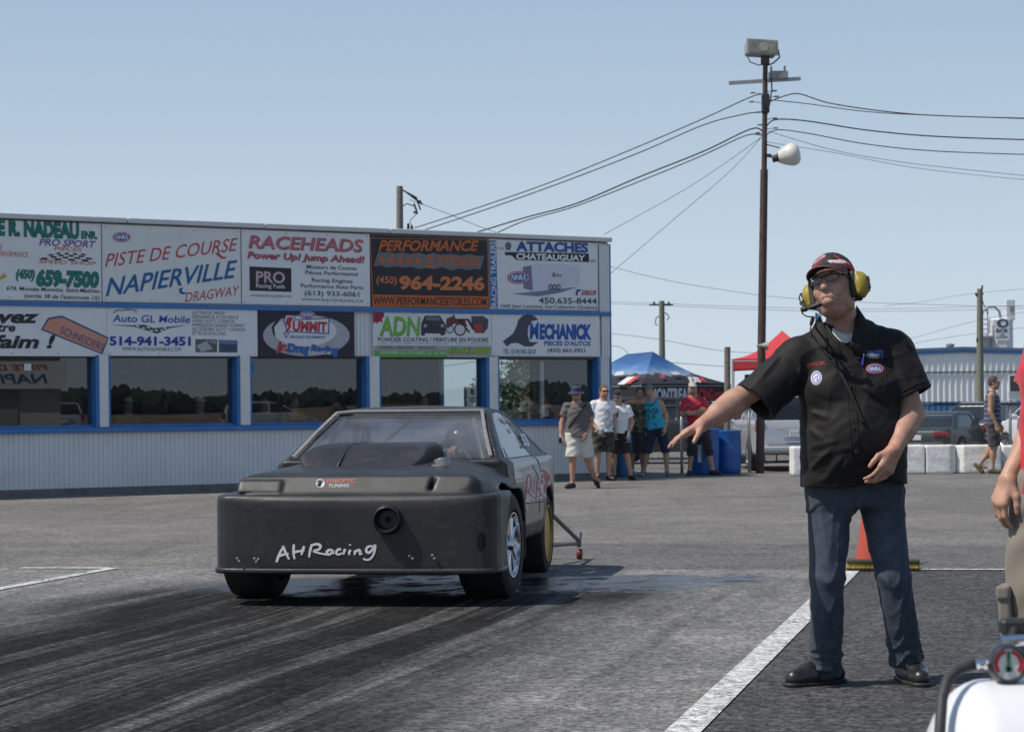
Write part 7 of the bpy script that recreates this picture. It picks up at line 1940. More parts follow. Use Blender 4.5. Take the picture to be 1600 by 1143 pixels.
for pts in ([(945, 645), (948, 640), (953, 646), (950, 655), (945, 652)], [(943, 655), (946, 662), (952, 664), (955, 656), (957, 662), (950, 668), (944, 664)]): cl.line(pts, .006, mat("print_grey", (.12, .12, .12), .8), "print")
bt = MB().lathe([(0, -.10), (.03, -.10), (.032, -.03), (.03, .05), (.012, .085), (.012, .10), (0, .10)], (-.075, -.25, .90), 'Z', 16).obj("water_bottle", glass("bottle_plastic", (.75, .85, .92), .05, film=.18), None, smooth=True)
bt.matrix_world = W2; tag(bt, "clear water bottle held by the man in camouflage shorts", "bottle")
MB().lathe([(.0325, -.03), (.0325, .03)], (-.075, -.25, .90), 'Z', 16).obj("bottle_label", mat("label_blue", (.03, .2, .5), .5), bt)
r_, VF, W2 = build_person("man in white t-shirt with a backwards black cap and blue sunglasses at the fence end", foot(968, 750), R(-12),
    dict(head=(-.02, -.06, 1.58), hpitch=R(-12), hyaw=R(-4), neck=(0, -.02, 1.44), shl=(-.165, 0, 1.36), shr=(.165, 0, 1.36), ell=(-.22, .02, 1.10), wrl=(-.10, -.2, .90), hdl=(.4, -.3, -.8), hnl=(.7, .6, 0), hsl=(.5, -.7, .3), elr=(.25, .03, 1.10), wrr=(.20, -.14, .87), hdr=(.1, -.3, -.9),
         anr=(.22, .0, .085), knr=(.15, -.02, .49), tor=(.55, -.8, 0)),
    dict(top=dict(type='tee', mat=m_white_cot, sleeve=.62, hem=.04, grow=.026), bottom=dict(mat=cloth_mat("shorts_black", (.02, .02, .022)), len=.95, grow=.04, grow2=.05), shoes=mat("sandals_dark", (.03, .022, .02), .7),
         hat=('cap_back', cloth_mat("cap_black", (.018, .017, .018))), glasses=mat("blue_lens", (.01, .03, .35), .12), skin=(.44, .25, .17)), H=1.68, group=SPEC)
cl = Cloth(VF, W2, r_)
cl.patch([(951, 643), (967, 643), (965, 652), (953, 652)], m_gap, "print"); cl.patch([(953, 645.5), (965, 645.5), (964.5, 647), (953.5, 647)], m_white_cot, "print", .006)
wb2 = MB().lathe([(0, -.11), (.035, -.11), (.037, 0), (.033, .05), (.013, .09), (.013, .11), (0, .11)], (.22, -.22, .80), 'Z', 16).obj("water_bottle", MATS["bottle_plastic"], None, smooth=True); wb2.matrix_world = W2
tag(wb2, "clear water bottle hanging from the hand of the man in the backwards black cap", "bottle")
MB().lathe([(.0375, -.05), (.0375, .0)], (.22, -.22, .80), 'Z', 16).obj("bottle_label", MATS["label_blue"], wb2)
# --- camouflage shirt man behind the tank top
build_person("man in camouflage shirt standing behind the man in the turquoise tank top", foot(996, 744), R(-20),
    dict(head=(.07, -.02, 1.61), hyaw=R(25), ell=(-.24, .02, 1.12), wrl=(-.24, -.06, .87)),
    dict(top=dict(type='tee', mat=m_vc, sleeve=.7, hem=.08, grow=.03, paint=camo([(.10, .085, .06), (.05, .05, .035), (.15, .13, .09), (.03, .03, .024)], .8, 8)), bottom=dict(mat=cloth_mat("shorts_charcoal", (.035, .035, .038)), len=1.05, grow=.04, grow2=.055), shoes=mat("shoe_blue_white", (.35, .38, .45), .6), socks=m_white_cot,
         hair=m_hair_br, skin=(.40, .23, .155)), H=1.72, group=SPEC)
# --- turquoise tank top
r_, VF, W2 = build_person("man in turquoise tank top and backwards cap leaning one arm out to the side", foot(1024, 744), R(-6),
    dict(head=(-.10, -.03, 1.61), hyaw=R(-10), hroll=R(4), neck=(-.06, 0, 1.46), chest=(-.03, 0, 1.29), shl=(-.225, 0, 1.41), shr=(.11, .0, 1.38), ell=(-.46, -.02, 1.41), wrl=(-.66, -.05, 1.36), hdl=(-1, -.1, -.2), hnl=(0, .2, -1), hsl=(0, -1, -.2), elr=(.22, .05, 1.13), wrr=(.20, -.08, .92), hdr=(-.1, -.3, -.9), hnr=(-.9, .2, 0),
         pelvis=(.02, 0, .94), hipl=(-.07, 0, .90), hipr=(.11, 0, .90), knl=(-.14, -.05, .50), anl=(-.22, -.02, .085), tol=(-.55, -.8, 0), knr=(.20, -.03, .50), anr=(.22, 0, .085), tor=(.15, -1, 0)),
    dict(top=dict(type='tank', mat=cloth_mat("tank_turquoise", (.035, .36, .50)), hem=.04, grow=.02, wr=.005), bottom=dict(mat=cloth_mat("jean_shorts", (.014, .022, .048)), len=1.12, grow=.03, grow2=.042), shoes=m_shoe_grey,
         hat=('cap_back', cloth_mat("cap_grey", (.17, .17, .17))), hair=m_hair_br, skin=(.46, .27, .18)), H=1.77, group=SPEC)
cl = Cloth(VF, W2, r_)
for a in ([(1006, 637), (1010, 646), (1013, 638), (1016, 647)], [(1018, 640), (1020, 648), (1024, 646), (1022, 638), (1019, 640)], [(1026, 637), (1025, 645), (1029, 640)], [(1010, 650), (1014, 648), (1015, 654), (1011, 655)], [(1018, 650), (1023, 652), (1020, 655), (1024, 649)]): cl.line(a, .007, m_gap, "print")
cl.line([(1003, 626), (1008, 632), (1014, 634), (1021, 632), (1026, 625)], .008, m_gap, "trim")
# --- red t-shirt, arms crossed
r_, VF, W2 = build_person("man in red t-shirt and white sunglasses standing with arms crossed before the barrels", foot(1094, 742.5), R(4),
    dict(head=(-.13, -.02, 1.63), hyaw=R(-8), neck=(-.11, .02, 1.48), chest=(-.09, .02, 1.29), pelvis=(-.03, 0, .95), shl=(-.275, 0, 1.40), shr=(.06, .0, 1.40), ell=(-.34, -.07, 1.15), wrl=(-.05, -.20, 1.20), hdl=(1, .0, .15), hnl=(0, 1, 0), hsl=(0, 0, 1), elr=(.14, -.07, 1.16), wrr=(-.17, -.19, 1.16), hdr=(-1, .1, .1), hnr=(0, 1, 0), hsr=(0, 0, 1),
         hipl=(-.12, 0, .91), hipr=(.06, 0, .91), knl=(-.16, -.02, .50), anl=(-.20, .0, .085), tol=(-.3, -1, 0), knr=(.15, -.03, .50), anr=(.24, -.02, .085), tor=(.8, -.6, 0)),
    dict(top=dict(type='tee', mat=cloth_mat("tee_red", (.48, .025, .045)), sleeve=.75, hem=.04, grow=.022), bottom=dict(mat=cloth_mat("long_shorts_black", (.02, .02, .023)), len=1.30, grow=.03, grow2=.045), shoes=m_shoe_black,
         hat=('cap', cloth_mat("cap_beige", (.42, .41, .36))), hair=m_hair_br, glasses=mat("white_frame", (.7, .7, .7), .3), stubble=(.20, .12, .09), skin=(.43, .25, .17)), H=1.80, group=SPEC)
cl = Cloth(VF, W2, r_)
for a in ([(1071, 634), (1076, 630), (1080, 636)], [(1080, 628), (1084, 636), (1088, 632)], [(1068, 664), (1078, 667), (1086, 663)]): cl.line(a, .005, mat("print_pink", (.6, .25, .28), .8), "print")
h_ = [o for o in r_.children if o.name.startswith("sunglasses")][0]
mb = MB(); Mh = rot_ypr(R(-8), 0, 0); c_ = np.array(STD['head'])*0+np.array((-.13, -.02, 1.63))*1.80/1.75
for sx in (-1, 1): p_ = c_+Mh@(vec(sx*.033, -.1065, .014)*.977); mb.box(Vector(p_), (.042, .004, .022), Matrix([list(q_) for q_ in Mh]), bev=.001)
mb.obj("lens", m_dark_lens, h_)
# --- striped tank top walking right, seen from the side
def stripes(V):
    C = np.tile(np.array((.10, .125, .22)), (len(V), 1)); w = np.sin(V[:, 2]*70) > 0; C[w] = (.018, .022, .06); return C
build_person("man in striped blue tank top walking right past the white barriers", foot(1552, 740), R(74),
    dict(head=(0, -.03, 1.62), ell=(-.21, .03, 1.12), wrl=(-.20, -.08, .87), elr=(.22, .04, 1.12), wrr=(.22, -.10, .88), knl=(-.08, -.03, .49), anl=(-.08, .02, .085), tol=(0, -1, 0), knr=(.08, -.02, .50), anr=(.08, .26, .16), tor=(0, -.8, 0)),
    dict(top=dict(type='tank', mat=m_vc, hem=.04, grow=.02, paint=stripes), bottom=dict(mat=cloth_mat("shorts_slate", (.045, .045, .055)), len=.98, grow=.03, grow2=.05), shoes=mat("shoe_olive", (.12, .10, .035), .7), socks=mat("sock_grey", (.3, .3, .32), .8), tiltr=.8,
         hair=mat("hair_short_brown", (.07, .045, .03), .8), glasses=m_dark_lens, stubble=(.18, .11, .08), skin=(.42, .24, .16)), H=1.86)
# --- dim figures in the building's windows
for (lab, px, fitc, hatm, sk) in (
    ("dim figure in a pale green visor behind the second office window", 200, (.10, .09, .09), (.42, .5, .36), (.4, .24, .17)),
    ("dim figure in a white cap and dark shirt behind the second office window", 313, (.05, .06, .07), (.6, .6, .58), (.42, .26, .18)),
    ("dim figure in an orange shirt behind the third office window", 460, (.5, .16, .03), None, (.4, .24, .16)),
    ("dim bareheaded figure in teal behind the third office window", 412, (.05, .12, .14), None, (.4, .24, .16)),
    ("dim bareheaded figure low behind the fourth office window", 662, (.08, .07, .07), None, (.42, .25, .17))):
    x_, z_ = S(px, 640, -.75); p = FC+FD*x_-FN*.75
    build_person(lab, (p.x, p.y, Z0+.30-.42), FROT+R(6), dict(hyaw=R(-10)),
        dict(top=dict(type='tee', mat=cloth_mat("seated_shirt_%d" % px, fitc), sleeve=.6), bottom=dict(mat=MATS["shorts_black"], len=1.9), shoes=m_shoe_black, hat=(('cap', cloth_mat("seated_cap_%d" % px, hatm)) if hatm else None), hair=m_hair_br, skin=sk), H=1.7, h=.014, group="people behind the office windows")
# ================================================================ THE OFFICIAL IN BLACK, pointing towards the car
MB0 = Vector((1.47, 9.8, 0.0))
def mp(px, py, dy=0.0): p = W(px, py, 9.8+dy)-MB0; return np.array(p)
man = thing("person", "official in a black short sleeved shirt, cap and yellow headset holding his arm out", "person", MB0)
MW = Matrix.Translation(MB0)
HC = mp(1303, 451, -.02); HM = rot_ypr(R(-28), R(14), R(12)); HZ_ = 1.06
HP = lambda x, y, z: HC+HM@(vec(x, y, z)*HZ_)
NK = mp(1322, 514, .06)
SHL, SHR = mp(1245, 561, .03), mp(1394, 548, .03)
ELL, WRL = mp(1152, 625, -.05), mp(1096, 664, -.20)
ELR, WRR = mp(1425, 645, -.02), mp(1397, 704, -.20)
HIL, HIR = mp(1296, 775, .02), mp(1376, 775, .02)
KNL, KNR = mp(1293, 905, -.025), mp(1396, 900, -.02)
ANL, ANR = mp(1292, 1028, .04), mp(1418, 1028, .08)
hz_ = .0045
s = SDF(np.array((-.92, -.48, -.02)), np.array((.42, .30, 1.93)), hz_)
s.loft(mp(1335, 790), mp(1324, 520, .03), [0, .2, .45, .7, .9, 1], [.14, .18, .19, .185, .165, .07], [.08, .12, .13, .12, .10, .07])
s.cone(NK, SHL, .07, .065, k=.05); s.cone(NK, SHR, .07, .065, k=.05)
s.cone(SHL, ELL, .060, .048, k=.03); s.cone(ELL, WRL, .049, .030, k=.02); s.cone(ELL+(WRL-ELL)*.15, ELL+(WRL-ELL)*.5, .052, .044, k=.03)
s.cone(SHR, ELR, .062, .050, k=.03); s.cone(ELR, WRR, .050, .032, k=.02); s.cone(ELR+(WRR-ELR)*.15, ELR+(WRR-ELR)*.5, .052, .045, k=.03)
for a, b, c in ((HIL, KNL, ANL), (HIR, KNR, ANR)): s.cone(a, b, .09, .06, k=.03); s.cone(b, c, .06, .042, k=.03)
HDL = unit(mp(1046, 690, -.28)-WRL)
hand(s, WRL, HDL, (.25, -.25, -1), (.2, -1, .1), curl=.16, sc=1.02, spread=.02, thumb=(.9, .55))
hand(s, WRR, (-.42, -.30, -.80), (-.62, .72, -.10), (-.70, -.55, .45), curl=.62, sc=1.04, spread=.035, thumb=(.85, .25))
head(s, HC, HM, HZ_, NK-vec(0, .0, .03), .062, frown=1.0)
sp = face_spots(HC, HM, HZ_, brow=(.10, .06, .035), lip=(.30, .12, .095), eyes=None, stubble=(.33, .19, .135))
c_ = HC
for q_ in (-1, 1):
    sp.append((lambda V, q_=q_: np.sqrt(((((V-HC)@HM)/HZ_-vec(q_*.032, -.095, .010))**2/vec(.014, .02, .0016)**2).sum(1)), None, (.07, .035, .025), .5))
    sp.append((lambda V, q_=q_: np.sqrt(((((V-HC)@HM)/HZ_-vec(q_*.045, -.07, -.03))**2/vec(.026, .03, .026)**2).sum(1)), None, (.45, .205, .15), 1.0))
sp.append((lambda V: np.sqrt(((((V-HC)@HM)/HZ_-vec(0, -.11, -.028))**2/vec(.02, .025, .016)**2).sum(1)), None, (.44, .19, .14), 1.0))
for tip in ((WRL, .24), (WRR, .24)): sp.append((tip[0]+0, vec(.2, .2, .2), (.45, .235, .165), 1.0))
s.obj("body", m_skin, man, paint_skin((.43, .25, .175), sp, .04))
# ---- shirt
def build_shirt(g=0.0):
    s = SDF(np.array((-.66, -.40, .70)), np.array((.46, .32, 1.66)), .0055)
    s.loft(mp(1335, 775, 0), mp(1322, 512, .03), [0, .12, .34, .60, .80, .93, 1.0], [.223, .227, .227, .215, .197, .145, .082], [.160, .174, .188, .160, .131, .102, .083], k=0, grow=g, cx=[0, 0, .01, .0, 0, 0, 0], p=2.25)
    s.ell(mp(1335, 690, -.09), vec(.165, .11, .17), None, .06)
    s.ell(mp(1292, 610, -.06), vec(.09, .075, .07), None, .05); s.ell(mp(1372, 606, -.06), vec(.09, .075, .07), None, .05)
    s.cone(NK+vec(0, 0, -.01), SHL+vec(0, 0, -.002), .075+g, .082+g, k=.05); s.cone(NK+vec(0, 0, -.01), SHR, .075+g, .082+g, k=.05)
    # sleeves, open and hollow
    sl = s.like(); e0 = mp(1178, 630, -.04); sl.cone(SHL, e0, .082, .106, k=.03); sl.cone(SHL, SHL+(e0-SHL)*.4-vec(0, 0, .03), .08, .08, k=.04)
    d = unit(e0-SHL); sl.plane(e0-d*.004, d); s.D = smin(s.D, sl.D, .03).astype(np.float32)
    sr = s.like(); e1 = mp(1422, 622, -.01); sr.cone(SHR, e1, .082, .106, k=.03); sr.cone(SHR, SHR+(e1-SHR)*.4, .08, .085, k=.04)
    d2 = unit(e1-SHR+vec(.03, 0, 0)); sr.plane(e1-d2*.004, d2); s.D = smin(s.D, sr.D, .03).astype(np.float32)
    return s, e0, d, e1, d2
s, e0, d0, e1, d1 = build_shirt()
def folds(x, y, z):
    r = 0
    def ridge(p, q, wdt, amp, bias=0):
        nonlocal r
        p = np.array(p); q = np.array(q); ab = q-p; L = ab@ab
        t = np.clip(((x-p[0])*ab[0]+(y-p[1])*ab[1]+(z-p[2])*ab[2])/L, 0, 1)
        dd = (x-p[0]-t*ab[0])**2+(z-p[2]-t*ab[2])**2+.25*(y-p[1]-t*ab[1])**2
        fade = np.sin(np.pi*np.clip(t, .02, .98))**.6
        r = r-1.7*amp*fade*np.exp(-dd/(wdt*wdt))
    F = lambda a, b, wdt=.012, amp=.008: ridge(mp(*a), mp(*b), wdt, amp)
    F((1258, 640, -.1), (1300, 655, -.15)); F((1256, 665, -.1), (1290, 690, -.15), .014, .009); F((1260, 700, -.1), (1310, 688, -.2), .012, .006)
    F((1262, 735, -.1), (1300, 700, -.2), .012, .008); F((1285, 752, -.12), (1318, 712, -.2), .013, .008); F((1305, 755, -.12), (1325, 720, -.2), .011, .006)
    F((1345, 600, -.15), (1395, 640, -.1), .014, .009); F((1352, 630, -.16), (1408, 655, -.08), .012, .007); F((1350, 735, -.18), (1405, 690, -.1), .013, .008); F((1365, 752, -.15), (1412, 715, -.08), .012, .008)
    F((1235, 575, -.06), (1190, 625, -.08), .013, .008); F((1243, 590, -.05), (1205, 640, -.06), .014, .010); F((1222, 548, -.05), (1180, 600, -.1), .012, .006); F((1250, 600, -.08), (1252, 560, -.1), .012, .007)
    F((1400, 560, -.06), (1420, 610, -.08), .013, .008); F((1412, 550, -.04), (1440, 600, -.05), .012, .007); F((1390, 590, -.08), (1396, 630, -.08), .012, .008)
    F((1270, 540, -.1), (1300, 575, -.15), .011, .004); F((1352, 555, -.12), (1356, 610, -.16), .010, .004)
    r = r+.0016*np.sin(x*55+3*np.sin(z*31)+y*20)*np.sin(z*47+2*np.sin(x*29))-.0035*((1-np.abs(np.sin(x*13-z*17+1.3*np.sin(z*11+x*6)+.6)))**3-.25)
    r = r-.0035*np.exp(-((z-mp(1335, 757)[2]-.018)/.004)**2)*0
    return r.astype(np.float32)
s.warp(folds)
hem = mp(1335, 757); X = s.ax[0][:, None, None]; Y = s.ax[1][None, :, None]; Z = s.ax[2][None, None, :]
hemz = hem[2]+.012*np.sin(X*9+.6)+.006*np.sin(X*23)
s.D = smax(s.D, (hemz-Z)*np.ones_like(s.D), .004).astype(np.float32)
# collar opening, hollow sleeve ends and hem
s.cone(NK+vec(-.004, -.02, .0), NK+vec(-.012, -.02, .25), .083, .10, op='-', k=.006)
SHD = s.D.copy(); s.cone(mp(1321, 508, -.09), mp(1328, 556, -.155), .075, .004, op='-', k=.004)
s.cone(e0-d0*.05, e0+d0*.06, .078, .099, op='-'); s.cone(e1-d1*.05, e1+d1*.06, .075, .098, op='-')
m_shirt = mat("shirt_black", (.0075, .0064, .0066), .7, spec=.3, vary=.2, vscale=7, sheen=.05, bump=.07, bscale=420)
s.obj("shirt", m_shirt, man)
VF = s.verts(); CLm = Cloth(VF, MW, man)
# white undershirt in the collar gap
s2 = s.like(); s2.cone(mp(1321, 508, -.09), mp(1328, 556, -.155), .085, .010); s2.D = np.maximum(s2.D, SHD+.005).astype(np.float32)
s2.ell(NK+vec(-.004, -.045, .015), vec(.068, .10, .055), None, .004, '-'); s2.obj("undershirt", cloth_mat("undershirt_grey", (.50, .52, .53), .05), man)
# collar flaps
def flap(pts, nm):
    mb = MB(); P = [Vector(p) for p in pts]; n = (P[1]-P[0]).cross(P[2]-P[0]).normalized()
    if n.y > 0: n = -n
    V = []; F = []; G_ = 6
    for i in range(G_+1):
        for k in range(G_+1):
            u, v = i/G_, k/G_; p = P[0].lerp(P[1], u).lerp(P[3].lerp(P[2], u), v); V.append(p+n*(.012*math.sin(math.pi*u)*math.sin(math.pi*v)))
    for i in range(G_):
        for k in range(G_): F.append((i*(G_+1)+k, (i+1)*(G_+1)+k, (i+1)*(G_+1)+k+1, i*(G_+1)+k+1))
    o = mb.add(V, F).obj(nm, m_shirt, man, smooth=True); md = o.modifiers.new("thick", 'SOLIDIFY'); md.thickness = .004; md.offset = 0
ch = lambda x, y, l=.008: CLm.hit(x, y, l)
flap([mp(1281, 493, .05), mp(1288, 512, -.06), ch(1298, 552, .012), ch(1262, 524, .006)], "collar")
flap([mp(1288, 512, -.06), mp(1312, 543, -.115), ch(1318, 558, .010), ch(1297, 553, .010)], "collar")
flap([mp(1338, 477, .04), mp(1335, 512, -.075), ch(1352, 558, .010), ch(1366, 518, .006)], "collar")
flap([mp(1335, 512, -.075), mp(1328, 540, -.125), ch(1336, 556, .008), ch(1352, 558, .010)], "collar")
# collar stand round the neck
ring = []
for i in range(15):
    t = R(-60)+R(300)*i/14; ring.append((NK[0]-.004+.084*math.cos(t+R(0)), NK[1]+.078*math.sin(t), NK[2]+.012+.035*math.sin(t)))
mb = MB(); V = []
for p in ring: V += [(p[0], p[1], p[2]-.03), (p[0]*1.0, p[1], p[2]+.022)]
o = mb.add(V, [(2*i, 2*i+2, 2*i+3, 2*i+1) for i in range(14)]).obj("collar_stand", m_shirt, man, smooth=True); md = o.modifiers.new("thick", 'SOLIDIFY'); md.thickness = .006
# button strip, buttons, pocket, hems, badges
pl = [(1326, 556), (1329, 600), (1332, 650), (1336, 700), (1339, 750)]
for dx in (-6, 6): CLm.line([(x+dx, y) for x, y in [(1327+12*t, 572+178*t) for t in np.linspace(0, 1, 24)]], .0022, m_shirt, "placket_seam", .0005)
for (x, y) in ((1327, 578), (1328, 603), (1330, 639), (1334, 668), (1337, 705)):
    p = CLm.hit(x, y, .003); MB().lathe([(0, -.002), (.0065, -.002), (.0065, .001)], p, 'Y', 14).obj("button", mat("button_black", (.03, .03, .032), .3), man)
CLm.line([(1345, 561), (1346, 590), (1347, 606), (1362, 614), (1382, 610), (1384, 590), (1385, 562), (1345, 561)], .0016, m_shirt, "pocket_seam", .0004)
for en, dd, rr in ((e0, d0, .098), (e1, d1, .106)):
    u = unit(np.cross(dd, (0, 1, 0))); w = np.cross(dd, u)
    MB().path([en-dd*.030+(u*math.cos(t)+w*math.sin(t))*(rr*.995) for t in np.linspace(0, 6.283, 41)[:-1]], .0018, 5, closed=True).obj("sleeve_seam", m_shirt, man, smooth=True)
m_bw = mat("badge_white", (.60, .60, .64), .7); m_br = mat("badge_red", (.52, .03, .04), .7); m_bb = mat("badge_blue", (.03, .09, .33), .7); m_bn = mat("badge_navy", (.015, .04, .10), .7)
CLm.oval(1367, 575.5, 14.5, 8.2, m_br, "badge", .0016); CLm.oval(1367, 575.5, 12.8, 6.6, m_bw, "badge", .0023); CLm.oval(1367, 575.5, 12, 5.9, m_bb, "badge", .0030)
CLm.text("NHRA", (1357.5, 578.5), (1376.5, 579), 6.4, m_bw, .0038, .15, .03)
CLm.patch([(1348, 544), (1380, 547), (1379.5, 560), (1348, 558)], m_bb, "badge", .0016); CLm.patch([(1349.5, 548), (1378.5, 550.5), (1378, 558.5), (1349.5, 556.5)], m_bn, "badge", .0023)
CLm.text("DRAGWAY", (1353, 555), (1375.5, 556.5), 3.6, m_bw, .0032, .3, .03); CLm.line([(1353, 557.5), (1374, 558.5)], .0008, m_bw, "badge_line", .003)
pen = [CLm.hit(1350, 549, .008), CLm.hit(1349, 556, .008)]; MB().tube(pen[0], pen[1], .005).obj("pen_cap", m_bw, man); MB().tube(CLm.hit(1349, 556, .008), CLm.hit(1347.5, 570, .006), .004).obj("pen", mat("pen_blue", (.04, .05, .4), .3), man)
CLm.oval(1275.5, 590, 8.6, 11, m_bw, "badge", .0016, tilt=.1); CLm.oval(1275.5, 590, 7.6, 9.8, mat("badge_lilac", (.24, .26, .50), .7), "badge", .0023, tilt=.1); CLm.oval(1275.5, 590, 4.8, 6.4, m_bw, "badge", .0030, tilt=.1)
CLm.line([(1272, 593), (1274, 588), (1278, 587), (1276, 591), (1279, 593), (1275, 594)], .0016, mat("badge_lilac", (.24, .26, .5), .7), "badge_figure", .004)
CLm.text("OFFICIEL", (1261, 573), (1290, 568.5), 5.5, m_br, .0014, 0, .0, "embroidery")
# ---- jeans
s = SDF(np.array((-.34, -.34, -.0)), np.array((.42, .34, .96)), .0055)
s.loft(mp(1335, 790, .01), mp(1335, 735, .01), [0, .5, 1], [.188, .206, .207], [.122, .142, .147])
s.cone(HIL, KNL, .100, .074, k=.03); s.cone(KNL, mp(1290, 1048, .02), .072, .072, k=.012)
s.cone(HIR+vec(-.002, 0, 0), KNR, .101, .074, k=.03); s.cone(KNR, mp(1419, 1048, .04), .072, .074, k=.012)
s.ell(mp(1322, 788, -.05), vec(.05, .05, .05), None, .04)
X = s.ax[0][:, None, None]; Y = s.ax[1][None, :, None]; Z = s.ax[2][None, None, :]
def jf(x, y, z):
    a = np.sin(x*21+y*13+.7)+.5*np.sin(x*47+1.3)
    low = np.exp(-((z-.10)/.11)**2); knee = np.exp(-((z-.42)/.13)**2); crotch = np.exp(-((z-.78)/.08)**2)
    def crease(f, ph, w): return (1-np.abs(np.sin(f*z+ph+w)))**2.2
    r = .011*low*(crease(34, .4, 1.5*a)-.35)+.006*low*(crease(61, 2.0, -1.9*a)-.35)+.0065*knee*(crease(23, 1.0, 1.6*a)-.35)+.0065*crotch*(crease(30, .2, 2.6*np.abs(x)*9+a)-.35)
    r = -r+.0018*np.sin(z*15+x*40+2.4*a)-.004*(crease(9, .7, 3*a+x*14)-.35)
    return r.astype(np.float32)
s.warp(jf)
seam = np.exp(-((Z-.055-.012*np.sin(X*30))/.003)**2)*.0
s.plane((0, 0, .058), (.12, .35, -1)); s.plane((0, 0, .93), (0, 0, 1))
def jean_paint(V):
    C = np.tile(np.array((.028, .039, .057)), (len(V), 1)); x, y, z = V[:, 0], V[:, 1], V[:, 2]
    fr = np.clip(-(y+.02)*9, 0, 1)*np.exp(-((z-.58)/.20)**2)
    fade = fr*(.8+.2*np.sin(z*60+4*np.sin(x*20)))
    C = C*(1+1.5*fade[:, None]); C = C*(1+.05*np.sin(z*170+6*np.sin(x*25))[:, None]*np.sin(x*140+y*90)[:, None]); return C
m_jean = mat("jean_blue", (.03, .04, .06), .85, vcol=True, vary=.3, vscale=34, bump=.09, bscale=420, sheen=.08, dirt=(.055, .066, .082), dscale=7, damt=.4)
s.obj("jeans", m_jean, man, jean_paint)
JV = s.verts(); CJ = Cloth(JV, MW, man)
m_st = mat("jean_stitch", (.055, .06, .075), .8)
CJ.line([(1336, 770), (1337, 790), (1333, 806)], .0022, m_st, "fly_seam", .0005); CJ.line([(1262, 772), (1275, 790), (1256, 806)], .0018, m_st, "pocket_seam", .0005); CJ.line([(1404, 772), (1396, 790), (1414, 802)], .0018, m_st, "pocket_seam", .0005)
CJ.line([(1266, 1033), (1280, 1036), (1296, 1035), (1312, 1031)], .0016, m_st, "hem_seam", .0006)
# ---- shoes
m_lea = mat("black_leather", (.014, .014, .015), .38, coat=.25, bump=.1, bscale=60)
for an, td, nm in ((mp(1290, 1040, .06), unit((-.80, -.60, 0)), 0), (mp(1420, 1040, .10), unit((.10, -1, 0)), 1)):
    an = np.array((an[0], an[1], .0)); s = SDF(an+vec(-.32, -.36, -.01), an+vec(.26, .2, .17), .005)
    up = vec(0, 0, 1)
    s.cone(an-td*.055+up*.048, an+td*.10+up*.050, .046, .050, k=.03); s.cone(an+td*.10+up*.046, an+td*.185+up*.038, .051, .040, k=.03); s.cone(an+up*.10, an+td*.05+up*.07, .050, .044, k=.03)
    s.plane((0, 0, .022), (0, 0, -1)); s.plane((0, 0, .125), (0, 0, 1)); so_ = s.obj("shoe", m_lea, man)
    s = SDF(an+vec(-.32, -.36, -.01), an+vec(.26, .2, .1), .005)
    s.cone(an-td*.055+up*.02, an+td*.10+up*.02, .052, .056, k=.02); s.cone(an+td*.10+up*.02, an+td*.192+up*.02, .056, .044, k=.02); s.plane((0, 0, .024), (0, 0, 1)); s.plane((0, 0, 0), (0, 0, -1)); s.obj("sole", m_blackpl, so_)
    mb = MB(); sdv = np.cross(td, up)
    for i in range(4):
        c_ = an+td*(.055+.024*i)+up*(.102-.010*i); mb.path([c_-sdv*.026-up*.006, c_+up*.004, c_+sdv*.026-up*.006], .003, 6)
    c_ = an+td*.05+up*.108
    for q_ in (-1, 1): mb.path([c_, c_+sdv*.03*q_+up*.014, c_+sdv*.045*q_+up*.002, c_+sdv*.02*q_-up*.002, c_], .0026, 6); mb.path([c_, c_+sdv*.03*q_-up*.012+td*.01, c_+sdv*.045*q_-up*.03+td*.02], .0026, 6)
    mb.obj("laces", m_blackpl, so_, smooth=True)
# ---- hair, cap
s = SDF(HC-.2, HC+.2, .005); s.ell(HP(0, .020, .030), vec(.081, .096, .095)*HZ_, HM); s.plane(HP(0, -.035, .03), HM@vec(0, -1, -.15), k=.01); s.plane(HP(0, 0, -.045), HM@vec(0, 0, -1), k=.01)
s.warp(wrinkle(.002, 4.0, 2)); s.obj("hair", mat("hair_dark", (.035, .024, .017), .7, vary=.3, vscale=70), man)
s = SDF(HC-.25, HC+.25, .0045)
s.ell(HP(0, .010, .060), vec(.0865, .106, .092)*HZ_, HM); s.plane(HP(0, 0, .056), HM@vec(0, -.14, -1), k=.006)
bm_ = MB(); V = []; NB, MBR = 24, 8
for i in range(NB+1):
    t = R(-78)+R(156)*i/NB
    for k in range(MBR+1):
        u = k/MBR; x = (.080+.004*u)*math.sin(t); y = -.010-(.088)*math.cos(t)-.066*u*math.cos(t)**.7
        z_ = .064-.020*u*math.cos(t)-3.4*x*x*(.35+.65*u)+.006*(1-u)
        V.append(tuple(HP(x, y, z_)))
bm_.add(V, [(i*(MBR+1)+k, i*(MBR+1)+k+1, (i+1)*(MBR+1)+k+1, (i+1)*(MBR+1)+k) for i in range(NB) for k in range(MBR)])
bo = bm_.obj("cap_brim", mat("brim_cloth", (.014, .013, .016), .7, bump=.2, bscale=300, dirt=(.22, .03, .06), dscale=9, damt=.0), man, smooth=True); md = bo.modifiers.new("thick", 'SOLIDIFY'); md.thickness = .0045; md.offset = 0
edge = [Vector(V[i*(MBR+1)+MBR]) for i in range(NB+1)]; MB().path(edge, .003, 6).obj("brim_piping", mat("brim_piping", (.30, .09, .15), .7), man, smooth=True)
s.warp(lambda x, y, z: (.0008*np.sin(x*300)*np.sin(z*310)).astype(np.float32))
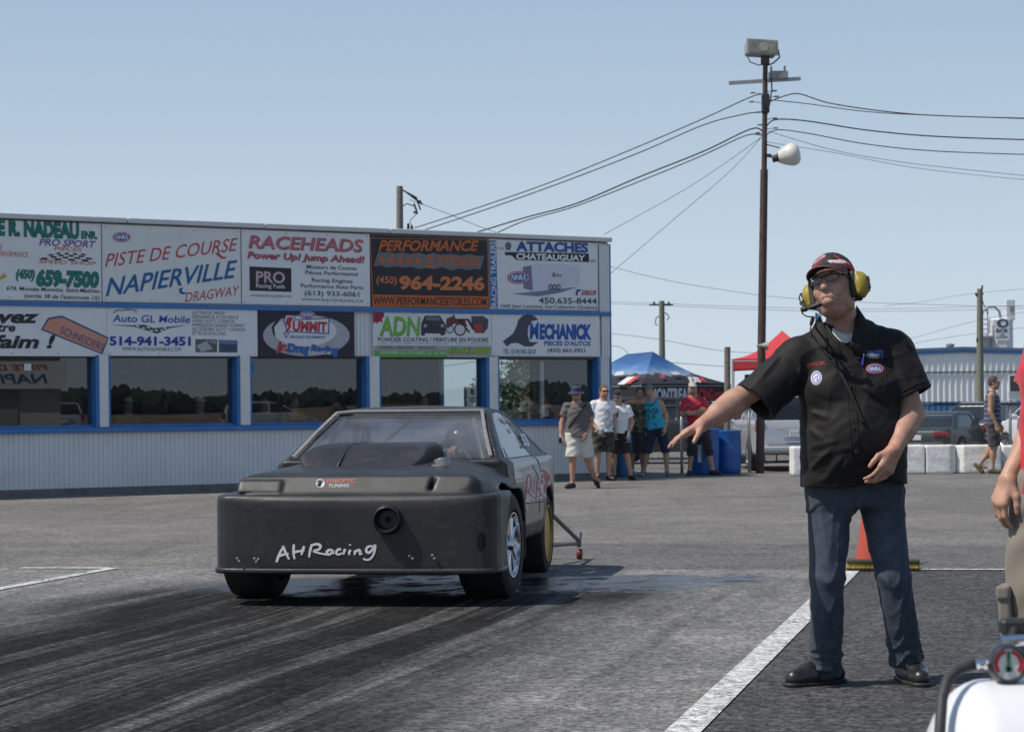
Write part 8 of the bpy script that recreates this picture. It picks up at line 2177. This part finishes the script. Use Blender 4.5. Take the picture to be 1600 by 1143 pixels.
def cap_paint(V):
    L = ((V-HC)@HM)/HZ_; x, y, z = L[:, 0], L[:, 1], L[:, 2]; C = np.tile(np.array((.016, .015, .018)), (len(V), 1))
    t = np.arctan2(x, -y)
    def band(t0, z0, t1, z1, w, col, bend=0.0):
        u = (t-t0)/(t1-t0); zz = z0+(z1-z0)*u+bend*np.sin(np.pi*np.clip(u, 0, 1)); m = (u > 0) & (u < 1) & (np.abs(z-zz) < w*(.4+.6*np.sin(np.pi*np.clip(u, 0, 1)))) & (y < .09); C[m] = col
    band(.35, .070, 1.9, .060, .016, (.42, .02, .03), .012); band(.25, .088, 1.2, .084, .006, (.66, .62, .64), -.004); band(.55, .118, .95, .090, .006, (.42, .02, .03)); band(.3, .078, 1.5, .082, .0035, (.66, .62, .64), .01)
    band(-.65, .100, .10, .118, .016, (.50, .20, .25), .006); band(-.45, .108, -.05, .118, .004, (.04, .03, .04)); band(-.75, .080, -.1, .090, .004, (.42, .02, .03))
    return C
s.obj("cap", mat("cap_cloth", (1, 1, 1), .75, vcol=True, bump=.2, bscale=300, vary=.1), man, cap_paint)
# ---- glasses
gs = MB(); 
for sx in (-1, 1):
    pts = [HP(sx*.034+.027*math.copysign(abs(math.cos(t))**.6, math.cos(t)), -.106-.004*math.cos(t)*sx*0+.012*((sx*.034+.027*math.cos(t))/.06)**2, .010+.0155*math.copysign(abs(math.sin(t))**.7, math.sin(t))) for t in np.linspace(0, 2*math.pi, 29)[:-1]]
    gs.path(pts, .0014*HZ_, 6, closed=True)
    gs.path([HP(sx*.010, -.106, .021), HP(sx*.034, -.103, .0265), HP(sx*.060, -.094, .022), HP(sx*.072, -.080, .021)], .0026*HZ_, 6)
    gs.path([HP(sx*.070, -.083, .021), HP(sx*.083, -.04, .020), HP(sx*.086, .01, .014)], [.0045*HZ_, .0035*HZ_, .003*HZ_], 6)
gs.path([HP(-.010, -.106, .018), HP(0, -.110, .020), HP(.010, -.106, .018)], .0018*HZ_, 6)
gl_ = gs.obj("glasses", mat("frame_black", (.012, .012, .014), .3), man, smooth=True)
lens = MB()
for sx in (-1, 1):
    P = [HP(sx*.034+.025*math.copysign(abs(math.cos(t))**.6, math.cos(t)), -.105+.012*((sx*.034+.025*math.cos(t))/.06)**2, .010+.0145*math.copysign(abs(math.sin(t))**.7, math.sin(t))) for t in np.linspace(0, 2*math.pi, 25)[:-1]]
    lens.add(P, [tuple(range(24))])
lens.obj("lenses", glass("lens_glass", (.80, .80, .80), .0, film=.02, boost=1.2), gl_)
# ---- headset: yellow cups, cushions, boom microphone, neck band, cable
m_yel = mat("muff_yellow", (.33, .25, .025), .42, vary=.2, vscale=18, dirt=(.12, .10, .05), dscale=14, damt=.8)
hs = bpy.data.objects.new("headset", None); link(hs, man)
for sx in (-1, 1):
    ca = HP(sx*.088, .016, -.004); s = SDF(ca-.12, ca+.12, .004)
    s.ell(HP(sx*.112, .016, -.004), vec(.030, .040, .052)*HZ_, HM); s.box(HP(sx*.104, .016, -.004), vec(.012, .036, .050)*HZ_, HM, .012, .01); s.obj("ear_cup", m_yel, hs)
    s = SDF(ca-.1, ca+.1, .004); s.box(HP(sx*.088, .014, -.006), vec(.014, .040, .056)*HZ_, HM, .013); s.obj("ear_cushion", m_blackpl, hs)
    MB().tube(HP(sx*.136, .016, .012), HP(sx*.145, .016, .012), .012).box(Vector(HP(sx*.140, .02, -.016)), (.012, .02, .03), Matrix([list(r) for r in HM]), bev=.004).path([HP(sx*.142, .0, .018), HP(sx*.152, .0, .0), HP(sx*.146, .0, -.03)], .003).obj("cup_fitting", m_blackpl, hs)
MB().path([HP(.118, .03, .01), HP(.115, .085, -.01), HP(.06, .128, -.02), HP(-.06, .128, -.02), HP(-.115, .085, -.01), HP(-.118, .03, .01)], .007, 8).obj("neck_band", m_blackpl, hs, smooth=True)
b0, b1, b2_ = mp(1252, 484, -.17), mp(1268, 480, -.19), mp(1284, 474, -.20)
MB().tube(b0, b0*.5+b1*.5, .011, .012, 14).tube(b0*.5+b1*.5, b1, .008).tube(b1, b2_, .0105, .0105, 16).tube(b1*.3+b2_*.7, b1*.25+b2_*.75, .0125).path([HP(-.13, -.01, -.02), HP(-.13, -.05, -.045), b0*.4+b1*.6], .005).obj("boom_microphone", m_blackpl, hs, smooth=False)
MB().path([b0, mp(1254, 490, -.17), mp(1260, 494, -.15), mp(1267, 495, -.12)], .003).path([mp(1271, 494, -.10), mp(1269, 501, -.10), mp(1267, 508, -.10)], [.007, .009, .006], 8).path([mp(1267, 508, -.10), mp(1266, 515, -.10)]+[CLm.hit(x, y, .006) for x, y in ((1270, 524), (1278, 537), (1288, 550), (1298, 560))], .0028, 6).obj("cable", m_wire, hs, smooth=True)
coil = []; A_ = [CLm.hit(1302+46*t, 563+96*t-6*math.sin(math.pi*t), .009) for t in np.linspace(0, 1, 40)]
for i in range(39):
    for k in range(8):
        t = k/8; p = A_[i].lerp(A_[i+1], t); a_ = 2*math.pi*(k/8); dv = (A_[min(i+1, 39)]-A_[max(i-1, 0)]).normalized(); u = dv.orthogonal().normalized(); w = dv.cross(u); coil.append(p+u*(.0065*math.cos(a_))+w*(.0065*math.sin(a_)))
MB().path(coil, .0024, 5).obj("coiled_cord", m_wire, hs, smooth=True)
# ================================================================ DRIVER
hc = CL(722, 690, 1, 1.12)
dp = CP+Matrix.Rotation(CY, 3, 'Z') @ Vector((hc.x, 1.30, 0))
build_person_args = dict(head=(0, -.17, hc.z-.03), hz=.95, neck=(0, -.06, hc.z-.17), pelvis=(0, .02, .52), chest=(0, 0, .75), shl=(-.17, -.05, hc.z-.22), shr=(.17, -.05, hc.z-.22), ell=(-.20, -.22, .72), elr=(.24, -.20, .72),
    wrl=(.02, -.40, .895), wrr=(.12, -.42, .78), hdl=(-.35, -.85, .25), hnl=(.1, -.5, -.9), hsl=(.9, -.3, .2), hdr=(0, -.8, .4), hnr=(-.3, -.5, -.8), hsr=(-.9, -.3, .2), curl=1.0,
    hipl=(-.09, 0, .50), hipr=(.09, 0, .50), knl=(-.10, -.40, .58), knr=(.10, -.40, .58), anl=(-.10, -.72, .42), anr=(.10, -.72, .42))
dr_, _, DW = build_person("driver in a black helmet gripping the steering wheel behind the windscreen", dp, CY, build_person_args,
    dict(top=dict(type='tee', mat=cloth_mat("race_suit_black", (.02, .02, .022)), sleeve=.98, hem=.02, grow=.02), bottom=dict(mat=MATS["shorts_black"], len=1.95), shoes=m_shoe_black, skin=(.45, .26, .18)), H=1.75)
for o in [o for o in dr_.children if o.name.startswith("shirt")]: o.name = "race_suit"
hcl = np.array((0, -.17, hc.z-.03+.02))
s = SDF(hcl-.2, hcl+.2, .006); s.ell(hcl, vec(.128, .148, .142)); s.ell(hcl+vec(0, -.05, -.07), vec(.10, .12, .09), None, .03)
s.box(hcl+vec(0, -.14, -.008), vec(.092, .09, .036), None, .02, .004, '-'); s.ell(hcl+vec(0, 0, -.02), vec(.105, .12, .12), None, 0, '-'); s.plane(hcl+vec(0, 0, -.15), (0, 0, -1))
s.obj("helmet", mat("helmet_black", (.012, .012, .014), .25, coat=.6), dr_)
MB().box(hcl+vec(0, -.143, .062), (.062, .012, .018), Matrix.Rotation(R(-25), 3, 'X'), bev=.003).obj("helmet_badge", mat("badge_dull_red", (.22, .05, .05), .5), dr_)

# ================================================================ CONE AND BROOM
cp = G(1361, 885)
co = thing("traffic_cone", "red orange traffic cone standing behind the official's legs", "traffic cone", cp)
MB().lathe([(.115, .03), (.112, .045), (.035, .58), (.028, .60), (.022, .60), (.022, .55)], (0, 0, 0), 'Z', 32).obj("cone", mat("cone_orange", (.46, .075, .05), .5, vary=.08, dirt=(.25, .08, .05), dscale=8, damt=.5), co, angle=40)
MB().box((0, 0, .016), (.32, .32, .032), bev=.01).obj("cone_base", mat("cone_base", (.40, .06, .035), .6), co)
MB().add([(-.035+.0, -.112, .14), (-.01, -.112, .155), (.03, -.108, .15), (.02, -.110, .13), (.035, -.111, .115), (-.02, -.114, .12)], [(0, 1, 2, 3, 4, 5)]).obj("scuff", m_hole, co)
ba, bb_ = G(1323, 893), G(1437, 893)
bm = thing("push_broom", "push broom with stiff yellow bristles lying behind the official's legs", "broom", (ba+bb_)/2, math.atan2((bb_-ba).y, (bb_-ba).x))
bl = (bb_-ba).length; rnd = random.Random(4)
b1, b2 = MB(), MB()
n = 62
for i in range(n):
    for k in range(5):
        x = (i+.5+rnd.uniform(-.3, .3))/n*bl-bl/2; y = -.030+.015*k; tip = Vector((x+rnd.uniform(-.008, .008), y-.012+rnd.uniform(-.006, .006), .002))
        top = Vector((x, y, .062)); mid = top.lerp(tip, .55)
        b1.tube(top, mid, .0038, .0036, 4, False); b2.tube(mid, tip, .0038, .003, 4, False)
b1.obj("bristles", mat("bristle_yellow", (.50, .36, .03), .6, vary=.2, vscale=40), bm); b2.obj("bristle_tips", mat("bristle_dark", (.03, .028, .02), .8), bm)
MB().box((0, 0, .075), (bl, .085, .032), bev=.008).obj("block", mat("broom_block", (.05, .045, .03), .7), bm)
ht_ = Vector((bl*.22, .9, .42))
MB().tube((-bl*.05, .02, .085), ht_, .012, .012, 10).tube((-bl*.05, .0, .07), (-bl*.05, .06, .11), .018).obj("handle", m_blackpl, bm, smooth=True)

# ================================================================ PERSON AT THE RIGHT EDGE
r_, VF, W2 = build_person("person in a red shirt and khaki cargo trousers cut off by the right picture edge", (2.0, 8.0, 0), 0,
    dict(head=(.05, 0, 1.62), ell=(-.14, .10, 1.165), wrl=(-.290, -.04, .935), hdl=(-.34, -.05, -.93), hnl=(.85, .45, -.25), hsl=(-.1, -1, .1), curl=.6, shl=(-.11, .08, 1.40), knl=(-.18, -.03, .48), anl=(-.19, .02, .085), hipl=(-.13, 0, .88), hipr=(.12, 0, .88)),
    dict(top=dict(type='tee', mat=cloth_mat("tee_bright_red", (.52, .02, .04)), sleeve=.6, hem=.06, grow=.05, flare=.03), bottom=dict(mat=cloth_mat("cargo_khaki", (.20, .175, .145), .15), len=1.98, grow=.05, grow2=.05, wr=.009), shoes=m_shoe_black, hair=m_hair_br, skin=(.45, .26, .18)), H=1.75, h=.006, fat=1.12)
o = [o for o in r_.children if o.name.startswith("trousers")][0]
s = SDF(np.array((-.48, -.2, .30)), np.array((-.1, .2, .66)), .006); s.box((-.29, -.02, .47), (.022, .075, .10), rot_ypr(R(-20), 0, R(3)), .012); s.box((-.296, -.022, .545), (.024, .08, .025), rot_ypr(R(-20), 0, R(3)), .01); s.obj("cargo_pocket", MATS["cargo_khaki"], r_)

# ================================================================ AIR TANK WITH GAUGE IN THE FOREGROUND
YT = 3.5
tp = W(1540, 1061, YT)
tk = thing("air_tank", "white pressure tank with a red and white gauge at the bottom right", "air tank", (tp.x, YT, 0))
zt = tp.z; rr = .17
prof = [(0, -.10)]+[(rr*math.sin(t), -.10*math.cos(t)) for t in np.linspace(.1, math.pi/2, 12)]+[(rr, .55)]+[(rr*math.cos(t), .55+.10*math.sin(t)) for t in np.linspace(.15, math.pi/2-.05, 10)]+[(0, .65)]
MB().lathe(prof, (0, 0, zt-rr), 'X', 48).obj("tank", mat("tank_white", (.72, .73, .76), .35, coat=.4, dirt=(.45, .45, .47), dscale=6, damt=.3), tk, smooth=True)
mb = MB()
for x in (.08, .48):
    for y in (-.13, .13): mb.tube((x, y, zt-rr-.08), (x, y*1.4, 0), .018)
    mb.box((x, 0, zt-2*rr+.01), (.04, .3, .03))
mb.obj("stand", m_wire, tk)
gc = W(1573, 1035, YT-.02)-Vector((tp.x, YT, 0))
ga_ = bpy.data.objects.new("pressure_gauge", None); link(ga_, tk); ga_.location = gc
MB().lathe([(.020, .018), (.029, .014), (.030, -.012), (.026, -.018), (.024, -.012), (0, -.011)], (0, 0, 0), 'Y', 36).obj("gauge_case", mat("gauge_case", (.10, .10, .11), .25, .7), ga_, angle=40)
MB().lathe([(0, -.013), (.0235, -.013)], (0, 0, 0), 'Y', 36).obj("dial", mat("dial_white", (.6, .6, .58), .5), ga_)
P = []; 
def arc(r0, r1, t0, t1, n=24): 
    V = []
    for i in range(n+1):
        t = t0+(t1-t0)*i/n; V += [(r0*math.cos(t), -.0142, r0*math.sin(t)), (r1*math.cos(t), -.0142, r1*math.sin(t))]
    return V, [(2*i, 2*i+2, 2*i+3, 2*i+1) for i in range(n)]
MB().add(*arc(.016, .022, R(-40), R(75))).add(*arc(.016, .022, R(105), R(220))).obj("dial_scale", mat("dial_red", (.5, .02, .03), .5), ga_)
MB().box((0, -.0145, .004), (.005, .001, .030)).box((0, -.0145, -.008), (.010, .001, .008)).obj("needle", mat("dial_green", (.03, .13, .07), .5), ga_)
MB().tube(gc+Vector((0, .02, -.02)), (gc.x, .0, zt-.01), .013).lathe([(.022, 0), (.022, .02), (.014, .025)], (gc.x, 0, zt-.008), 'Z', 16).obj("valve_stem", m_chrome, tk, smooth=False)
hp = lambda x, y, dy=0: W(x, y, YT+dy)-Vector((tp.x, YT, 0))
MB().tube(hp(1548, 1037, -.01), hp(1521, 1037, -.01), .0065, .0065, 14).tube(hp(1545, 1037, -.01), hp(1537, 1037, -.01), .0085, .0085, 6).tube(hp(1530, 1037, -.01), hp(1524, 1037, -.01), .008, .008, 6).obj("hose_fitting", m_chrome, tk)
MB().path([hp(1524, 1037, -.01), hp(1510, 1040, -.01), hp(1495, 1047, -.02), hp(1480, 1062, -.04), hp(1472, 1090, -.06), hp(1468, 1150, -.10), hp(1470, 1300, -.12)], .0085, 10).obj("hose", m_wire, tk, smooth=True)
MB().tube(hp(1563, 1001, .0), hp(1640, 996, .0), .0085, .0085, 12).tube(hp(1576, 1002, 0), hp(1575, 1016, 0), .009).obj("manifold", m_chrome, tk)
MB().box(hp(1600, 978, .04), (.075, .03, .026), bev=.006).box(hp(1625, 1010, .03), (.05, .04, .03), bev=.006).tube(hp(1585, 983, .03), hp(1582, 998, .01), .008).obj("regulator_body", m_blackpl, tk)
